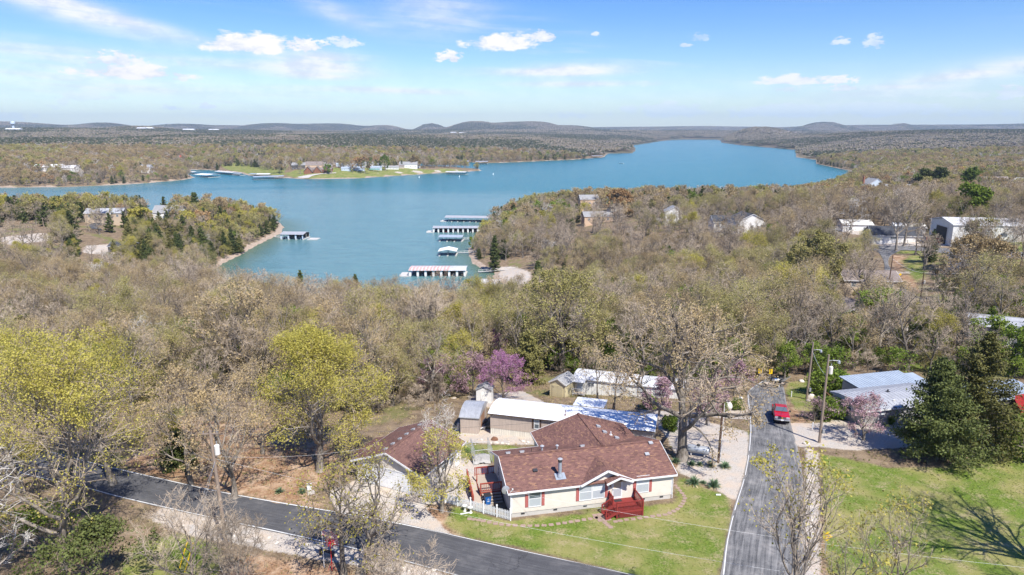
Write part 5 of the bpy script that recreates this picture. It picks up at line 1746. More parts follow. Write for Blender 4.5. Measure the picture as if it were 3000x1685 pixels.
railing(dk, 'deck_red', (DX0, DY0), (DX1, DY0), DZ, DZ, 19); railing(dk, 'deck_red', (DX1, DY0), (DX1, -.1), DZ, DZ, 15); railing(dk, 'deck_red', (DX0, -1.1), (DX0, -.1), DZ, DZ, 7)
for i in range(26):
    x_ = DX0 + .05 + i * (DX1 - DX0 - .1) / 26
    m_ = MB(); m_.bar((x_, DY0 - .01, .03), (min(x_ + .5, DX1 - .05), DY0 - .01, .03 + min(.5, DX1 - .05 - x_)), .03, .012, up=(0, 1, 0)); m_.build('lattice_slat', M['deck_red'], dk)
    m_ = MB(); m_.bar((x_, DY0 - .022, .53), (min(x_ + .5, DX1 - .05), DY0 - .022, .53 - min(.5, DX1 - .05 - x_)), .03, .012, up=(0, 1, 0)); m_.build('lattice_slat', M['deck_red'], dk)
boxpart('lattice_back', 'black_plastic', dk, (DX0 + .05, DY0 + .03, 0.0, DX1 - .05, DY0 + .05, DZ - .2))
for i in range(4):
    x_ = DX0 - (i + 1) * .27; z_ = DZ - (i + 1) * .16
    boxpart('step', 'deck_red', dk, (x_, DY0 + .05, z_ - .04, x_ + .28, -1.2, z_)); boxpart('riser', 'deck_red', dk, (x_ + .25, DY0 + .05, z_ - .15, x_ + .27, -1.2, z_ - .041))
for py in (DY0, -1.15):
    m_ = MB(); m_.bar((DX0, py, DZ - .16), (DX0 - 1.12, py, .02), .05, .22); m_.build('stringer', M['deck_red'], dk)
    railing(dk, 'deck_red', (DX0, py), (DX0 - 1.1, py), DZ, .06, 8); boxpart('post', 'deck_red', dk, (DX0 - 1.16, py - .05, 0, DX0 - 1.06, py + .05, 1.04))
tag(boxpart('doormat', 'black_plastic', None, (0, 0, 0, .75, .42, .02)), 'small dark mat lying before the front door on the red deck', 'doormat')
bpy.data.objects['doormat'].location = hloc(10.5, -.62, DZ + .006); bpy.data.objects['doormat'].rotation_euler = (0, 0, HA)

# ---------------------------------------------------------------- side deck
sk = empty('side_deck', hloc(0, 0), HA, 'weathered deck with red railings and steps at the shaded end of the house', 'deck')
for i in range(24):
    y_ = 4.15 + i * 3.5 / 24; boxpart('deck_board', 'weathered_boards', sk, (-2.3, y_ + .006, .76 + .003 * (i % 3), -.06, y_ + 3.5 / 24 - .006, .80 + .003 * (i % 3)))
boxpart('frame', 'side_deck_red', sk, (-2.34, 4.1, .58, -.06, 4.15, .76), (-2.34, 7.65, .58, -.06, 7.7, .76), (-2.36, 4.15, .58, -2.3, 7.65, .76), (-1.2, 4.15, .6, -1.1, 7.65, .755))
for px, py, hh in ((-2.3, 4.15, 1.75), (-.12, 4.15, 1.75), (-2.3, 6.4, 2.3), (-2.3, 7.65, 1.75), (-.9, 7.65, 1.75)): boxpart('post', 'side_deck_red', sk, (px - .05, py - .05, -.1, px + .05, py + .05, hh))
railing(sk, 'side_deck_red', (-2.3, 4.15), (-.12, 4.15), .8, .8, 12); railing(sk, 'side_deck_red', (-2.2, 7.65), (-.2, 7.65), .8, .8, 11)
for i in range(4):
    boxpart('step', 'weathered_boards', sk, (-2.3 + .1, 4.05 - (i + 1) * .29, .8 - (i + 1) * .17 - .04, -.2, 4.05 - i * .29, .8 - (i + 1) * .17)); boxpart('riser', 'side_deck_red', sk, (-2.3 + .1, 4.05 - i * .29 - .02, .8 - (i + 1) * .17 - .16, -.2, 4.05 - i * .29, .8 - (i + 1) * .17 - .041))
m_ = MB(); m_.bar((-2.75, 7.4, .82), (-2.75, 3.0, .1), .9, .05); m_.build('ramp', M['weathered_boards'], sk)
railing(sk, 'side_deck_red', (-3.2, 7.4), (-3.2, 3.1), .8, .1, 24)
for yy, zz in ((7.4, .8), (5.9, .6), (4.4, .32), (3.1, .1)): boxpart('post', 'side_deck_red', sk, (-3.25, yy - .05, -.1, -3.15, yy + .05, zz + 1.0))

# blue wheeled bin
bn = empty('recycling_bin', hloc(-1.78, 3.0), HA + .1, 'blue wheeled recycling bin with black lid behind the picket fence', 'bin')
m_ = MB(); v = [(-.24, -.26, .1), (.24, -.26, .1), (.24, .26, .1), (-.24, .26, .1), (-.31, -.34, 1.02), (.31, -.34, 1.02), (.31, .36, 1.02), (-.31, .36, 1.02)]
m_.add(v, [(3, 2, 1, 0), (4, 5, 6, 7), (0, 1, 5, 4), (1, 2, 6, 5), (2, 3, 7, 6), (3, 0, 4, 7)]); m_.box(-.33, -.36, .97, .33, .38, 1.02); m_.build('body', M['bin_blue'], bn)
m_ = MB(); m_.prism([(-.36, 1.03), (.38, 1.03), (.38, 1.10), (.1, 1.14), (-.36, 1.08)], -.34, .34, 'x'); m_.build('lid', M['black_plastic'], bn)
for sx in (-.29, .29): m_ = MB(); m_.tube([(sx - .03, .3, .12), (sx + .03, .3, .12)], .12, 12); m_.build('wheel', M['black_plastic'], bn)
m_ = MB()
for k in range(3):
    a = k * 2.094 + .5; a2 = a + 1.5; q = lambda t, r: (r * math.cos(t), -.325, .72 + r * math.sin(t))
    m_.add([q(a, .10), q(a, .06), q(a2, .06), q(a2, .10), q(a2 + .35, .08)], [(0, 1, 2, 4, 3)])
m_.box(-.12, -.318, .50, .12, -.300, .52); m_.box(-.1, -.315, .45, .1, -.298, .47); m_.build('recycling_mark', M['flag_white'], bn)

# ---------------------------------------------------------------- white picket fence
pf = empty('picket_fence', hloc(0, 0), HA, 'white picket fence between the house corner and the garage drive', 'fence')
A_, B_ = Vector((-.16, -.42, 0)), Vector((-9.4, 7.0, 0)); dv = (B_ - A_).normalized(); nv = Vector((-dv.y, dv.x, 0)); ln = (B_ - A_).length
na = 8
for i in range(na + 1):
    p = A_ + dv * (ln * i / na); m_ = MB(); m_.cbox(p.x, p.y, .62, .12, .12, 1.28); m_.cbox(p.x, p.y, 1.28, .16, .16, .05); m_.tube([(p.x, p.y, 1.3), (p.x, p.y, 1.4)], [.09, .01], 4); m_.build('post', M['white_paint'], pf)
for zz in (.30, .86):
    for i in range(na):
        m_ = MB(); m_.bar(A_ + dv * (ln * i / na + .06) + Vector((0, 0, zz)), A_ + dv * (ln * (i + 1) / na - .06) + Vector((0, 0, zz)), .04, .09); m_.build('rail', M['white_paint'], pf)
t = .16; pk = None
m_ = MB(); m_.prism([(-.055, .08), (.055, .08), (.055, 1.0), (0, 1.10), (-.055, 1.0)], -.012, .012, 'y'); pk = m_.build('picket', M['white_paint'], pf).data
bpy.data.objects.remove(bpy.data.objects['picket'])
rng = np.random.default_rng(3)
while t < ln - .08:
    if abs((t / (ln / na)) % 1 - 0) > .05 and (t / (ln / na)) % 1 < .96:
        p = A_ + dv * t - nv * .035 * -1; o = link('picket', pk, pf); o.location = (p.x, p.y, rng.normal(0, .006)); o.rotation_euler = (0, rng.normal(0, .008), math.atan2(dv.y, dv.x))
    t += .172

# ---------------------------------------------------------------- stepping stones
st_px = [(915, 1010), (942, 1014), (970, 1018), (1000, 1023), (1038, 1031), (1077, 1040), (1115, 1045), (1158, 1049), (1200, 1051), (1250, 1054), (1293, 1054), (1338, 1053), (1382, 1051), (1427, 1047),
         (1472, 1041), (1512, 1036), (1551, 1029), (1592, 1023), (1633, 1016), (1672, 1010), (1706, 1003), (1832, 1027), (1862, 1022), (1900, 1016), (1943, 1011), (1984, 1005), (2024, 1000), (2066, 994), (2105, 989), (2143, 984),
         (2172, 974), (2198, 962), (2222, 948), (2240, 931), (2252, 915), (2262, 899), (2268, 881), (2262, 864), (2250, 848), (2236, 832), (2222, 816), (2208, 801), (2196, 786)]
sp = empty('stepping_path', (0, 0, 0)); tag(sp, kind='structure')
rng = np.random.default_rng(5)
def stone(x_, y_, w, d, rz_):
    m_ = MB(); w2, d2 = w / 2, d / 2; c_ = .05
    m_.prism([(-w2 + c_, -d2), (w2 - c_, -d2), (w2, -d2 + c_), (w2, d2 - c_), (w2 - c_, d2), (-w2 + c_, d2), (-w2, d2 - c_), (-w2, -d2 + c_)], -.05, .035, 'z')
    o = m_.build('stepping_stone', M['paver'], sp); o.location = (x_, y_, zat(x_, y_)); o.rotation_euler = (0, 0, rz_)
for i, (a, b) in enumerate(st_px):
    q = gp(950 + a * .4658, 1050 + b * .4658)
    stone(q.x, q.y, .46 * rng.uniform(.88, 1.1), .40 * rng.uniform(.9, 1.1), rng.uniform(-.25, .25) + (0 if i < 30 else .8))
for i in range(3):
    for j in range(3):
        q = hloc(8.15 + i * .46 + j * .1, -1.3 - j * .48); stone(q.x, q.y, .44, .44, HA + rng.normal(0, .05))
for k in range(3): q = hloc(8.7 + k * .12, -2.75 - k * .42); stone(q.x, q.y, .46, .40, HA + rng.normal(0, .1))

# ---------------------------------------------------------------- the garage
GA = math.radians(-25.0)
ga = empty('garage', (-16.75, 67.45, 0), GA, 'detached cream garage with wide white door and brown shingle roof', 'garage')
GL, GW = 8.2, 8.3
mb = MB(); gwf = lambda z: ((0, GL) if z < 2.35 else ((z - 2.35) / 1.7 * GL / 2, GL - (z - 2.35) / 1.7 * GL / 2))
lap_wall(mb, 0, GL, .1, 4.05, width=gwf); mb.prism([(0, -.4), (GL, -.4), (GL, 2.4), (GL / 2, 4.05), (0, 2.4)], .02, GW, 'y'); lap_wall(mb, 0, GW, .1, 2.4, y=GL, axis='y', flip=-1); mb.build('wall', M['cream_siding'], ga)
gable_roof(ga, -.45, GL + .45, -.4, GW + .4, 2.45, 4.28, 'garage_shingles_y', 'y')
gd = boxpart('garage_door', 'white_paint', ga, (1.1, -.03, .02, 6.6, -.022, 2.15))
for r_ in range(4):
    for c_ in range(8): boxpart('door_panel', 'white_paint', gd, (1.16 + c_ * .68, -.05, .08 + r_ * .52, 1.16 + c_ * .68 + .6, -.031, .08 + r_ * .52 + .44))
boxpart('door_frame', 'white_paint', ga, (.96, -.08, 0, 1.09, -.022, 2.28), (6.61, -.08, 0, 6.74, -.022, 2.28), (1.09, -.08, 2.16, 6.61, -.022, 2.28))
for yy in (3.9, 5.6): window(ga, GL + .024, yy, 1.0, .9, 1.1, rz=math.pi / 2)
boxpart('door', 'white_paint', ga, (GL + .024, 6.9, .05, GL + .07, 7.8, 2.1))
m_ = MB(); m_.cbox(.55, -.1, 1.9, .14, .14, .26); m_.build('wall_lantern', M['rust_post'], ga)
gp_ = (4.28 - 2.45) / (GL / 2 + .45)
for k in range(6): o = roof_vent(ga, GL / 2 - .75, .75 + k * 1.33, 4.28 - .75 * gp_, m='vent_grey', s=.85); o.rotation_euler = (0, -math.atan(gp_), 0)
ln_ = MB(); ln_.slab([(-2.0, 1.6, 1.85), (-.46, 1.6, 2.35), (-.46, 6.4, 2.35), (-2.0, 6.4, 1.85)], .1); ln_.build('lean_to_roof', M['garage_shingles_y'], ga)
boxpart('lean_to_post', 'white_paint', ga, (-1.9, 1.7, -.1, -1.78, 1.82, 1.78)); boxpart('lean_to_post', 'white_paint', ga, (-1.9, 6.2, -.3, -1.78, 6.32, 1.78))
wp_ = MB()
rng = np.random.default_rng(12)
for i in range(12):
    for j in range(5): wp_.tube([(-1.6 + .18 * i * .5, 2.2 + 0.0, .12 + j * .16), (-1.6 + .18 * i * .5, 2.9, .12 + j * .16)], .07, 6)
wr_ = wp_.build('firewood', M['dark_pole_wood']); wr_.location = ga.location; wr_.rotation_euler = (0, 0, GA); tag(wr_, 'small stack of firewood under the lean-to of the garage', 'firewood')
# ---------------------------------------------------------------- docks on the lake
def lk(u, v, h=0.0):
    x, y = plane_pt(u, v, LAKE_Z + h); return Vector((x, y, LAKE_Z))


def hull(name, label, loc, rz, L, W, m, parent=None, group=None, canopy=False):
    e = empty(name, loc, rz, label, 'boat', group); b = MB(); n = 8; V = []
    for i in range(n + 1):
        t = i / n; w = W / 2 * (1 - max(0, (t - .45) / .55) ** 2 * .97); zt = .55 + .2 * t
        V += [(-L / 2 + L * t, -w, zt), (-L / 2 + L * t, -w * .75, -.1), (-L / 2 + L * t, w * .75, -.1), (-L / 2 + L * t, w, zt)]
    F = []
    for i in range(n):
        for k in range(3): F.append((i * 4 + k, i * 4 + k + 1, i * 4 + k + 5, i * 4 + k + 4))
        F.append((i * 4 + 3, i * 4, i * 4 + 4, i * 4 + 7))
    F.append((0, 1, 2, 3)); b.add(V, F); b.build('hull', M[m], e)
    b = MB(); b.add([(-.1, -W * .33, .65), (-.1, W * .33, .65), (.5, W * .3, .65), (.5, -W * .3, .65), (-.1, -W * .3, 1.05), (-.1, W * .3, 1.05)], [(3, 2, 5, 4), (0, 3, 4), (1, 5, 2), (0, 4, 5, 1)]); b.build('windshield', M['glass'], e)
    b = MB(); b.box(-L / 2 - .35, -.18, .2, -L / 2, .18, .95); b.build('outboard_motor', M['black_plastic'], e)
    return e


def dock(label, p0, rz, L, W, nslip, roofm, eave=2.7, rise=.7, swim=None, walls=False, shed='gable', dividers='white_wall', gang=None, boats=(), group=None, name='boat_dock', over=.6):
    """Roofed boat dock: floats, fingers between the slips, posts, roof. p0: front-left corner at the water."""
    e = empty(name, p0, rz, label, 'boat dock', group)
    boxpart('walkway', 'dock_boards', e, (-.6, W - 1.6, -.25, L + .6, W, .45))
    for i in range(nslip + 1):
        x = L * i / nslip; boxpart('finger', 'dock_boards', e, (x - .45, 0, -.2, x + .45, W - 1.6, .44)); boxpart('float', 'float_blue', e, (x - .4, .1, -.6, x + .4, W - 1.7, -.2))
        for py in (.15, W * .5, W - .3): b = MB(); b.cbox(x, py, .44 + eave / 2 - .22, .14, .14, eave - .3); b.build('post', M['dark_metal'] if not walls else M['off_white'], e)
        if walls and i < nslip and dividers:
            boxpart('front_panel', dividers, e, (x - .55, -.02, .45, x + (.75 if i == 0 else .55), .06, eave - .05))
    if walls and dividers:
        boxpart('front_panel', dividers, e, (L - .6, -.02, .45, L + .1, .06, eave - .05)); boxpart('back_wall', 'dark_wall', e, (0, W - .12, .45, L, W - .05, eave - .1))
    if shed == 'gable':
        gable_roof(e, -over, L + over, -over, W + over, eave, eave + rise, roofm, 'x', .1, None, ribs=max(.8, L / 40))
    elif shed == 'gabley':
        gable_roof(e, -over, L + over, -over, W + over, eave, eave + rise, roofm, 'y', .1, 'white_paint', ribs=.8)
    else:
        b = MB(); b.slab([(-over, -over, eave), (L + over, -over, eave), (L + over, W + over, eave + rise), (-over, W + over, eave + rise)], .12)
        x = 0
        while x < L: b.bar((x, -over, eave + .02), (x, W + over, eave + rise + .02), .06, .05); x += 1.2
        b.build('roof', M[roofm], e)
    if swim:
        sx, sw, sd = swim; b = MB(); b.box(sx, 0, -.2, sx + sw, sd, .42); b.build('swim_platform', M['dock_boards'], e)
        for px in (sx + .1, sx + sw - .1): boxpart('railing_post', 'off_white', e, (px - .04, .05, .42, px + .04, .13, 1.4))
    if gang:
        gx, gy, gl, gz = gang; a = Vector((gx, gy, .5)); c = Vector((gx + gl, gy, .5 + gz)); b = MB(); b.bar(a, c, 1.3, .12); b.build('gangway', M['dock_boards'], e)
        for s_ in (-.62, .62):
            b = MB(); b.bar(a + Vector((0, s_, .95)), c + Vector((0, s_, .95)), .07)
            n_ = max(3, int(abs(gl) / 2)); 
            for k in range(n_ + 1): q = a.lerp(c, k / n_); b.bar(q + Vector((0, s_, 0)), q + Vector((0, s_, .95)), .06)
            b.build('handrail', M['off_white'], e)
    for i, (slot, m) in enumerate(boats):
        x = L * (slot + .5) / nslip; q = Matrix.Rotation(rz, 4, 'Z') @ Vector((x, W * .38, 0))
        hull('motor_boat', '%s boat in the %s, %s slip from left' % ({'boat_white': 'white', 'boat_red': 'red', 'boat_cover': 'grey covered', 'float_blue': 'blue'}[m], label.split(' with ')[0], ['first', 'second', 'third', 'fourth', 'fifth', 'sixth', 'seventh', 'eighth'][slot]), Vector(p0) + q, rz - math.pi / 2, min(6.0, W * .62), 2.1, m)
    return e


def dock_between(label, ul, vl, ur, vr, W, n, roofm, **kw):
    a, c = lk(ul, vl), lk(ur, vr); d = c - a; return dock(label, a, math.atan2(d.y, d.x), d.length, W, n, roofm, **kw)


dock_between('long boat dock with faded pink and grey striped roof nearest in the cove', 1201, 811, 1362, 811, 11, 7, 'worn_white_metal', walls=True, eave=3.2, rise=.6, swim=(-5.2, 4.6, 9), gang=(33, 9.5, 20, 1.5), boats=((1, 'boat_cover'), (3, 'boat_white'), (4, 'boat_red'), (5, 'boat_white')))
# faded roof panels over its left three quarters
d1 = bpy.data.objects['boat_dock']; L1 = (lk(1362, 811) - lk(1201, 811)).length
for i in range(12):
    x = -.5 + i * L1 * .75 / 12
    m_ = MB(); yy0, yy1, ym2 = -.62, 11.62, 5.5; zz0, zz1 = 3.2 + .025, 3.8 + .025
    m_.slab([(x, yy0, zz0), (x + L1 * .75 / 12 * .55, yy0, zz0), (x + L1 * .75 / 12 * .55, ym2, zz1), (x, ym2, zz1)], .02); m_.slab([(x, ym2, zz1), (x + L1 * .75 / 12 * .55, ym2, zz1), (x + L1 * .75 / 12 * .55, yy1, zz0), (x, yy1, zz0)], .02)
    m_.build('roof_panel', M['pink_roof_metal'], d1)
dock_between('white-roofed two-slip boathouse in the cove', 1287, 751, 1335, 751, 9, 2, 'white_roof_metal', shed='gabley', eave=3.0, rise=1.1, gang=(9.6, 8, 17, 1.0), walls=False, name='boathouse')
dock_between('small open dock with pale grey roof in the cove', 1288, 708, 1352, 709, 9, 3, 'blue_grey_metal', eave=3.0, rise=.8, gang=(13, 8, 18, 1.0), boats=((1, 'boat_cover'),))
dock_between('grey-roofed boat dock with white dividers in the cove', 1270, 682, 1400, 682, 10, 9, 'grey_roof_metal', walls=True, eave=3.3, rise=.8, swim=(-5.0, 4.5, 8), gang=(32, 9, 14, 1.2), boats=((2, 'boat_red'), (4, 'boat_white'), (5, 'boat_cover'), (7, 'boat_white')))
dock_between('farthest open boat dock with grey roof in the cove', 1305, 650, 1430, 652, 11, 7, 'grey_roof_metal', eave=3.4, rise=1.0, swim=(-4.2, 3.8, 8), gang=(35, 9, 14, 1.2), boats=((0, 'boat_white'), (2, 'boat_cover'), (4, 'boat_white'), (5, 'boat_cover')))
dock_between('grey-roofed dock with dark blue dividers off the left point', 824, 702, 888, 703, 11, 3, 'grey_roof_metal', eave=3.5, rise=1.1, walls=True, dividers='blue_wall', swim=(17.4, 6.5, 7), gang=(-8, 8, 7.5, -.5), boats=((0, 'boat_white'), (2, 'boat_white')))
# boathouse half hidden on the near shore of the cove
dock_between('low boathouse with worn white roof on the near shore of the cove', 1396, 848, 1452, 851, 9, 3, 'worn_white_metal', eave=2.9, rise=.8, walls=True, gang=None, name='boathouse')
# docks of the far shore
for lb, ul, vl, ur, vr, W, n, rm, ev, bt in (
        ('long white-roofed dock along the far inlet shore', 630, 509, 680, 513, 14, 12, 'worn_white_metal', 3.6, ()),
        ('short grey dock at the end of the long inlet dock', 683, 514, 702, 515, 10, 3, 'grey_roof_metal', 3.2, ()),
        ('white-roofed dock floating off the far left point', 572, 519, 608, 521, 22, 6, 'white_roof_metal', 4.0, ()),
        ('small blue-white dock behind the far left point', 545, 510, 566, 511, 14, 4, 'worn_white_metal', 3.6, ()),
        ('small dark dock west of the large blue dock', 730, 516, 746, 517, 10, 3, 'blue_grey_metal', 3.2, ()),
        ('white-roofed dock behind the large blue dock', 752, 518, 788, 518, 12, 6, 'white_roof_metal', 3.8, ()),
        ('large dark blue dock beside the park lawn', 745, 527, 832, 524, 16, 16, 'blue_grey_metal', 3.8, ((1, 'boat_white'), (4, 'boat_white'))),
        ('pale dock at the tip of the park point', 1305, 511, 1362, 512, 16, 10, 'worn_white_metal', 3.8, ()),
        ('dark grey boathouse on the far shore behind the park, left one', 1340, 480, 1372, 480, 24, 4, 'grey_roof_metal', 5.0, ()),
        ('dark grey boathouse on the far shore behind the park, right one', 1394, 481, 1428, 481, 24, 4, 'grey_roof_metal', 5.0, ()),
        ('small blue dock behind the park trees', 1248, 490, 1268, 490, 14, 3, 'blue_grey_metal', 4.0, ()),
        ('open dock off the park point in the back channel', 1298, 494, 1324, 494, 14, 4, 'blue_grey_metal', 4.0, ()),
        ('dock at the far shore beyond the wide water', 1735, 463, 1765, 463, 20, 4, 'grey_roof_metal', 5.0, ())):
    dock_between(lb, ul, vl, ur, vr, W, n, rm, eave=ev, rise=1.0, boats=bt, over=.8)
sq = lk(1820, 479); hull('speedboat', 'white speedboat under way on the open lake', sq + Vector((0, 0, .2)), 2.4, 12, 4.2, 'boat_white')
for k, (u, v) in enumerate(((1346, 519), (1445, 512), (1228, 521))):
    b = MB(); b.tube([(0, 0, -.3), (0, 0, 1.0), (0, 0, 2.6)], [.7, .7, .3], 8); o = b.build('buoy', M['flag_white']); o.location = lk(u, v); tag(o, ['white buoy near the dock at the park point', 'white buoy out on the blue water right of the point', 'white buoy close to the park shore'][k], 'buoy')

# ---------------------------------------------------------------- houses farther off
def house_px(name, label, u, v, rz, L, W, eave, rh, wm, rm, ridge='x', wins=3, cat='house', group=None, chimney=None, doors=(), gcol='glass', dz=0.0, sides=False):
    q = gp(u, v); wl = [(L * (i + .5) / wins - .6, 1.0, 1.2, 1.2) for i in range(wins)] if isinstance(wins, int) and wins else (wins or ())
    return cottage(name, label, cat, q.x, q.y, q.z + dz, rz, L, W, eave, rh, wm, rm, ridge, wl, doors, group=group, chimney=chimney, gcol=gcol, sides=sides, sink=6)


house_px('house', 'brown-roofed house half hidden by bright green trees beside the far lane', 2470, 874, -.12, 15, 9.5, 2.8, 5.0, 'tan_wall', 'taupe_shingles_x', dz=2.6)
cb = house_px('cabin', 'orange-brown cabin with white window below the brown-roofed house', 2478, 960, .25, 9, 8, 2.9, 4.6, 'brick_wall', 'taupe_shingles_y', 'y', wins=((2.6, 2.0, 1.7, 1.3),), doors=((6.8, 1.2, 2.2, 'green_plastic'),), dz=1.0)
house_px('house', 'white building with dark shingle roof beside the gravel lot', 2554, 716, -.18, 18, 11, 3.6, 6.6, 'white_wall', 'dark_shingles_x', wins=((6.5, 2.2, 2.8, .9),), doors=((15.5, 1.4, 2.4, 'dark_wall'),), sides=True)
house_px('outbuilding', 'cream-roofed shed behind the dark-roofed white building', 2622, 690, -.25, 11, 8, 3.4, 4.8, 'white_wall', 'off_white', wins=1, cat='outbuilding')
house_px('outbuilding', 'cream-roofed building left of the dark-roofed white building', 2468, 680, -.15, 12, 9, 3.4, 5.0, 'white_wall', 'off_white', wins=2, cat='outbuilding')
wb = gp(2785, 722); w = empty('warehouse', (wb.x, wb.y, wb.z - .3), math.radians(-8), 'long white metal warehouse with open bay beside the gravel lot', 'warehouse')
gable_body(w, 0, 60, 0, 18, -3, 8.2, 9.6, 'white_ribbed', 'x'); gable_roof(w, -.3, 60.3, -.3, 18.3, 8.2, 9.9, 'worn_white_metal', 'x', .12, 'white_paint', ribs=2)
boxpart('bay_shade', 'black_plastic', w, (-.06, 4.0, .1, .25, 12.5, 6.6)); boxpart('bay_frame', 'off_white', w, (-.12, 3.6, 0, -.061, 4.0, 7.0), (-.12, 12.5, 0, -.061, 12.9, 7.0), (-.12, 4.0, 6.6, -.061, 12.5, 7.0))  # solid black box painted in for the shade inside the open bay
for i in range(6): window(w, 8 + i * 8, -.003, 4.2, 2.2, 1.2, double=False)
dq_ = gp(2733, 712); o = empty('dumpster', dq_, -.1, 'red dumpster standing in the pale gravel lot', 'dumpster'); b = MB(); b.prism([(-2, .2), (2, .2), (2.2, 2.2), (-2.2, 2.2)], -1.2, 1.2, 'y'); b.build('body', M['dumpster_red'], o); b = MB(); b.slab([(-2.25, -1.3, 2.25), (2.25, -1.3, 2.25), (2.25, 1.3, 2.6), (-2.25, 1.3, 2.6)], .08); b.build('lid', M['dark_wall'], o)
o = empty('parked_trailer', gp(2600, 709), .2, 'small grey car parked against the white building', 'car'); b = MB(); b.prism([(-2.1, .35), (-2.0, .85), (-1.2, .95), (-.7, 1.4), (.9, 1.42), (1.5, .98), (2.1, .9), (2.15, .4)], -.85, .85, 'y'); b.build('body', M['steel'], o)
for px in (-1.3, 1.3):
    for s_ in (-1, 1): b = MB(); b.tube([(px, s_ * .7, .33), (px, s_ * .9, .33)], .33, 12); b.build('wheel', M['tyre'], o)
for s_ in (-1, 1): b = MB(); b.add([(-1.1, s_ * .855, .98), (1.3, s_ * .855, .98), (.85, s_ * .855, 1.34), (-.65, s_ * .855, 1.34)], [(0, 1, 2, 3)]); b.build('side_window', M['glass'], o)
o.name = 'parked_car'
house_px('house', 'white house with black roof deep among the bare trees, left of the pair', 2090, 682, .0, 16, 10, 3.2, 6.2, 'white_wall', 'dark_shingles_x', dz=2.0, wins=4)
house_px('house', 'white house with grey roof and tall gable among the bare trees, right of the pair', 2160, 690, .1, 14, 12, 4.2, 7.6, 'white_wall', 'dark_shingles_y', 'y', dz=2.5, wins=3)
house_px('house', 'pale house with grey roof glimpsed through the trees of the right peninsula', 1712, 664, .1, 18, 10, 3.4, 6.0, 'peach_wall', 'grey_shingles_x', dz=3)
house_px('house', 'white-gabled house under tall trees in the middle of the right peninsula', 1948, 662, -.1, 10, 9, 5.0, 8.0, 'white_wall', 'grey_shingles_y', 'y', dz=3)
house_px('house', 'orange-walled house near the tip of the right peninsula', 1700, 622, .1, 14, 9, 4.5, 7.5, 'peach_wall', 'grey_shingles_x', dz=5)
house_px('house', 'grey-roofed house with pale gable near the tip of the right peninsula', 1790, 622, .2, 12, 9, 5.0, 8.5, 'white_wall', 'grey_shingles_y', 'y', dz=5)
house_px('house', 'pale blue house with white trimmed gables near the right shore', 2545, 563, .1, 15, 14, 7.5, 12.5, 'blue_wall', 'grey_shingles_y', 'y', wins=((3, 4, 2, 3), (9, 4, 2, 3)), chimney=(-1.2, 8, 0, 0, 10, 14))
house_px('house', 'small pale blue garage wing left of the pale blue house', 2515, 565, .1, 11, 9, 4.0, 8.0, 'blue_wall', 'grey_shingles_y', 'y', wins=0)
house_px('house', 'broad grey-roofed house right of the pale blue house', 2600, 580, -.1, 30, 14, 4.0, 9.5, 'off_white', 'grey_shingles_x', wins=4, dz=1)
house_px('house', 'house with brown porch roof beneath the round evergreens', 2680, 554, .25, 20, 12, 6.0, 10.0, 'dark_wall', 'taupe_shingles_x', wins=4)
house_px('house', 'long low house with white walls between the round evergreens', 2725, 562, 0, 26, 9, 3.6, 6.4, 'white_wall', 'brick_wall', wins=5)
house_px('house', 'grey house left of the tall green evergreen', 2806, 556, .1, 16, 10, 4.5, 8.0, 'dark_wall', 'grey_shingles_x', wins=3)
house_px('house', 'peach house with tan gable near the right edge', 2880, 552, .05, 24, 12, 5.0, 9.5, 'peach_wall', 'taupe_shingles_x', wins=4)
house_px('house', 'tan building with teal metal roof near the right edge', 2905, 556, 0, 24, 10, 4.5, 7.5, 'peach_wall', 'green_roof_metal', wins=2)
house_px('house', 'white gabled house at the right edge', 2985, 556, .1, 16, 12, 5.5, 9.5, 'white_wall', 'off_white', 'y', wins=3)
house_px('house', 'dark brown-roofed house above the yellow tree on the right', 2880, 576, -.1, 28, 12, 3.5, 8.5, 'brick_wall', 'taupe_shingles_x', wins=3, dz=1)
house_px('house', 'grey metal-roofed house under a bare tree at the right edge', 2835, 990, -.45, 9, 7, 2.6, 4.0, 'grey_siding', 'grey_roof_metal', wins=2, dz=.4)
house_px('garage', 'white block garage with grey roof at the right edge beyond the wood', 2950, 1010, -.35, 8, 6, 2.6, 3.6, 'off_white', 'grey_roof_metal', wins=1, cat='garage', dz=.4)
house_px('house', 'pale flat-roofed house glimpsed below the warehouse', 2815, 800, -.1, 12, 8, 3, 4.5, 'white_wall', 'grey_shingles_x', wins=3, dz=1)
# left peninsula
house_px('house', 'low tan house with pale roof under the trees of the left peninsula', 250, 652, .15, 20, 10, 3.2, 5.6, 'tan_wall', 'grey_roof_metal', wins=4, dz=2)
house_px('house', 'white house with grey hip roof on the left peninsula', 450, 652, .1, 18, 12, 4.0, 8.0, 'white_wall', 'grey_shingles_x', wins=3, dz=2)
house_px('carport', 'dark slate-roofed carport beside the pale drive of the left peninsula', 318, 742, .1, 10, 9, 3.2, 4.8, 'dark_wall', 'dark_shingles_x', wins=0, cat='carport')
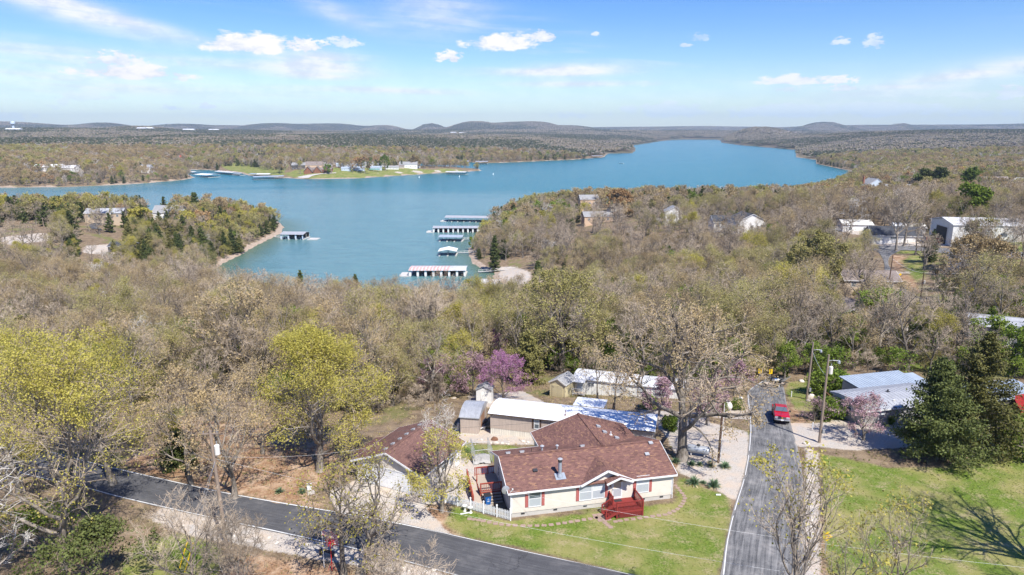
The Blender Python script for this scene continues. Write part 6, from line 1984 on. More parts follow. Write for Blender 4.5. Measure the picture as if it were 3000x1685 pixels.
# far left shore
for k, (u, v, L, wm, rm, lb) in enumerate(((100, 503, 38, 'white_wall', 'white_roof_metal', 'long low white building in the trees of the far left shore'), (180, 506, 18, 'white_wall', 'white_roof_metal', 'short low white building right of the long one on the far left shore'), (0, 508, 22, 'dark_wall', 'grey_shingles_x', 'dark grey house at the left edge on the far shore'),
                                           (395, 503, 22, 'off_white', 'grey_shingles_x', 'grey house under bare trees on the far left shore'), (450, 510, 16, 'tan_wall', 'taupe_shingles_x', 'tan house near the far left point'), (525, 470, 30, 'brick_wall', 'red_roof_metal', 'dark red-roofed house in the woods above the far left point'),
                                           (470, 431, 60, 'white_wall', 'white_roof_metal', 'white building on the wooded rise beyond the far left shore'), (760, 452, 36, 'white_wall', 'grey_roof_metal', 'pale house on the slope above the park'), (727, 476, 18, 'off_white', 'off_white', 'small pale house above the inlet docks'))):
    house_px('house', lb, u, v, .05, L, 12, 4.5, 8, wm, rm, wins=5, dz=2)
# park settlement on the far shore
ld = house_px('lodge', 'lodge with brown timber gables and taupe roof on the park lawn', 893, 509, .05, 40, 14, 6.5, 9.0, 'brick_wall', 'taupe_shingles_x', wins=6, cat='lodge', gcol='pale_glass')
for gx in (6, 20, 34):
    gable_body(ld, gx - 6, gx + 6, -5, 3, -2, 3.2, 10.6, 'brick_wall', 'y', name='gable_wall'); gable_roof(ld, gx - 7.2, gx + 7.2, -6, 6, 3.0, 11.4, 'taupe_shingles_y', 'y', .3, None)
    for k in (-4.2, -1.4, 1.4, 4.2): m_ = MB(); m_.bar((gx + k, -5.2, -1), (gx + k, -5.2, 9.8 - abs(k) * 1.25), .5, .3); m_.build('timber', M['dark_pole_wood'], ld)
house_px('house', 'taupe-roofed house with pink walls behind the lodge', 895, 496, .1, 26, 16, 6.5, 12, 'peach_wall', 'taupe_shingles_x', wins=4, gcol='pale_glass')
house_px('house', 'dark two-storey house left of the lodge', 855, 497, .1, 24, 14, 7, 11, 'dark_wall', 'grey_shingles_x', wins=5)
rg = np.random.default_rng(31); spots = [(875, 485), (905, 483), (930, 486), (945, 490), (960, 484), (985, 488), (1000, 500), (1020, 486), (1040, 490), (1060, 484), (860, 486), (1105, 488), (1130, 496), (1160, 494), (1085, 497), (1035, 499), (1015, 494), (1200, 490)]
looks = [('white_wall', 'grey_roof_metal', 'white cabin with grey metal roof'), ('off_white', 'worn_white_metal', 'off-white trailer home with pale roof'), ('blue_wall', 'blue_grey_metal', 'pale blue cabin with blue-grey roof'), ('tan_wall', 'taupe_shingles_x', 'tan cabin with taupe roof'), ('off_white', 'grey_shingles_x', 'off-white cottage with grey shingle roof'), ('dark_wall', 'green_roof_metal', 'dark cabin with green metal roof')]
for k, (u, v) in enumerate(spots):
    wm, rm, lb = looks[(k * 5 + k // 3) % 6]
    house_px('cabin', '%s in the cluster behind the park lawn' % lb, u, v, rg.uniform(-.2, .3), rg.uniform(12, 21), 9, 3.2, 5.6, wm, rm, wins=4, cat='cabin', group='cabins behind the park lawn', gcol='pale_glass')
house_px('house', 'white house with broad grey roof at the right end of the park cluster', 1170, 491, .1, 30, 16, 5, 9.5, 'white_wall', 'grey_shingles_x', wins=4)
tq_ = gp(1096, 501); o = empty('picnic_shelter', tq_, 0, 'low green-roofed picnic shelter on the park lawn', 'shelter'); gable_roof(o, -9, 9, -4, 4, 2.4, 3.6, 'green_roof_metal', 'x', .15, None)
for px in (-8, 0, 8):
    for py in (-3.4, 3.4): boxpart('post', 'white_paint', o, (px - .12, py - .12, 0, px + .12, py + .12, 2.4))
# path looping on the park lawn
def sheet(name, pts, lift, m):
    P = gpoly(pts); lo, hi = P.min(0), P.max(0)
    bm = bmesh.new(); vs_ = [bm.verts.new((p[0], p[1], 0)) for p in P]; bm.faces.new(vs_); bmesh.ops.triangulate(bm, faces=bm.faces); bmesh.ops.subdivide_edges(bm, edges=bm.edges, cuts=2, use_grid_fill=True)
    co = np.array([v.co[:] for v in bm.verts]); z = land_z(co[:, 0], co[:, 1])
    for v, zz in zip(bm.verts, z): v.co.z = zz + lift
    me = bpy.data.meshes.new(name); bm.to_mesh(me); bm.free(); me.materials.append(M[m]); return tag(link(name, me), kind='structure')


sheet('path', [(872, 519), (905, 513), (960, 508), (985, 506), (985, 508), (940, 511), (915, 516), (905, 522), (890, 523), (875, 522)], .5, 'concrete')
# hilltop estate, water tower and pale buildings far away
for k, (u, v) in enumerate(((2215, 392), (2232, 388), (2250, 385), (2262, 390), (2283, 387), (2300, 391), (2320, 394), (2275, 394), (2240, 395), (2350, 392), (2375, 391))):
    house_px('house', 'tiny pale house on the bare hilltop beyond the lake head', u, v, rg.uniform(-.4, .4), rg.uniform(20, 38), 16, 8, 14, ['white_wall', 'peach_wall', 'off_white'][k % 3], 'taupe_shingles_x', wins=4, group='houses on the distant hilltop', gcol='pale_glass')
for k, (u, v, L) in enumerate(((535, 387, 60), (560, 386, 90), (588, 385, 110), (610, 387, 60), (400, 384, 40), (425, 383, 36), (15, 388, 60), (1320, 394, 40), (1345, 395, 50))):
    house_px('warehouse', 'pale low building on the distant wooded ridge', u, v, .0, L, 24, 13, 17, 'white_wall', 'white_roof_metal', wins=0, cat='building', group='pale buildings on the distant ridge')
wt = gp(41, 385); D_ = wt.length; e = empty('water_tower', wt, 0, 'thin pale blue water tower on the skyline at the left', 'water tower')
hT = 42; b = MB(); b.tube([(0, 0, -6), (0, 0, hT * .65)], [6, 4.5], 12); b.build('shaft', M['blue_wall'], e); b = MB(); b.tube([(0, 0, hT * .62), (0, 0, hT * .72), (0, 0, hT * .88), (0, 0, hT)], [5, 9.5, 9.5, 3], 16); b.build('tank', M['blue_wall'], e)
# ---------------------------------------------------------------- mobile homes and sheds behind
def bow_roof(parent, L, W, z0, rise, m, over=.25, n=8, name='roof', seams=0.9):
    """Shallow arched metal roof along x, with standing seams."""
    mb = MB(); y0, y1 = -over, W + over
    arc = [(y0 + (y1 - y0) * i / n, z0 + rise * math.sin(math.pi * i / n) ** .8) for i in range(n + 1)]
    mb.prism(arc + [(y1, z0 - .1), (y0, z0 - .1)], -over, L + over, 'x')
    if seams:
        x = 0.0
        while x < L + .1:
            for i in range(n): mb.bar((x, arc[i][0], arc[i][1] + .012), (x, arc[i + 1][0], arc[i + 1][1] + .012), .035, .03)
            x += seams
    return mb.build(name, M[m], parent)


def shutters(parent, x, z, w, h, m, sw=.3):
    for sx in (x - sw - .09, x + w + .09): boxpart('shutter', m, parent, (sx, -.05, z - .03, sx + sw, -.003, z + h + .03))


# tan mobile home with a long white roof
TA = math.radians(-15.3)
tm_ = empty('mobile_home', (-2.75, 80.35, -.75), TA, 'long tan mobile home with white metal roof behind the brown-roofed house', 'mobile home')
boxpart('wall', 'tan_ribbed', tm_, (0, 0, .95, 20.2, 4.75, 3.05)); boxpart('skirting', 'cream_ribbed', tm_, (.03, .03, -1.5, 20.17, 4.72, .95))
bow_roof(tm_, 20.2, 4.75, 3.0, .42, 'white_roof_metal')
boxpart('fascia', 'shutter_brown', tm_, (-.27, -.30, 2.9, 20.4, -.26, 3.0))
window(tm_, 5.75, -.003, 1.6, .55, 1.15, gm='pale_glass'); shutters(tm_, 5.75, 1.6, .55, 1.15, 'shutter_brown', .22)
window(tm_, 9.6, -.003, 1.55, 1.5, 1.25, gm='pale_glass', lower='pale_glass'); shutters(tm_, 9.6, 1.55, 1.5, 1.25, 'shutter_brown', .25)
window(tm_, 15.5, -.003, 1.6, .9, 1.1)
m_ = MB(); m_.tube([(9.4, 1.0, 3.2), (9.5, 1.0, 3.65), (9.4, .9, 4.0)], .05, 6); m_.cbox(9.4, 1.0, 3.3, .25, .2, .1); m_.build('vent_pipe', M['rust_brown'], tm_)
m_ = MB(); m_.tube([(5.1, 1.9, 3.3), (5.1, 1.9, 3.5)], .09, 6); m_.build('vent_pipe', M['off_white'], tm_)
# white patio roof on posts behind it
pt = empty('patio_roof', (7.9, 82.6, -.9), math.radians(-15.3), 'white patio roof on posts behind the tan mobile home', 'patio roof')
m_ = MB(); m_.slab([(0, 0, 3.35), (4.0, 0, 3.35), (4.0, 3.6, 2.95), (0, 3.6, 2.95)], .1); x_ = .2
while x_ < 4: m_.bar((x_, 0, 3.37), (x_, 3.6, 2.97), .04, .04); x_ += .4
m_.build('roof', M['white_roof_metal'], pt)
for px in (.15, 3.85): boxpart('post', 'white_paint', pt, (px - .05, 3.4, -1.5, px + .05, 3.5, 2.9))
# open porch at its right end
pr = empty('porch', (16.9, 74.95, -.7), TA, 'open porch with grey posts at the right end of the tan mobile home', 'porch')
for px, py in ((.15, .2), (.15, 4.4)): boxpart('post', 'pole_wood', pr, (px - .05, py - .05, -.5, px + .05, py + .05, 2.85))

# tan barn-roofed shed
ts = empty('shed', (-6.55, 80.35, -.75), math.radians(-9), 'tan ribbed shed with arched tin roof beside the tan mobile home', 'shed')
boxpart('wall', 'tan_ribbed', ts, (0, 0, .28, 2.35, 5.2, 2.5)); boxpart('skirting', 'cream_ribbed', ts, (.02, .02, -1.6, 2.33, 5.18, .28))
bow_roof(ts, 2.35, 5.2, 2.45, .75, 'galvanized', over=.15, seams=.3)
boxpart('door', 'brown_door', ts, (2.35, 1.5, .35, 2.41, 3.6, 2.3))
# small white shed behind it
s2 = empty('shed', (-5.4, 96.6, -3.4), math.radians(-8), 'small white weathered shed with dark gable roof at the wood edge', 'shed')
gable_body(s2, 0, 2.3, 0, 2.0, -.8, 2.3, 2.9, 'off_white', 'y'); gable_roof(s2, -.15, 2.45, -.15, 2.15, 2.3, 2.95, 'grey_shingles_y', 'y', .07, None); boxpart('door', 'white_ribbed', s2, (.7, -.05, .1, 1.6, -.003, 1.95))
# cream shed
s3 = empty('shed', (5.95, 101.1, -3.95), math.radians(-33), 'cream gabled shed with double doors and grey shingle roof by the white mobile home', 'shed')
gable_body(s3, 0, 2.75, 0, 3.4, -1.2, 2.45, 3.3, 'yellow_cream', 'y'); gable_roof(s3, -.15, 2.9, -.15, 3.55, 2.5, 3.35, 'grey_shingles_y', 'y', .08, 'off_white')
for dx in (.45, 1.4): boxpart('door', 'yellow_cream', s3, (dx, -.06, .15, dx + .92, -.003, 2.1))
boxpart('hinge', 'dark_metal', s3, (.48, -.075, 1.7, .8, -.061, 1.75))
# white mobile home
wm_ = empty('mobile_home', (9.9, 102.5, -4.6), math.radians(-17.7), 'white mobile home with worn white roof at the wood edge', 'mobile home')
boxpart('wall', 'white_ribbed', wm_, (0, 0, .55, 17.3, 4.4, 3.2)); boxpart('skirting', 'off_white', wm_, (.03, .03, -1.8, 17.27, 4.37, .55))
bow_roof(wm_, 17.3, 4.4, 3.2, .4, 'worn_white_metal', seams=1.2)
for wx, ww, wh, wz in ((2.2, 1.0, .45, 2.2), (6.1, 2.1, 1.0, 1.65), (9.9, 1.1, .8, 1.8), (12.6, 1.6, .8, 1.8)): window(wm_, wx, -.003, wz, ww, wh, double=wh < .9, gm='pale_glass' if wx > 3 else 'glass')
boxpart('door', 'blue_wall', wm_, (.5, -.05, 1.1, 1.35, -.003, 2.95))
m_ = MB(); m_.slab([(-.1, -1.2, 3.0), (1.9, -1.2, 3.0), (1.9, 0, 3.15), (-.1, 0, 3.15)], .06); m_.build('awning', M['worn_white_metal'], wm_)
stp = empty('entrance_steps', (9.9, 102.5, -4.6), math.radians(-17.7), 'grey wooden steps with railings at the white mobile home door', 'steps')
for i in range(5): boxpart('step', 'weathered_boards', stp, (-.2 - i * .28, -1.3, .95 - i * .19, .1 - i * .28, -.1, 1.0 - i * .19))
boxpart('landing', 'weathered_boards', stp, (.05, -1.3, .92, 1.9, -.02, .98))
for yy in (-1.3, -.1): railing(stp, 'off_white', (.05, yy), (-1.4, yy), 1.0, .05, 7)
railing(stp, 'off_white', (.1, -1.3), (1.9, -1.3), 1.0, 1.0, 9)
for px, py in ((.1, -1.3), (1.9, -1.3), (-1.4, -1.3), (-1.4, -.1)): boxpart('post', 'off_white', stp, (px - .05, py - .05, -1.5, px + .05, py + .05, 2.0 if px > 0 else 1.1))

# bench with a drum and the barbecue beside the tan shed
bq = gp(1409, 1262); be = empty('garden_bench', bq, .9, 'small white bench beside the tan shed', 'bench')
for i in range(4): boxpart('seat_slat', 'white_paint', be, (-.6, -.25 + i * .13, .42, .6, -.15 + i * .13, .45))
for px in (-.55, .55): boxpart('leg', 'white_paint', be, (px - .04, -.25, 0, px + .04, .27, .42))
dq = empty('barbecue', (bq.x + .35, bq.y + .95, bq.z), .9, 'black barrel barbecue behind the small white bench', 'barbecue')
m_ = MB(); m_.tube([(-.5, 0, .85), (.5, 0, .85)], .28, 12); m_.build('drum', M['bbq'], dq)
for px in (-.4, .4): m_ = MB(); m_.bar((px, -.2, 0), (px, 0, .7), .04); m_.bar((px, .2, 0), (px, 0, .7), .04); m_.build('leg', M['bbq'], dq)
dr_ = empty('rusty_drum', (bq.x - .1, bq.y + .05, bq.z + .45), 0, 'short rusty drum standing on the small white bench', 'drum')
m_ = MB(); m_.tube([(0, 0, 0), (0, 0, .05), (0, 0, .5), (0, 0, .52)], [.2, .22, .22, .18], 12); m_.build('body', M['rust_brown'], dr_)
q = gp(1391, 1271); m_ = MB(); m_.tube([(0, 0, 0), (0, 0, .1), (0, 0, .16)], [.17, .2, .1], 10); o = m_.build('flower_pot', M['green_plastic']); o.location = q; tag(o, 'small green pot on the gravel by the tan shed', 'pot')
q = gp(1343, 1262); m_ = MB(); m_.tube([(0, 0, 0), (0, 0, .9), (0, 0, 1.1)], [.19, .19, .08], 10); o = m_.build('gas_cylinder', M['tank_white']); o.location = q; tag(o, 'upright white gas cylinder at the left wall of the tan shed', 'gas cylinder')

# dog run of chain link with a grey sheet
kn = empty('dog_run', (-4.2, 71.2, -.1), math.radians(12), 'chain link dog run with a grey sheet behind the side deck', 'dog run')
for px, py in ((0, 0), (2.0, 0), (2.0, 3.0), (-3.6, 3.2), (0, 3.1)):
    m_ = MB(); m_.tube([(px, py, -.2), (px, py, 1.75)], .03, 6); m_.build('post', M['steel'], kn)
def chainlink(parent, a, b, h):
    a, b = Vector(a), Vector(b); n = int((b - a).length / .16); m = MB(); d = (b - a) / n
    for i in range(n):
        p = a + d * i
        k = max(1, int(h / .32))
        for j in range(k):
            z0 = h * j / k; z1 = h * (j + 1) / k; m.bar(p + Vector((0, 0, z0)), p + d * 1 + Vector((0, 0, z1)), .007); m.bar(p + Vector((0, 0, z1)), p + d * 1 + Vector((0, 0, z0)), .007)
    o = m.build('wire_mesh', M['steel'], parent); o['kind'] = 'stuff'
    m = MB(); m.tube([a + Vector((0, 0, h)), b + Vector((0, 0, h))], .022, 6); m.build('top_rail', M['steel'], parent)


chainlink(kn, (0, 0, 0), (2.0, 0, 0), 1.7); chainlink(kn, (2.0, 0, 0), (2.0, 3.0, 0), 1.7); chainlink(kn, (2.0, 3.0, 0), (-3.6, 3.2, 0), 1.2); chainlink(kn, (0, 0, 0), (0, 3.1, 0), 1.7)
tp = MB(); rng = np.random.default_rng(8)
nx_, ny_ = 10, 8; P_ = [[(i / nx_ * 2.0 - .2, j / ny_ * 1.6 - .15, max(.05, 1.05 - .75 * abs(j / ny_ - .55) * 2 - .5 * abs(i / nx_ - .5) + rng.normal(0, .05))) for j in range(ny_ + 1)] for i in range(nx_ + 1)]
for i in range(nx_):
    for j in range(ny_): tp.add([P_[i][j], P_[i + 1][j], P_[i + 1][j + 1], P_[i][j + 1]], [(0, 1, 2, 3)])
o = tp.build('tarpaulin', M['tarp_grey'], smooth=True); o.location = (-4.2, 71.1, -.08); o.rotation_euler = (0, 0, .2); tag(o, 'grey tarpaulin draped over gear in the dog run', 'tarpaulin')

# ---------------------------------------------------------------- tanks, poles, wires
def tank(name, label, loc, rz, L, R, m, group=None):
    t = empty(name, loc, rz, label, 'gas tank', group)
    b = MB(); n = 6; pts, rad = [], []
    for i in range(n + 1): a = math.pi / 2 * i / n; pts.append((-L / 2 + R * (1 - math.sin(a)) * .7, 0, R + .28)); rad.append(max(.01, R * math.sin(a) if i else .01))
    pts = [(-L / 2 - .0 + R * .7 * (1 - math.cos(math.pi / 2 * i / n)), 0, R + .28) for i in range(n + 1)]; rad = [max(.01, R * math.sin(math.pi / 2 * i / n)) for i in range(n + 1)]
    pts2 = [(-p[0], 0, p[2]) for p in pts[::-1]]
    b.tube(pts + pts2, rad + rad[::-1], 20); b.build('tank', M[m], t, smooth=True)
    b = MB(); b.tube([(0, 0, 2 * R + .24), (0, 0, 2 * R + .42)], .2, 12); b.tube([(0, 0, 2 * R + .42), (0, 0, 2 * R + .5)], [.2, .08], 12); b.build('valve_cover', M['dark_metal'], t)
    for px in (-L * .28, L * .28): boxpart('leg', 'concrete', t, (px - .08, -R * .7, 0, px + .08, R * .7, .34))
    return t


tank('propane_tank', 'long silver propane tank beside the big oak', (21.75, 73.4, -.1), -.35, 2.7, .48, 'tank_silver')
tank('propane_tank', 'white propane tank seen end-on beside the side road', (30.6, 90.3, -1.65), 1.35, 1.9, .5, 'tank_white')


def tilt_to(o, dx, dy):
    o.rotation_euler = (math.atan(-dy), math.atan(dx), 0)


def upole(name, label, base, H, r, m, lean=(0, 0), trans=None, lamp=None, arm=None, conduit=None, meter=False, guy=False):
    e = empty(name, (base.x, base.y, base.z), 0, label, 'utility pole')
    b = MB(); tx, ty = lean[0] * H, lean[1] * H; b.tube([(0, 0, -.6), (tx * .5, ty * .5, H * .5), (tx, ty, H)], [r * 1.15, r, r * .72], 9); b.build('pole', M[m], e)
    P_ = lambda f: Vector((tx * f, ty * f, H * f))
    if trans:
        p = P_(trans) + Vector((r + .26, -.05, 0)); b = MB(); b.tube([p - Vector((0, 0, .45)), p + Vector((0, 0, .4)), p + Vector((0, 0, .5))], [.23, .23, .1], 12); t = b.build('transformer', M['tank_white'], e)
        b = MB(); b.tube([p + Vector((0, 0, .45)), p + Vector((0, 0, .8))], .05, 6); b.build('bushing', M['steel'], t)
    if lamp:
        p = P_(lamp); b = MB(); b.tube([p, p + Vector((.5, -.1, .12)), p + Vector((1.2, -.2, .1))], .03, 6); a = b.build('lamp_arm', M['steel'], e)
        b = MB(); b.tube([p + Vector((1.2, -.2, .15)), p + Vector((1.2, -.2, 0)), p + Vector((1.2, -.2, -.22))], [.09, .16, .2], 10); b.build('lamp_head', M['steel'], a)
    if arm:
        p = P_(arm); b = MB(); b.bar(p + Vector((-.7, -.05, 0)), p + Vector((.7, .05, 0)), .1, .1); b.build('crossarm', M[m], e)
        for k in (-.6, 0, .6): b = MB(); b.tube([p + Vector((k, 0, .05)), p + Vector((k, 0, .22))], [.03, .05], 6); b.build('insulator', M['steel'], e)
    if conduit:
        b = MB(); b.tube([(r + .04, -.04, .3), (tx * conduit + r + .04, ty * conduit, H * conduit)], .045, 6); b.build('conduit', M['white_paint'], e)
    if meter: boxpart('meter_box', 'steel', e, (r - .02, -r - .16, 1.3, r + .26, -r + .05, 1.85))
    return e


G_ = lambda u, v: gp(u, v)
pA = gp(2400, 1297); pB = gp(2363, 1170); pC = gp(2104, 1355); pD = gp(664, 1600)
upole('utility_pole', 'tall weathered utility pole with transformer and lamp at the gravel driveway', pA, 11.3, .15, 'pole_wood', (0.0, 0), trans=.83, lamp=.93, meter=True)
upole('utility_pole', 'weathered pole behind the red pickup with a lamp on a short arm', pB, 8.9, .15, 'pole_wood', (.012, 0), lamp=.86, meter=True)
upole('utility_pole', 'dark wooden pole with white conduit beside the silver propane tank', pC, 7.6, .13, 'dark_pole_wood', (.01, 0), conduit=.95)
upole('utility_pole', 'leaning utility pole with white transformer on the near side of the road', pD, 11.3, .16, 'pole_wood', (-.045, .02), trans=.84, arm=.97, meter=True)
upole('utility_pole', 'thin dark pole beside the bend of the far lane', gp(2600, 858), 11.0, .16, 'dark_pole_wood', (.02, 0))
upole('utility_pole', 'pole with white transformer under the trees by the far lane', gp(2697, 872), 7.0, .16, 'dark_pole_wood', trans=.6, arm=.93)
upole('utility_pole', 'pole with white transformer on the left peninsula', gp(326, 668), 9.5, .22, 'pole_wood', trans=.85)
upole('utility_pole', 'thin pole among the cedars of the left peninsula', gp(132, 690), 9.0, .18, 'pole_wood', arm=.95)
upole('utility_pole', 'pole with a lamp in the gravel lot beyond the lane', gp(2740, 700), 7.0, .18, 'steel', lamp=.97)


def wire(label, pts, sag, r=.012, m='rope_white', n=14):
    b = MB(); P = []
    for a, c in zip(pts[:-1], pts[1:]):
        a, c = Vector(a), Vector(c)
        for i in range(n): t = i / n; P.append(a.lerp(c, t) - Vector((0, 0, sag * 4 * t * (1 - t))))
    P.append(Vector(pts[-1])); b.tube(P, r, 4)
    return tag(b.build('overhead_wire', M[m]), label, 'wire')


topA, topB, topC, topD = pA + Vector((0, 0, 10.6)), pB + Vector((.1, 0, 8.2)), pC + Vector((.08, 0, 7.4)), pD + Vector((-.5, .2, 10.9))
wire('wire strung from the driveway pole down to the pole behind the pickup', [topA - Vector((0, 0, 2.0)), topB - Vector((0, 0, .6))], .4, .02)
wire('pale service wire from the roof corner of the brown-roofed house across the lawn', [hloc(-.3, -.2, 3.1), (52, 38, 8.2)], 1.2, .008)
wire('pale wire above the lower lawn and the side road', [pD + Vector((-.4, .2, 8.6)), (60, 33, 7.5)], 2.2, .007)
wire('dark cable crossing low over the lawn and road', [pD + Vector((-.3, .1, 7.4)), (34, 38, 5.0)], 1.6, .012, 'wire_dark')
wire('wire from the leaning pole to the pole by the oak', [topD, topC], 1.0, .012, 'wire_dark')
wire('wire running left from the leaning pole', [topD, (-95, 78, 11.5)], 1.8, .012, 'wire_dark')
wire('wire from the leaning pole to the garage gable', [pD + Vector((-.4, .2, 8.8)), (-15.2, 68.5, 3.4)], .5, .007)
wire('wire between the two far lane poles', [gp(2600, 858) + Vector((.2, 0, 10)), gp(2697, 872) + Vector((0, 0, 6.8)), (200, 150, 6)], .8, .03)

# ---------------------------------------------------------------- red pickup
pk = gp(2287, 1222)
PKZ = lambda x, y: zat(x, y) + .1
pu = empty('pickup_truck', (36.05, 85.5, PKZ(36.05, 85.5)), math.radians(174) + math.radians(180) - math.radians(2), 'red pickup truck driving towards the camera on the side road', 'pickup truck')
pu.rotation_euler = (math.atan(-.12), 0, math.radians(-17))
# local frame: nose at -y, x across
b = MB()
side = [(-2.65, .52), (-2.72, .75), (-2.66, 1.02), (-2.3, 1.12), (-1.1, 1.2), (-.95, 1.22), (.95, 1.2), (2.75, 1.2), (2.8, .6), (2.6, .5)]
b.prism(side, -.94, .94, 'x'); body = b.build('body', M['truck_red'], pu)
md = body.modifiers.new('edge', 'BEVEL'); md.width = .07; md.segments = 2
b = MB(); lo = [(-.88, -1.05), (.88, -1.05), (.88, 1.1), (-.88, 1.1)]; hi = [(-.70, -.35), (.70, -.35), (.72, .85), (-.72, .85)]
b.add([(x, y, 1.2) for x, y in lo] + [(x, y, 1.78) for x, y in hi], [(4, 5, 6, 7), (0, 1, 5, 4), (1, 2, 6, 5), (2, 3, 7, 6), (3, 0, 4, 7)]); cb_ = b.build('cab', M['truck_red'], pu); md = cb_.modifiers.new('edge', 'BEVEL'); md.width = .05; md.segments = 2
b = MB(); b.add([(-.80, -.99, 1.27), (.80, -.99, 1.27), (.67, -.41, 1.72), (-.67, -.41, 1.72)], [(0, 1, 2, 3)]); 
for v in range(4): b.v[v] = (b.v[v][0], b.v[v][1] - .035, b.v[v][2] + .02)
b.build('windscreen', M['glass'], pu)
for s_ in (-1, 1):
    b = MB(); b.add([(s_ * .885, -.75, 1.27), (s_ * .885, .95, 1.27), (s_ * .745, .75, 1.72), (s_ * .735, -.32, 1.72)], [(0, 1, 2, 3)]); b.v = [(x + s_ * .012, y, z) for x, y, z in b.v]; b.build('side_window', M['glass'], pu)
    b = MB(); b.cbox(s_ * 1.08, -.78, 1.32, .2, .12, .24); b.bar((s_ * .9, -.78, 1.25), (s_ * 1.05, -.78, 1.3), .05); b.build('wing_mirror', M['black_plastic'], pu)
    b = MB(); b.cbox(s_ * .70, -2.69, .92, .40, .07, .11); b.build('headlight', M['pale_glass'], pu); b = MB(); b.cbox(s_ * .70, -2.70, .79, .40, .06, .09); b.build('indicator_lamp', M['pale_glass'], pu)
    for yy in (-1.75, 1.65):
        b = MB(); b.tube([(s_ * .70, yy, .38), (s_ * .98, yy, .38)], .39, 18); w = b.build('wheel', M['tyre'], pu); b = MB(); b.tube([(s_ * .965, yy, .38), (s_ * .99, yy, .38)], [.23, .2], 14); b.build('rim', M['chrome'], w)
    b = MB(); b.prism([(yy_, zz_) for yy_, zz_ in [(-2.2, .6), (-2.12, .84), (-1.75, .93), (-1.38, .84), (-1.3, .6)]], s_ * .93, s_ * .955, 'x'); b.prism([(1.2, .6), (1.28, .84), (1.65, .93), (2.02, .84), (2.1, .6)], s_ * .93, s_ * .955, 'x'); b.build('wheel_arch', M['black_plastic'], pu)
b = MB(); b.cbox(0, -2.71, .90, .98, .05, .11); b.cbox(0, -2.70, .77, .98, .05, .08); gr_ = b.build('grille', M['dark_metal'], pu)
b = MB(); b.cbox(0, -2.735, .838, 1.9 * .52, .05, .035); b.build('grille_bar', M['chrome'], pu)
b = MB(); b.cbox(0, -2.765, .838, .2, .03, .05); b.cbox(0, -2.768, .838, .08, .03, .085); b.build('emblem', M['sign_yellow'], pu)
b = MB(); b.cbox(0, -2.78, .60, 1.88, .2, .2); bp = b.build('bumper', M['chrome'], pu); md = bp.modifiers.new('edge', 'BEVEL'); md.width = .04; b = MB(); b.cbox(0, -2.89, .60, .32, .02, .16); b.build('number_plate', M['flag_white'], bp)
b = MB(); b.cbox(0, -2.72, .44, 1.6, .16, .12); b.build('air_dam', M['black_plastic'], pu)
b = MB(); b.box(-.78, 1.2, 1.2, .78, 2.7, 1.215); b.build('bed_cover', M['black_plastic'], pu)

# dark flatbed trailer with an outboard and gear, at the top of the side road
tq = gp(2268, 1133); tr_ = empty('utility_trailer', (tq.x, tq.y, tq.z + .05), .25, 'dark loaded trailer standing where the side road drops out of sight', 'trailer')
boxpart('frame', 'dark_metal', tr_, (-1.7, -.75, .45, 1.5, .75, .55)); boxpart('bed', 'weathered_boards', tr_, (-1.6, -.68, .56, 1.4, .68, .60))
for i, px in enumerate((-1.65, -.9, -.1, .7, 1.45)):
    for py in (-.73, .73): boxpart('stake', 'dark_metal', tr_, (px - .03, py - .03, .55, px + .03, py + .03, 1.05))
for py in (-.73, .73): boxpart('side_rail', 'dark_metal', tr_, (-1.68, py - .02, .98, 1.48, py + .02, 1.04))
for s_ in (-1, 1):
    b = MB(); b.tube([(.2, s_ * .8, .33), (.2, s_ * 1.0, .33)], .33, 16); w = b.build('wheel', M['tyre'], tr_); b = MB(); b.tube([(.2, s_ * 1.0, .33), (.2, s_ * 1.02, .33)], [.18, .15], 12); b.build('rim', M['steel'], w)
m_ = MB(); m_.bar((1.5, -.4, .5), (2.6, 0, .5), .07); m_.bar((1.5, .4, .5), (2.6, 0, .5), .07); m_.build('drawbar', M['dark_metal'], tr_)
qd = empty('quad_bike', (tq.x + .2, tq.y + .05, tq.z + .66), .25, 'small white and blue quad bike loaded on the dark trailer', 'quad bike')
b = MB(); b.prism([(-.6, .35), (-.5, .6), (-.1, .65), (.1, .55), (.55, .62), (.65, .4)], -.22, .22, 'y'); b.build('body', M['boat_white'], qd); boxpart('seat', 'float_blue', qd, (-.45, -.16, .62, .1, .16, .72))
b = MB(); b.tube([(.3, -.4, .95), (.35, 0, .9), (.3, .4, .95)], .03, 6); b.tube([(.35, 0, .6), (.35, 0, .9)], .03, 6); b.build('handlebar', M['dark_metal'], qd)
for sx in (-.5, .5):
    for s_ in (-1, 1): b = MB(); b.tube([(sx, s_ * .28, .27), (sx, s_ * .5, .27)], .27, 12); b.build('wheel', M['tyre'], qd)


def sign_board(name, label, base, h, r, rz, m='sign_yellow', shape='diamond', txt=None):
    e = empty(name, base, rz, label, 'road sign'); b = MB(); b.bar((0, 0, -.2), (0, 0, h), .06, .04); b.build('post', M['steel'], e)
    b = MB()
    if shape == 'diamond': b.prism([(0, h - r), (r, h), (0, h + r), (-r, h)], -.06, -.03, 'y')
    else: b.prism([(-r * .7, h - r), (r * .7, h - r), (r * .7, h + r), (-r * .7, h + r)], -.06, -.03, 'y')
    b.build('panel', M[m], e); return e


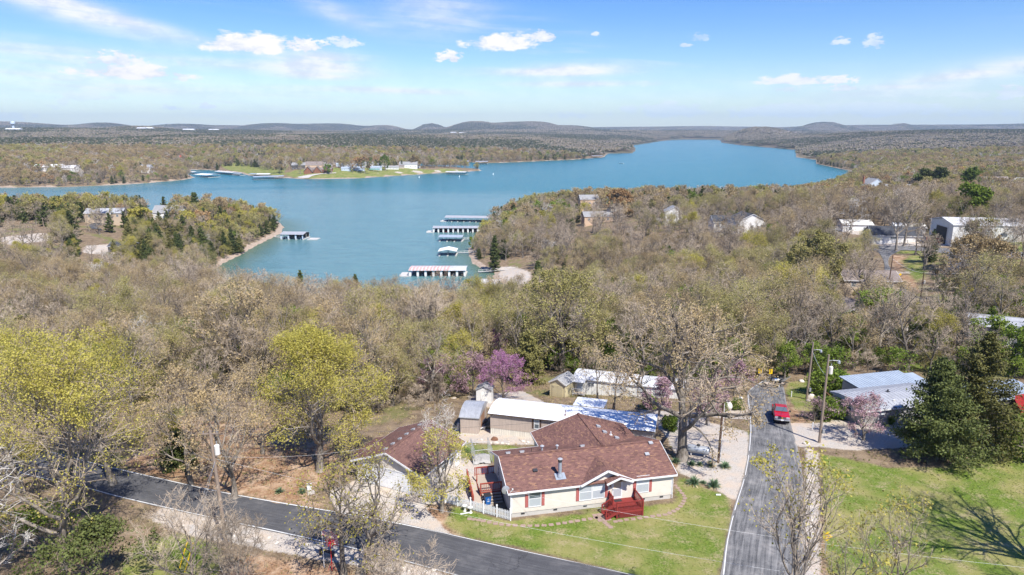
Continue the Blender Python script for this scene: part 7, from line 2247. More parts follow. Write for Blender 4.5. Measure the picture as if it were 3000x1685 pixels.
a_ = sign_board('road_sign', 'yellow diamond road sign beside the side road below the lawn', gp(2415, 1636), 2.2, .46, -.1)
m_ = MB(); m_.bar((-.16, -.068, 2.08), (-.16, -.068, 2.3), .06, .012, up=(0, 1, 0)); m_.bar((-.16, -.068, 2.28), (.12, -.068, 2.28), .06, .012, up=(0, 1, 0)); m_.add([(.08, -.07, 2.38), (.08, -.07, 2.18), (.24, -.07, 2.28)], [(0, 1, 2)]); m_.build('bend_arrow', M['black_plastic'], a_)
for uu, vv, lb in ((2224, 1118, 'yellow chevron sign left of the trailer where the side road ends'), (2255, 1120, 'yellow sign right beside the trailer under the trees')):
    s_ = sign_board('road_sign', lb, gp(uu, vv), 1.9, .42, .1, shape='rect')
    for k in (0, 1): m_ = MB(); m_.bar((-.2, -.068, 1.7 + k * .3), (.08, -.068, 1.85 + k * .3), .07, .01, up=(0, 1, 0)); m_.bar((.08, -.068, 1.85 + k * .3), (-.2, -.068, 2.0 + k * .3), .07, .01, up=(0, 1, 0)); m_.build('chevron', M['black_plastic'], s_)
sign_board('road_sign', 'small yellow road sign at the bend of the far lane', gp(2636, 815), 1.2, .42, 0)

# flag, red spinner, guy guards on the near side of the road
def us_flag(parent, w, h, stripes_along='x', waves=1.0, droop=.35, nx=26, ny=13, name='flag'):
    """Flag cloth: thirteen stripes, canton and stars, hanging in folds from its hoist."""
    V, F, mi = [], [], []
    for j in range(ny + 1):
        for i in range(nx + 1):
            s = i / nx; t = j / ny
            V.append((w * s * (1 - .28 * s), .12 * waves * math.sin(s * 7 + t * 1.5) * s ** .5, -h * t - droop * w * s - .12 * math.sin(s * 5) * s))
    for j in range(ny):
        for i in range(nx):
            a = j * (nx + 1) + i; F.append((a, a + 1, a + nx + 2, a + nx + 1)); mi.append(2 if (i < nx * .4 and j < 7) else (0 if j % 2 == 0 else 1))
    me = npmesh(name, V, [np.array(F)], [M['flag_red'], M['flag_white'], M['flag_blue']], mi, smooth=True); o = link(name, me, parent)
    sm = MB()
    for j in range(5):
        for i in range(6):
            s = (i + .6 + (.0 if j % 2 else .0)) / 6.4 * .4; t = (j + .7) / 5.4 * 7 / 13
            c = Vector((w * s * (1 - .28 * s), .12 * waves * math.sin(s * 7 + t * 1.5) * s ** .5 - .012, -h * t - droop * w * s - .12 * math.sin(s * 5) * s)); r = h * .022
            sm.add([(c.x + (r if k % 2 == 0 else r * .42) * math.sin(k * math.pi / 5), c.y, c.z + (r if k % 2 == 0 else r * .42) * math.cos(k * math.pi / 5)) for k in range(10)], [tuple(range(10))])
    so = sm.build('stars', M['flag_white'], o); so['kind'] = 'stuff'
    return o


fq = gp(950, 1662); fp = empty('flag_pole', fq, 0, 'white flag pole with a hanging stars and stripes flag by the roadside', 'flag')
b = MB(); b.tube([(0, 0, -.2), (0, 0, 4.9)], [.035, .025], 8); b.tube([(0, 0, 4.9), (0, 0, 5.0)], .05, 8); b.build('pole', M['white_paint'], fp)
fl_ = us_flag(fp, 1.9, 1.15, droop=.62); fl_.location = (.03, 0, 4.3); fl_.rotation_euler = (0, 0, -.2)
sq = gp(973, 1672); sn = empty('garden_spinner', sq, 0, 'red garden wind spinner on a red stand by the roadside', 'wind spinner')
b = MB(); b.tube([(0, 0, 0), (0, 0, 2.6)], .035, 6); b.bar((0, 0, .9), (.35, 0, 0), .03); b.bar((0, 0, .9), (-.35, 0, 0), .03); b.build('stand', M['bright_red'], sn)
for k in range(12):
    a = k * math.pi / 6; b = MB(); q = lambda r, t: (r * math.cos(t), -.08 + (.05 if r > .3 else 0), 2.75 + r * math.sin(t)); b.add([q(.08, a), q(.42, a - .12), q(.46, a + .12), q(.1, a + .2)], [(0, 1, 2, 3)]); b.build('blade', M['bright_red'], sn)
b = MB(); b.tube([(0, -.14, 2.75), (0, .04, 2.75)], .07, 8); b.build('hub', M['bright_red'], sn)
bn_ = empty('roadside_bench', gp(958, 1628), -.35, 'low dark bench on the rough verge beside the flag pole', 'bench')
for i in range(3): boxpart('seat_slat', 'dark_pole_wood', bn_, (-.75, -.2 + i * .14, .42, .75, -.08 + i * .14, .46))
for px in (-.6, .6): boxpart('leg', 'dark_pole_wood', bn_, (px - .05, -.2, 0, px + .05, .2, .42))
for uu, vv, tu, tv, lb in ((526, 1664, 550, 1580, 'yellow guy wire guard leaning nearer the left edge of the grass'), (541, 1676, 574, 1572, 'yellow guy wire guard leaning nearer the leaning pole')):
    q = gp(uu, vv); e = empty('guy_guard', q, 0, lb, 'guy wire guard', 'guy wire guards'); b = MB(); b.tube([(0, 0, 0), (.75, .6, 2.5)], .05, 6); b.build('guard', M['sign_yellow'], e); b = MB(); b.tube([(.75, .6, 2.5), (pD.x - q.x - .25, pD.y - q.y, 8.4)], .012, 4); b.build('guy_wire', M['steel'], e)
q = gp(907, 1434); mbx = empty('utility_box', q, .3, 'small white utility box beside the garage drive', 'utility box'); boxpart('body', 'white_paint', mbx, (-.25, -.2, 0, .25, .2, .55)); boxpart('lid', 'off_white', mbx, (-.28, -.23, .55, .28, .23, .60))
q = gp(911, 1447); o = boxpart('concrete_block', 'concrete', None, (-.35, -.18, 0, .35, .18, .25)); o.location = q; o.rotation_euler = (0, 0, .5); tag(o, 'pale concrete block beside the white utility box', 'block')
# two white urns by the picket fence
for k, (uu, vv) in enumerate(((1362, 1497), (1379, 1502))):
    q = gp(uu, vv); m_ = MB(); m_.tube([(0, 0, 0), (0, 0, .08), (0, 0, .3), (0, 0, .55), (0, 0, .6)], [.18, .1, .08, .24, .26], 10); o = m_.build('garden_urn', M['off_white']); o.location = q; tag(o, 'white garden urn against the picket fence, %s of the pair' % ('left' if k == 0 else 'right'), 'urn', 'urns by the picket fence')
q = gp(1362, 1505); m_ = MB(); m_.bar((-.45, -.15, .05), (.5, .15, .05), .1, .08); o = m_.build('splash_block', M['white_paint']); o.location = q; tag(o, 'short white board lying on the grass before the picket fence', 'board')

# ---------------------------------------------------------------- grey house on the right
gh = empty('house', (44.9, 81.9, -.6), math.radians(14.0), 'grey house with bowed grey metal roof partly hidden by the big cedars', 'house')
gh.location = (45.55, 82.0, -.6)
b = MB(); b.prism([(0, -1.2), (6.2, -1.2), (6.2, 2.5), (4.4, 2.95), (1.6, 2.9), (0, 2.45)], 0, 12.5, 'x'); b.build('wall', M['grey_siding'], gh)
b = MB(); arc = [(-.35, 2.5), (1.2, 2.92), (3.0, 3.12), (4.8, 3.0), (6.5, 2.62)]; b.prism(arc + [(6.5, 2.5), (-.35, 2.38)], -.35, 12.9, 'x')
x_ = 0
while x_ < 12.8:
    for i in range(4): b.bar((x_, arc[i][0], arc[i][1] + .015), (x_, arc[i + 1][0], arc[i + 1][1] + .015), .04, .03)
    x_ += .6
b.build('roof', M['grey_roof_metal'], gh)
boxpart('fascia', 'white_paint', gh, (-.38, -.39, 2.3, 12.9, -.35, 2.46))
window(gh, 2.0, -.003, 1.1, .9, 1.0, gm='blind'); window(gh, -.003, 3.4, 1.3, .9, .9, rz=-math.pi / 2); window(gh, 7.5, -.003, 1.1, 1.1, 1.0)
m_ = MB(); m_.tube([(6.3, 3.4, 3.0), (6.3, 3.4, 3.4)], .1, 8); m_.cbox(6.3, 3.4, 3.12, .5, .4, .08); m_.build('vent_pipe', M['dark_metal'], gh)
m_ = MB(); m_.cbox(5.1, 1.0, 2.95, .3, .2, .12); m_.build('vent_pipe', M['off_white'], gh)
g2 = empty('house_wing', (49.2, 88.6, -1.0), math.radians(14), 'low wing with blue-grey metal roof behind the grey house', 'outbuilding')
boxpart('wall', 'grey_siding', g2, (0, 0, -1.5, 9.5, 5.0, 2.6)); b = MB(); b.slab([(-.4, -.5, 2.75), (9.9, -.5, 2.75), (9.9, 5.4, 3.15), (-.4, 5.4, 3.15)], .12)
x_ = 0
while x_ < 9.8: b.bar((x_, -.5, 2.765), (x_, 5.4, 3.165), .04, .03); x_ += .5
b.build('roof', M['blue_grey_metal'], g2); window(g2, .8, -.003, 1.4, 1.0, .7)
g3 = empty('shed', (55.9, 92.4, -1.6), math.radians(14), 'small pale metal-roofed shed behind the grey house wing', 'shed')
boxpart('wall', 'grey_siding', g3, (0, 0, -1.5, 5.0, 3.2, 2.7)); b = MB(); b.slab([(-.3, -.3, 2.75), (5.3, -.3, 2.75), (5.3, 3.5, 3.1), (-.3, 3.5, 3.1)], .1); b.build('roof', M['blue_grey_metal'], g3)
g4 = empty('outbuilding', (60.5, 84.6, -.6), math.radians(12), 'long outbuilding with pale blue metal roof between the cedars and the red-roofed shed', 'outbuilding')
boxpart('wall', 'dark_wall', g4, (0, 0, -1, 12, 4.5, 2.4)); b = MB(); b.slab([(-.4, -.4, 2.6), (12.4, -.4, 2.6), (12.4, 4.9, 3.0), (-.4, 4.9, 3.0)], .12)
x_ = 0
while x_ < 12.3: b.bar((x_, -.4, 2.615), (x_, 4.9, 3.015), .04, .03); x_ += .5
b.build('roof', M['blue_grey_metal'], g4)
rs = empty('shed', (64.9, 80.5, -.3), math.radians(-30), 'shed with bright red metal roof and brown doors at the right edge', 'shed')
gable_body(rs, 0, 5.2, 0, 6.5, -.8, 2.35, 3.5, 'grey_siding', 'y'); gable_roof(rs, -.5, 5.7, -.4, 6.9, 2.3, 3.55, 'red_roof_metal', 'y', .08, 'red_roof_metal', ribs=.45)
for dx in (1.4, 2.7): boxpart('door', 'brown_door', rs, (dx, -.06, .1, dx + 1.2, -.003, 2.1))
window(rs, 1.7, -.065, 1.1, .5, .5, double=False)
m_ = MB(); q = Vector((62.9, 80.2, -.3)); w_ = empty('orange_wheelbarrow', q, .4, 'orange wheelbarrow before the red-roofed shed', 'wheelbarrow')
m_.add([(-.5, -.35, .3), (.4, -.3, .3), (.4, .3, .3), (-.5, .35, .3), (-.65, -.42, .65), (.6, -.38, .6), (.6, .38, .6), (-.65, .42, .65)], [(3, 2, 1, 0), (0, 1, 5, 4), (1, 2, 6, 5), (2, 3, 7, 6), (3, 0, 4, 7)]); m_.build('tray', M['orange'], w_)
m_ = MB(); m_.bar((.5, 0, .25), (-1.2, -.3, .5), .04); m_.bar((.5, 0, .25), (-1.2, .3, .5), .04); m_.build('handle', M['dark_metal'], w_); m_ = MB(); m_.tube([(.65, -.05, .2), (.65, .05, .2)], .2, 12); m_.build('wheel', M['tyre'], w_)
# motorcycle, tractor and lawn things in the driveway by the cedars
mc = empty('motorcycle', (50.2, 79.6, -.3), .5, 'dark blue motorcycle parked on the gravel in front of the grey house', 'motorcycle')
for yy in (-.75, .75): b = MB(); b.tube([(yy, -.07, .32), (yy, .07, .32)], .33, 16); w = b.build('wheel', M['tyre'], mc); b = MB(); b.tube([(yy, -.08, .32), (yy, .08, .32)], .18, 12); b.build('rim', M['chrome'], w)
b = MB(); b.prism([(-.55, .45), (-.35, .8), (.1, .95), (.5, .85), (.55, .55), (.0, .4)], -.14, .14, 'y'); b.build('tank_and_frame', M['flag_blue'], mc); boxpart('seat', 'black_plastic', mc, (-.75, -.14, .78, -.05, .14, .9))
b = MB(); b.tube([(.45, -.4, 1.1), (.5, 0, 1.05), (.45, .4, 1.1)], .025, 6); b.bar((.75, 0, .3), (.48, 0, 1.05), .05); b.build('handlebar', M['chrome'], mc); boxpart('windshield', 'pale_glass', mc, (.52, -.22, 1.0, .55, .22, 1.35))
lt = empty('lawn_tractor', (51.2, 81.2, -.45), 1.1, 'orange lawn tractor between the grey house and the big cedars', 'lawn tractor')
b = MB(); b.prism([(-.2, .35), (1.0, .35), (1.05, .8), (.9, .9), (-.1, .92)], -.3, .3, 'y'); b.build('bonnet', M['orange'], lt); boxpart('mudguard', 'orange', lt, (-.95, -.5, .6, -.25, -.2, .68)); boxpart('mudguard', 'orange', lt, (-.95, .2, .6, -.25, .5, .68)); boxpart('seat', 'black_plastic', lt, (-.8, -.19, .62, -.35, .19, .72), (-.85, -.19, .72, -.77, .19, 1.05))
for px, r_, w2 in ((.75, .22, .38), (-.6, .32, .42)):
    for s_ in (-1, 1): b = MB(); b.tube([(px, s_ * w2, r_), (px, s_ * (w2 + .18), r_)], r_, 14); b.build('wheel', M['tyre'], lt)
b = MB(); b.tube([(-.15, 0, .9), (-.3, 0, 1.05)], .02, 6); b.tube([(-.3, -.16, 1.05), (-.3, .16, 1.05)], .02, 6); b.build('steering_wheel', M['black_plastic'], lt)
cv = empty('garden_canopy', (53.2, 81.4, -.4), .2, 'small blue and white canopy beside the lawn tractor', 'canopy')
for px, py in ((-1, -1), (1, -1), (1, 1), (-1, 1)): b = MB(); b.tube([(px, py, 0), (px, py, 1.9)], .03, 6); b.build('pole', M['steel'], cv)
b = MB(); b.add([(-1.1, -1.1, 1.9), (1.1, -1.1, 1.9), (1.1, 1.1, 1.9), (-1.1, 1.1, 1.9), (0, 0, 2.5)], [(0, 1, 4), (1, 2, 4), (2, 3, 4), (3, 0, 4)]); b.build('cover', M['blue_wall'], cv)
fq = Vector((48.1, 90.6, -1.3)); fp = empty('flag_pole', gp(2476, 1168), 0, 'pole with a furled stars and stripes flag behind the grey house corner', 'flag')
b = MB(); b.tube([(0, 0, -.2), (0, 0, 2.9)], [.04, .03], 8); b.build('pole', M['pole_wood'], fp); f2 = us_flag(fp, .55, 1.4, droop=.9, waves=.6); f2.location = (.03, 0, 2.6)
# post and rail with wire, edging stones, logs and stumps
wf_ = empty('wire_fence', (0, 0, 0), 0, 'brown post and wire fence running down to the grey house corner', 'fence')
pp = [gp(2402, 1155), gp(2427, 1178), gp(2441, 1190), gp(2458, 1205), gp(2476, 1222)]
for p in pp: b = MB(); b.bar((p.x, p.y, p.z - .2), (p.x, p.y, p.z + 1.15), .13); b.build('post', M['rust_post'], wf_)
for a, c in zip(pp[:-1], pp[1:]): b = MB(); b.bar(a + Vector((0, 0, 1.1)), c + Vector((0, 0, 1.1)), .09); b.build('rail', M['rust_post'], wf_); b = MB(); b.tube([a + Vector((0, 0, .5)), c + Vector((0, 0, .5))], .015, 4); b.build('strand', M['steel'], wf_)
rng = np.random.default_rng(17)


def rock(u, v, s, m='stone', label=None, name='rock', cat='rock', group=None, flat=.6):
    q = gp(u, v); V, F = [], []
    bm = bmesh.new(); bmesh.ops.create_icosphere(bm, subdivisions=2, radius=s)
    off = rng.random(3) * 50
    for w in bm.verts:
        k = .75 + .5 * float(vnoise(w.co.x * 1.7 / s + off[0], w.co.y * 1.7 / s + w.co.z * 1.3 / s + off[1], 3)); w.co = Vector((w.co.x * k * 1.2, w.co.y * k, w.co.z * k * flat))
    me = bpy.data.meshes.new(name); bm.to_mesh(me); bm.free(); me.materials.append(M[m]); o = link(name, me); o.location = q + Vector((0, 0, s * .15)); o.rotation_euler = (0, 0, rng.uniform(0, 6)); return tag(o, label or 'pale rock lying in the rough ground', cat, group)


for i in range(26):
    u, v = 1370 + rng.uniform(0, 185), 1288 + rng.uniform(0, 16); rock(u, v, rng.uniform(.10, .26), ['stone', 'pale_stone'][i % 2], 'pale landscaping stone in the bank below the tan mobile home', 'landscaping_stone', 'stone', 'stones in the bank below the tan mobile home')
rock(1449, 1289, .38, 'rust_brown', 'round reddish boulder in the stone bank', 'boulder', 'boulder', flat=.9)
for i in range(16):
    a = i / 15; u = 2388 + 22 * a + 12 * math.sin(a * 5); v = 1172 + 20 * a; rock(u, v, .16, 'pale_stone', 'pale edging stone around the bed behind the pickup', 'edging_stone', 'stone', 'edging stones of the garden bed')
for i in range(18): u = 2418 + i * 4.2; v = 1163 - .2 * i + rng.uniform(-1, 1); rock(u, v, .15, 'pale_stone', 'pale stone in the row behind the wire fence', 'edging_stone', 'stone', 'row of stones behind the wire fence')
for i, u in enumerate((2524, 2534, 2544, 2552)):
    q = gp(u, 1134); m_ = MB(); m_.tube([(0, 0, -.1), (0, 0, .42)], .3, 10); o = m_.build('log_stump', M['pale_stone']); o.location = q; tag(o, 'cut log stump in the short row on the grass behind the grey house', 'stump', 'row of log stumps')
for i in range(9): rock(2546 + i * 4.5, 1109 + (i % 3) * 2, .35, 'stone', 'grey rock in the pile at the back of the lawn', 'rock', 'rock', 'rock pile at the back of the lawn')
q = gp(2386, 1126); q2 = gp(2462, 1117); m_ = MB(); m_.tube([(0, 0, .3), (q2 - q) * .5 + Vector((0, 0, .32)), (q2 - q) + Vector((0, 0, .25))], [.3, .26, .2], 9); o = m_.build('fallen_log', M['pole_wood']); o.location = q; tag(o, 'long fallen log lying on the grass at the wood edge', 'log')
for i, (u, v, s) in enumerate(((2372, 1166, .5), (2378, 1160, .45), (2368, 1175, .35), (2348, 1118, .45), (1330, 1168, .3), (2362, 1300, .4), (2371, 1322, .35), (2385, 1378, .25), (2372, 1402, .3), (2379, 1440, .28), (2368, 1350, .3))):
    rock(u, v, s, ['stone', 'pale_stone'][i % 2], ['grey rock at the foot of the pole behind the pickup', 'pale rock in the ditch beside the side road'][int(i > 3)], 'rock', 'rock', ['rocks around the pole', 'rocks in the roadside ditch'][int(i > 3)])
for i in range(40): rock(2362 + rng.uniform(0, 26), 1330 + rng.uniform(0, 250), rng.uniform(.08, .2), 'pale_stone', 'pale rock in the ditch beside the side road', 'rock', 'rock', 'rocks in the roadside ditch')
for i in range(60):
    f_ = rng.random(); rock(500 + f_ * 800 + rng.uniform(-15, 15), 1512 + f_ * 168 + rng.uniform(-10, 26), rng.uniform(.06, .17), 'pale_stone', 'pale stone on the rough verge of the near road', 'rock', 'rock', 'stones on the verge of the near road')
for u, v, lb in ((2318, 1163, 'white marker post on the grass behind the pickup'), (2380, 1257, 'white marker post at the gravel driveway mouth')):
    m_ = MB(); m_.tube([(0, 0, 0), (0, 0, .85), (0, 0, .95)], [.07, .07, .02], 8); o = m_.build('marker_post', M['white_paint']); o.location = gp(u, v); tag(o, lb, 'marker post')
q = gp(2155, 1189); e = empty('mailbox_stand', q, .1, 'white mailbox bar on a post beside the side road', 'mailbox'); boxpart('post', 'white_paint', e, (-.05, -.05, 0, .05, .05, 1.15)); boxpart('arm', 'white_paint', e, (.05, -.04, 1.05, 1.0, .04, 1.12)); m_ = MB(); m_.prism([(-.1, 1.12), (.1, 1.12), (.1, 1.26), (.05, 1.33), (-.05, 1.33), (-.1, 1.26)], .45, .9, 'x'); m_.build('mailbox', M['off_white'], e)
q = gp(2240, 1462); m_ = MB(); m_.tube([(-.3, 0, .05), (.2, 0, .05)], .09, 8); o = m_.build('drain_pipe', M['white_paint']); o.location = gp(2106, 1451); tag(o, 'short white drain pipe end in the bank by the side road', 'pipe')

# yuccas
def yucca_mesh(seed, n=110, L=.62):
    r = np.random.default_rng(seed); a = r.uniform(0, 6.28, n); e_ = r.uniform(.1, 1.4, n); d = np.stack([np.cos(a) * np.cos(e_), np.sin(a) * np.cos(e_), np.sin(e_)], 1)
    S = np.zeros((n, 3)) + d * .05; Ls = L * r.uniform(.7, 1.1, n); side = nrm(np.cross(d, [0, 0, 1.0])) * .028
    Mi = S + d * (Ls * .6)[:, None]; E = Mi + nrm(d + np.array([0, 0, -.5])) * (Ls * .4)[:, None]
    V = np.stack([S - side, S + side, Mi + side, Mi - side, E], 1).reshape(-1, 3); b_ = np.arange(n)[:, None] * 5
    mi = np.where(e_ < .35, 1, 0)
    return npmesh('yucca_leaves', V, [b_ + np.array([0, 1, 2, 3]), b_ + np.array([3, 2, 4])], [M['yucca_leaf'], M['yucca_dry']], np.concatenate([mi, mi]))


ym_ = [yucca_mesh(i) for i in range(3)]
for i, (u, v, s, lb) in enumerate(((2031, 1419, 1.6, 'larger yucca clump in the bed at the corner of the lawn, nearer the house'), (2060, 1417, .8, 'small yucca between the two larger clumps at the lawn corner'), (2091, 1427, 1.65, 'larger yucca clump in the bed at the corner of the lawn, nearer the road'), (1979, 1356, 1.2, 'yucca at the foot of the big oak, left of its trunk'),
                           (2026, 1362, 1.1, 'yucca under the silver propane tank, nearest the oak'), (2050, 1364, .9, 'low yucca in the row before the propane tank, second from the oak'), (2082, 1366, 1.15, 'yucca in the row beside the dark pole with white conduit'), (2124, 1370, 1.4, 'yucca right of the dark pole, last of the row'), (1974, 1392, .7, 'small yucca at the right corner of the brown-roofed house'), (820, 1444, 1.1, 'yucca in the leaf litter left of the white utility box'), (885, 1444, 1.1, 'yucca right beside the white utility box'))):
    q = gp(u, v); e = empty('yucca', q, i * 1.3, lb, 'yucca', 'yuccas'); e.scale = (s, s, s * .95); link('leaves', ym_[i % 3], e)
# ---------------------------------------------------------------- trees that stand out in the photograph
HERO = {}


def hero(label, cat, name, fn, seed, u, v, H, R, base=None, rz=0.0, **kw):
    q = gp(u, v) if base is None else Vector((base[0], base[1], zat(*base)))
    tm, cm = fn(seed, H, R, name=name, **kw)
    e = empty(name, q, rz, label, cat)
    link('trunk', tm, e); link('crown', cm, e)
    return e


hero('huge old oak with bare spreading limbs between the house and the side road', 'oak', 'oak_tree', broad_tree, 11, 1998, 1346, 18.8, 9.2, leaf=L_TAN, nleaf=9000, lsize=.07, n1=14, n2=8, n3=7, n4=5, fork=.3, rt=.62, tw=.016, k=8, wig=.26, outer=.3)
hero('yellow-green oak leafing out behind the garage', 'oak', 'oak_tree', broad_tree, 12, 938, 1380, 15.6, 7.3, leaf=L_YEL, nleaf=44000, lsize=.062, n1=14, n2=8, n3=6, n4=5, fork=0.16, rt=.42, tw=.015, k=7, outer=.2, leafspread=.35)
hero('tall oak with yellow-green new leaves in the left foreground', 'oak', 'oak_tree', broad_tree, 13, 198, 1661, 20.5, 8.3, leaf=L_YEL, nleaf=25000, lsize=.06, n1=15, n2=8, n3=7, n4=4, fork=.25, rt=.36, tw=.012, k=8, outer=.4, leafspread=.3, up=.08)
hero('oak with yellow-green leaves at the far left beyond the road', 'oak', 'oak_tree', broad_tree, 14, 60, 1440, 17, 7.5, leaf=L_YEL, nleaf=25000, lsize=.06, n1=14, n2=8, n3=6, n4=4, fork=.25, rt=.36, tw=.013, k=7, outer=.35, leafspread=.3)
hero('oak with yellow-green leaves between the left oaks and the road', 'oak', 'oak_tree', broad_tree, 15, 330, 1420, 15.5, 7.0, leaf=L_YEL, nleaf=19000, lsize=.06, n1=13, n2=8, n3=6, n4=4, fork=.25, rt=.34, tw=.013, k=7, outer=.35, leafspread=.3)
hero('pale-limbed leafless tree reaching in at the lower left', 'tree', 'bare_tree', broad_tree, 16, 0, 0, 16.5, 8.5, base=(-41, 41.5), twig=M_TWIGW, n1=14, n2=8, n3=7, n4=5, fork=.3, rt=.36, tw=.011, k=8)
hero('leafless tree at the bottom left corner', 'tree', 'bare_tree', broad_tree, 161, 0, 0, 15, 8.0, base=(-48, 50), twig=M_TWIGW, n1=14, n2=8, n3=7, n4=5, fork=.3, rt=.3, tw=.011, k=7)
hero('tree with sparse tan leaves standing just beyond the leaning pole', 'tree', 'budding_tree', broad_tree, 17, 688, 1460, 12.5, 4.6, leaf=L_TAN, nleaf=4000, lsize=0.07, n1=11, n2=7, n3=6, n4=4, fork=.25, rt=.28, tw=.012, k=7)
hero('slender tan-budded tree left of the leaning pole', 'tree', 'budding_tree', broad_tree, 18, 560, 1420, 13.0, 4.6, leaf=L_TAN, nleaf=3000, lsize=0.07, n1=11, n2=7, n3=6, n4=4, fork=.3, rt=.22, tw=.012, k=6)
hero('dark-trunked tree with sparse ochre leaves beside the flag', 'tree', 'budding_tree', broad_tree, 19, 1008, 1690, 11.5, 3.9, leaf=L_YEL, nleaf=1500, lsize=.07, n1=11, n2=7, n3=5, n4=3, fork=.5, rt=.26, tw=.011, k=8, wig=.3)
hero('leaning tree with crooked limbs over the road before the garage', 'tree', 'budding_tree', broad_tree, 20, 1052, 1706, 11.8, 5.4, leaf=L_YEL, nleaf=1300, lsize=.07, n1=11, n2=7, n3=5, n4=3, fork=.3, rt=.32, tw=.011, k=8, wig=.32, lean=.30)
hero('ochre-leaved tree standing before the picket fence and garage', 'tree', 'budding_tree', broad_tree, 21, 1295, 1500, 8.6, 3.0, leaf=L_YEL, nleaf=3000, lsize=0.07, n1=10, n2=7, n3=5, n4=4, fork=.25, rt=.17, tw=.011, k=7)
hero('thin leafless tree rising beside the garage roof', 'tree', 'bare_tree', broad_tree, 22, 1300, 1470, 12.0, 3.0, twig=M_TWIGW, n1=11, n2=6, n3=5, n4=4, fork=.3, rt=.14, tw=.010, k=6)
hero('wide tree with ochre buds filling the lower right over the side road', 'tree', 'budding_tree', broad_tree, 23, 0, 0, 18.3, 4.9, base=(19.0, 38.5), leaf=L_YEL, nleaf=2600, lsize=.065, n1=15, n2=8, n3=6, n4=3, fork=.16, rt=.26, tw=.010, k=7, up=.16, wig=.14, leafspread=.12, outer=.7)
hero('second ochre-budded stem right of the side road at the bottom', 'tree', 'budding_tree', broad_tree, 24, 0, 0, 15.8, 4.2, base=(23.2, 38.0), leaf=L_YEL, nleaf=1700, lsize=.065, n1=13, n2=8, n3=6, n4=3, fork=.16, rt=.2, tw=.010, k=7, up=.14, leafspread=.12, outer=.7)
hero('leafless tree just off the right edge that shades the lawn', 'tree', 'bare_tree', broad_tree, 25, 0, 0, 21.0, 8.2, base=(48.5, 48.8), n1=14, n2=8, n3=6, n4=4, fork=.4, rt=.45, tw=.012, k=7)
hero('tan-budded tree in the leaf litter left of the yellow-green oak', 'tree', 'budding_tree', broad_tree, 171, 770, 1330, 11.5, 4.6, leaf=L_TAN, nleaf=3000, lsize=.07, n1=11, n2=7, n3=6, n4=4, fork=.25, rt=.2, tw=.012, k=6)
hero('bare tree in the leaf litter behind the leaning pole', 'tree', 'bare_tree', broad_tree, 172, 640, 1300, 12.0, 4.6, n1=11, n2=7, n3=6, n4=4, fork=.25, rt=.2, tw=.012, k=6)
hero('grey leafless bush tree at the bottom left of centre', 'tree', 'bare_tree', broad_tree, 26, 0, 0, 9.5, 4.6, base=(-25.5, 48.5), n1=13, n2=8, n3=6, n4=5, fork=.15, rt=.16, tw=.011, k=6)
hero('second grey leafless bush tree beside the yellow guards', 'tree', 'bare_tree', broad_tree, 27, 0, 0, 8.0, 4.0, base=(-21.5, 46.8), n1=13, n2=8, n3=6, n4=5, fork=.12, rt=.14, tw=.011, k=6)
hero('grey leafless bush tree on the verge left of the flag', 'tree', 'bare_tree', broad_tree, 271, 0, 0, 7.0, 3.6, base=(-7.0, 44.6), n1=13, n2=8, n3=6, n4=5, fork=.12, rt=.13, tw=.011, k=6)
hero('grey leafless bush tree at the bottom edge right of the flag', 'tree', 'bare_tree', broad_tree, 272, 0, 0, 6.0, 3.2, base=(-10.0, 45.5), n1=13, n2=8, n3=6, n4=5, fork=.12, rt=.12, tw=.011, k=6)
hero('thick dark evergreen shrub in the lower left corner wood', 'shrub', 'evergreen_shrub', broad_tree, 28, 0, 0, 5.5, 4.2, base=(-34, 49.5), leaf=L_DARK, nleaf=6000, lsize=.09, n1=11, n2=7, n3=5, n4=3, fork=.08, rt=.12, tw=.011, outer=0)
hero('dark green bush leaning over the near left wood', 'shrub', 'evergreen_shrub', broad_tree, 281, 0, 0, 5.0, 4.0, base=(-41, 52.5), leaf=L_GREEN, nleaf=2500, lsize=.08, n1=11, n2=7, n3=5, n4=4, fork=.08, rt=.12, tw=.011, outer=0)
hero('tall thin trunked leafless tree before the white mobile home, left one', 'tree', 'bare_tree', broad_tree, 29, 1750, 1172, 10.5, 2.6, n1=10, n2=6, n3=5, n4=3, fork=.42, rt=.14, tw=.012, leaf=L_TAN, nleaf=700, lsize=.08)
hero('forked leafless tree before the white mobile home, right one', 'tree', 'bare_tree', broad_tree, 30, 1797, 1204, 9.5, 2.8, n1=10, n2=6, n3=5, n4=3, fork=.3, rt=.16, tw=.012, leaf=L_TAN, nleaf=700, lsize=.08)
# cedars
c1 = hero('massive dark cedar, the left and darker of the pair before the grey house', 'cedar', 'cedar_tree', cedar_tree, 31, 2742, 1345, 12.6, 6.2, leaf=L_DARK, nleaf=30000, lsize=.13, nb=150, pw=0.95, bare=.07)
c2 = hero('broad olive green cedar, the right and yellower of the pair', 'cedar', 'cedar_tree', cedar_tree, 32, 2826, 1322, 15.2, 6.2, leaf=L_CED2, nleaf=30000, lsize=.13, nb=150, pw=0.85, bare=.07)
hero('low dark cedar on the litter slope left of the yellow-green oak', 'cedar', 'cedar_tree', cedar_tree, 33, 525, 1365, 5.0, 2.8, leaf=L_DARK, nleaf=6500, lsize=.13, nb=70, pw=.7, bare=.02)
hero('olive cedar at the wood edge behind the pink redbud', 'cedar', 'cedar_tree', cedar_tree, 34, 1545, 1125, 10.0, 3.4, leaf=L_CED2, nleaf=9000, lsize=.16, nb=100, pw=.6)
hero('olive cedar at the far left of the wood', 'cedar', 'cedar_tree', cedar_tree, 35, 95, 1105, 12.0, 4.0, leaf=L_CED2, nleaf=9000, lsize=.18, nb=100, pw=.6)
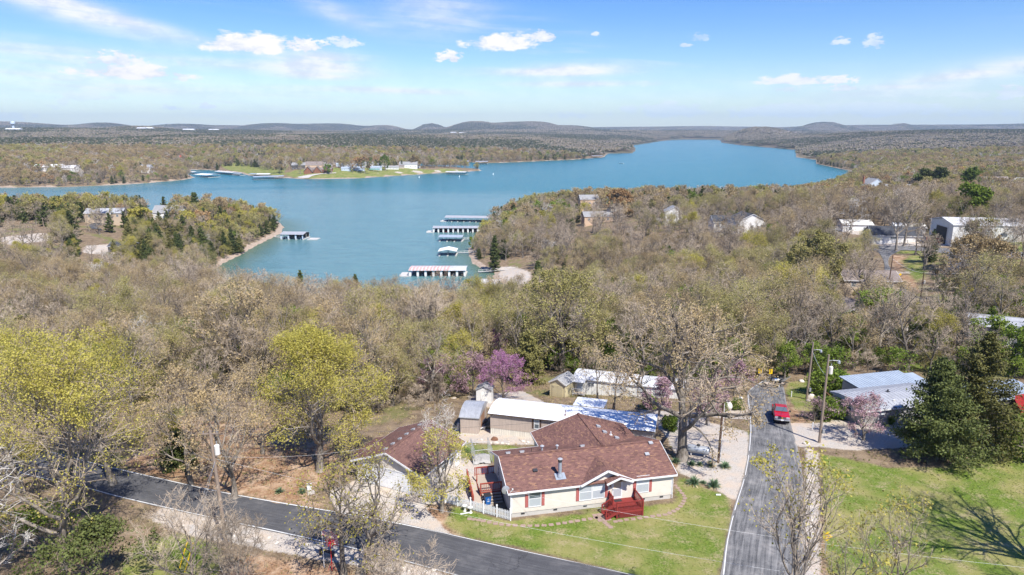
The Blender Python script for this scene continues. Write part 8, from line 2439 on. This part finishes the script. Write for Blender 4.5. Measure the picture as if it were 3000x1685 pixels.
hero('tall dark cedar on the bank above the cove', 'cedar', 'cedar_tree', cedar_tree, 36, 1578, 860, 15.0, 3.6, leaf=L_DARK, nleaf=5000, lsize=.3, nb=90, pw=.6)
hero('dark narrow cedar by the shore under tall trees', 'cedar', 'cedar_tree', cedar_tree, 37, 1448, 800, 20.0, 3.6, leaf=L_DARK, nleaf=5000, lsize=.3, nb=90, pw=.5)
hero('dark cedar standing alone at the water edge of the near wood', 'cedar', 'cedar_tree', cedar_tree, 38, 880, 905, 17, 3.6, leaf=L_DARK, nleaf=4500, lsize=.35, nb=80, pw=.7)
hero('second dark cedar at the water edge of the near wood', 'cedar', 'cedar_tree', cedar_tree, 39, 1048, 920, 17, 3.2, leaf=L_DARK, nleaf=4500, lsize=.35, nb=80, pw=.7)
# redbuds
hero('bright magenta redbud in bloom behind the small white shed', 'redbud', 'redbud_tree', broad_tree, 41, 1475, 1172, 7.2, 4.3, leaf=L_PINK, nleaf=9000, lsize=.06, n1=11, n2=7, n3=5, n4=4, fork=.12, rt=.16, outer=.1, leafspread=.16, tw=.012)
hero('faded pink redbud left of the magenta one', 'redbud', 'redbud_tree', broad_tree, 42, 1385, 1160, 6.8, 3.6, leaf=L_PINK2, nleaf=5200, lsize=.08, n1=11, n2=7, n3=6, n4=5, fork=.12, rt=.16, outer=.1, leafspread=.16, tw=.012)
hero('faded pink redbud at the wood edge above the garage', 'redbud', 'redbud_tree', broad_tree, 43, 1290, 1165, 6.5, 3.2, leaf=L_PINK2, nleaf=3600, lsize=.08, n1=11, n2=7, n3=6, n4=5, fork=.12, rt=.16, outer=.1, leafspread=.16, tw=.012)
hero('pink redbud before the right end of the white mobile home', 'redbud', 'redbud_tree', broad_tree, 44, 1930, 1218, 5.2, 2.2, leaf=L_PINK2, nleaf=3600, lsize=.08, n1=9, n2=7, n3=5, n4=4, fork=.25, rt=.11, outer=.1, leafspread=.14, tw=.011)
hero('purple-pink redbud behind the big oak crown', 'redbud', 'redbud_tree', broad_tree, 45, 2070, 1245, 6.2, 2.8, leaf=L_PINK2, nleaf=4200, lsize=.08, n1=9, n2=7, n3=5, n4=4, fork=.2, rt=.13, outer=.1, leafspread=.14, tw=.011)
hero('pink redbud at the wood edge by the end of the side road', 'redbud', 'redbud_tree', broad_tree, 46, 2150, 1160, 5.6, 2.7, leaf=L_PINK2, nleaf=4200, lsize=.08, n1=9, n2=7, n3=5, n4=4, fork=.2, rt=.12, outer=.1, leafspread=.14, tw=.011)
hero('redbud with sparse rosy flowers on the driveway before the grey house', 'redbud', 'redbud_tree', broad_tree, 47, 2530, 1290, 5.6, 3.6, leaf=L_PINK2, nleaf=3200, lsize=.07, n1=10, n2=7, n3=5, n4=5, fork=.14, rt=.13, outer=.1, leafspread=.12, tw=.012, base=None)
hero('small rosy redbud on the slope right of the pickup', 'redbud', 'redbud_tree', broad_tree, 48, 2385, 1235, 2.8, 2.0, leaf=L_PINK2, nleaf=900, lsize=.06, n1=8, n2=6, n3=4, n4=4, fork=.14, rt=.06, outer=.1, leafspread=.12, tw=.01)
hero('small pink redbud deep in the wood above the magenta one', 'redbud', 'redbud_tree', broad_tree, 49, 1440, 1085, 7.5, 3.4, leaf=L_PINK, nleaf=3000, lsize=.09, n1=9, n2=7, n3=5, n4=4, fork=.2, rt=.13, outer=.1, leafspread=.14, tw=.011)
# notable crowns of the wood
hero('large spreading oak with olive buds behind the cream shed', 'oak', 'oak_tree', broad_tree, 51, 1647, 1088, 18.5, 9.0, leaf=L_OLIVE, nleaf=9500, lsize=.12, n1=14, n2=8, n3=6, n4=4, fork=.25, rt=.42, tw=.015, k=6)
hero('tall oak with pale grey limbs in the left middle of the wood', 'oak', 'oak_tree', broad_tree, 52, 705, 1150, 18.0, 7.4, leaf=L_TAN, nleaf=2500, lsize=.12, n1=13, n2=8, n3=6, n4=5, fork=.3, rt=.4, tw=.015, k=6)
hero('tall grey tree with pale limbs above the garage', 'tree', 'bare_tree', broad_tree, 53, 1250, 1090, 17.0, 6.5, n1=13, n2=8, n3=6, n4=5, fork=.3, rt=.36, tw=.015, k=6)
hero('golden olive tree left of the far lane', 'oak', 'oak_tree', broad_tree, 54, 2388, 885, 20, 8.0, leaf=L_OLIVE, nleaf=11000, lsize=.2, n1=12, n2=7, n3=6, n4=4, fork=.2, rt=.4, tw=.02, k=5)
hero('bright lime green tree near the warehouse', 'tree', 'green_tree', broad_tree, 55, 2825, 668, 17, 8.5, leaf=L_GREEN, nleaf=6000, lsize=.35, n1=11, n2=7, n3=5, n4=3, fork=.15, rt=.4, tw=.03, k=5, outer=.1)
hero('large rust-budded oak beyond the gravel lot', 'oak', 'oak_tree', broad_tree, 56, 2625, 735, 23, 9.0, n1=13, n2=8, n3=6, n4=5, fork=.35, rt=.45, tw=.03, k=5)
hero('second tall bare oak at the edge of the gravel lot', 'oak', 'oak_tree', broad_tree, 57, 2648, 722, 22, 8.0, n1=13, n2=8, n3=6, n4=5, fork=.35, rt=.45, tw=.03, k=5)
hero('bare tree with dark trunk beside the grassy clearing right of the lane', 'tree', 'bare_tree', broad_tree, 58, 2762, 882, 11, 5.5, n1=11, n2=8, n3=6, n4=4, fork=.25, rt=.25, tw=.02, k=5)
hero('large olive-budded oak above the grassy clearing on the right', 'oak', 'oak_tree', broad_tree, 59, 2852, 905, 17, 9.0, leaf=L_TAN, nleaf=8000, lsize=.16, n1=13, n2=8, n3=6, n4=4, fork=.2, rt=.4, tw=.02, k=5)
hero('bright green tree in front of the brown-roofed house by the lane', 'tree', 'green_tree', broad_tree, 60, 2560, 1020, 12, 5.0, leaf=L_GREEN, nleaf=6500, lsize=.16, n1=11, n2=7, n3=5, n4=3, fork=.35, rt=.25, tw=.018, outer=.5)
for i, (u, v, R_, lb) in enumerate(((2700, 572, 9, 'round dark evergreen, left of the trio near the right shore houses'), (2745, 572, 10, 'round dark evergreen in the middle of the trio near the right shore houses'), (2838, 576, 9, 'tall round green evergreen, right of the trio near the right shore houses'))):
    hero(lb, 'pine', 'pine_tree', cedar_tree, 62 + i, u, v, 21, R_, leaf=L_DARK if i < 2 else L_GREEN, nleaf=3600, lsize=.6, nb=60, pw=.35, bare=.45)
hero('lone round-topped pine rising from the left peninsula', 'pine', 'pine_tree', cedar_tree, 66, 575, 648, 19, 4.0, leaf=L_DARK, nleaf=1300, lsize=.4, nb=30, pw=.3, bare=.6)
hero('russet-budded round tree near the tip of the right peninsula', 'tree', 'russet_tree', broad_tree, 67, 1813, 640, 18, 9.0, leaf=L_RUST, nleaf=6000, lsize=.35, n1=11, n2=7, n3=5, n4=3, fork=.2, rt=.4, tw=.03, k=5)
hero('bright yellow-green round bush tree on the left peninsula', 'tree', 'yellow_green_tree', broad_tree, 68, 412, 672, 12, 7, leaf=L_YEL, nleaf=5000, lsize=.4, n1=11, n2=7, n3=5, n4=3, fork=.2, rt=.4, tw=.03, k=5, outer=.1)
for i, (u, v, H, R_, lf) in enumerate(((2815, 800, 17, 7, None), (2872, 790, 16, 6, L_OLIVE), (2925, 806, 18, 7.5, None), (2985, 796, 17, 7, None))):
    hero('%s tree in front of the long white warehouse, %s of four' % ('olive-budded' if lf else 'bare grey', ['first', 'second', 'third', 'last'][i]), 'tree', 'warehouse_tree', broad_tree, 90 + i, u, v, H, R_, leaf=lf, nleaf=5000 if lf else 0, lsize=.14, n1=12, n2=8, n3=6, n4=5, fork=.25, rt=.32, tw=.028, k=5)
# lone trees on the park lawn
for i, (u, v, kd_, H, R_, lb) in enumerate(((1046, 504, 'rust', 22, 9, 'brown-budded tree on the park lawn, left of the close pair'), (1068, 508, 'rust', 26, 11, 'larger brown-budded tree on the park lawn, right of the close pair'), (1130, 500, 'green', 24, 9, 'fresh green tree on the park lawn'), (960, 510, 'green', 15, 5, 'small green tree beside the lodge'),
                                           (820, 508, 'tan', 26, 11, 'large tan-budded tree left of the lodge'), (1033, 505, 'bare', 20, 6, 'thin bare tree on the park lawn'), (1210, 492, 'tan', 22, 9, 'tan-budded tree near the back channel, left one'), (1222, 493, 'tan', 20, 7, 'tan-budded tree near the back channel, right one'), (1243, 494, 'bare', 24, 9, 'bare tree at the park point'), (880, 510, 'bare', 14, 4, 'small grey bare tree left of the lodge'))):
    lf = dict(rust=L_RUST, green=L_GREEN, tan=L_TAN, bare=None)[kd_]
    hero(lb, 'tree', 'park_tree', broad_tree, 70 + i, u, v, H, R_, leaf=lf, nleaf=1800 if lf else 0, lsize=.55, n1=9, n2=6, n3=4, n4=4, rt=.5, tw=.08, k=4)
# shrubs and bushes about the yards
for i, (u, v, s, lb) in enumerate(((2405, 1155, 1.5, 'dense clipped green bush, left one, behind the driveway pole'), (2435, 1152, 1.6, 'dense clipped green bush, right one, behind the driveway pole'), (2424, 1228, 1.3, 'bright green bush below the wire fence'), (2475, 1215, 1.2, 'dark green bush against the grey house end wall'), (2600, 1240, .6, 'small round green bush at the grey house wall'), (2995, 1335, 2.0, 'large green bush at the right edge under the cedars'), (2160, 1200, .7, 'low green shrub beside the white mailbox'), (1960, 1258, .8, 'low green shrub behind the tan mobile home porch'), (1900, 1195, .8, 'low green shrub before the white mobile home'), (2105, 1205, .8, 'green shrub behind the white propane tank'))):
    q = gp(u, v); tm, cm = broad_tree(120 + i, 2.0, 1.35, leaf=L_GREEN, nleaf=4200, lsize=.08, n1=12, n2=6, n3=4, n4=3, fork=.02, rt=.06, tw=.01, outer=0, name='shrub', leafspread=.16)
    e = empty('garden_bush', q, i, lb, 'bush'); e.scale = (s, s, s); link('trunk', tm, e); link('crown', cm, e)
# ---------------------------------------------------------------- tufts in the lawns and weeds along the verges
def tuft(seed, n, h, m, w=.012):
    r = np.random.default_rng(seed); a = r.uniform(0, 6.28, n); e_ = r.uniform(.7, 1.5, n); d = np.stack([np.cos(a) * np.cos(e_), np.sin(a) * np.cos(e_), np.sin(e_)], 1)
    S = np.column_stack([r.normal(0, h * .35, (n, 2)), np.zeros(n)]); V, Fq, Ft = ribbons(r, S, d, h * r.uniform(.6, 1.1, n), w, .4)
    return npmesh('tuft', V, [Fq, Ft], [m])


L_GRASS = leaf_mat('grass_blades', (0.16, 0.21, 0.04), (0.28, 0.30, 0.085), .35, .15); L_DRY = leaf_mat('dry_blades', (0.36, 0.28, 0.15), (0.55, 0.45, 0.27), .2, .2)
rng = np.random.default_rng(77)
def strew(name, n, box, polys, inside, meshes, size, label, wts):
    x = rng.uniform(box[0], box[1], n); y = rng.uniform(box[2], box[3], n); w = masks(x, y, polys, .5)
    k = (w > .5) if inside else (w < .5)
    rd = masks(x, y, [np.vstack([up_, lo_[::-1]]), np.vstack([sl, sr[::-1]])], .2) < .1
    pad = masks(x, y, [np.array([hloc(a, b)[:2] for a, b in ((-3, -.2), (17, -.2), (17, 12.4), (-3, 12.4))]), np.array([(-17, 67), (-9, 64), (-5, 71), (-13, 75)])], .1) < .2
    k &= rd & pad; x, y = x[k], y[k]; m = np.clip(fbm(x / 5, y / 5, 5, 4) * 1.6 - .2, 0, 1); k = rng.random(len(x)) < m; x, y = x[k], y[k]
    scatter(name, meshes, np.stack([x, y, land_z(x, y)], 1), rng.choice(len(meshes), len(x), p=wts), rng.uniform(0, 6.28, len(x)), size * rng.uniform(.5, 1.3, len(x)), label, 'grass')


strew('grass', 90000, (-12, 75, 40, 118), LAWN[:6], True, [tuft(1, 12, .07, L_GRASS, .008), tuft(2, 12, .06, L_DRY, .008), tuft(3, 14, .09, L_GRASS, .008)], 1.0, 'tufts of grass in the mown lawns', [.4, .25, .35])
strew('weeds', 26000, (-62, 70, 42, 110), LAWN[:6] + GRAVEL[:12], False, [tuft(4, 16, .26, L_DRY, .018), tuft(5, 14, .22, L_GRASS, .018), tuft(6, 10, .42, L_DRY, .016)], 1.0, 'dry weeds and leaf litter on the rough ground and verges', [.55, .15, .3])
# ---------------------------------------------------------------- the air
hz = MB(); hz.box(-13500, -400, LAKE_Z - 12, 13500, 13800, 330)
mh = bpy.data.materials.new('haze'); mh.use_nodes = True
tt = mh.node_tree; tt.nodes.clear(); gg = G(tt)
pv_ = gg.n('ShaderNodeVolumePrincipled'); pv_.inputs['Color'].default_value = (0.66, 0.82, 1.0, 1); pv_.inputs['Density'].default_value = 6.5e-5
pv_.inputs['Anisotropy'].default_value = 0.1
oo = gg.n('ShaderNodeOutputMaterial'); gg.put(oo.inputs['Volume'], pv_.outputs[0])
hob = hz.build('haze', mh); tag(hob, kind='stuff')
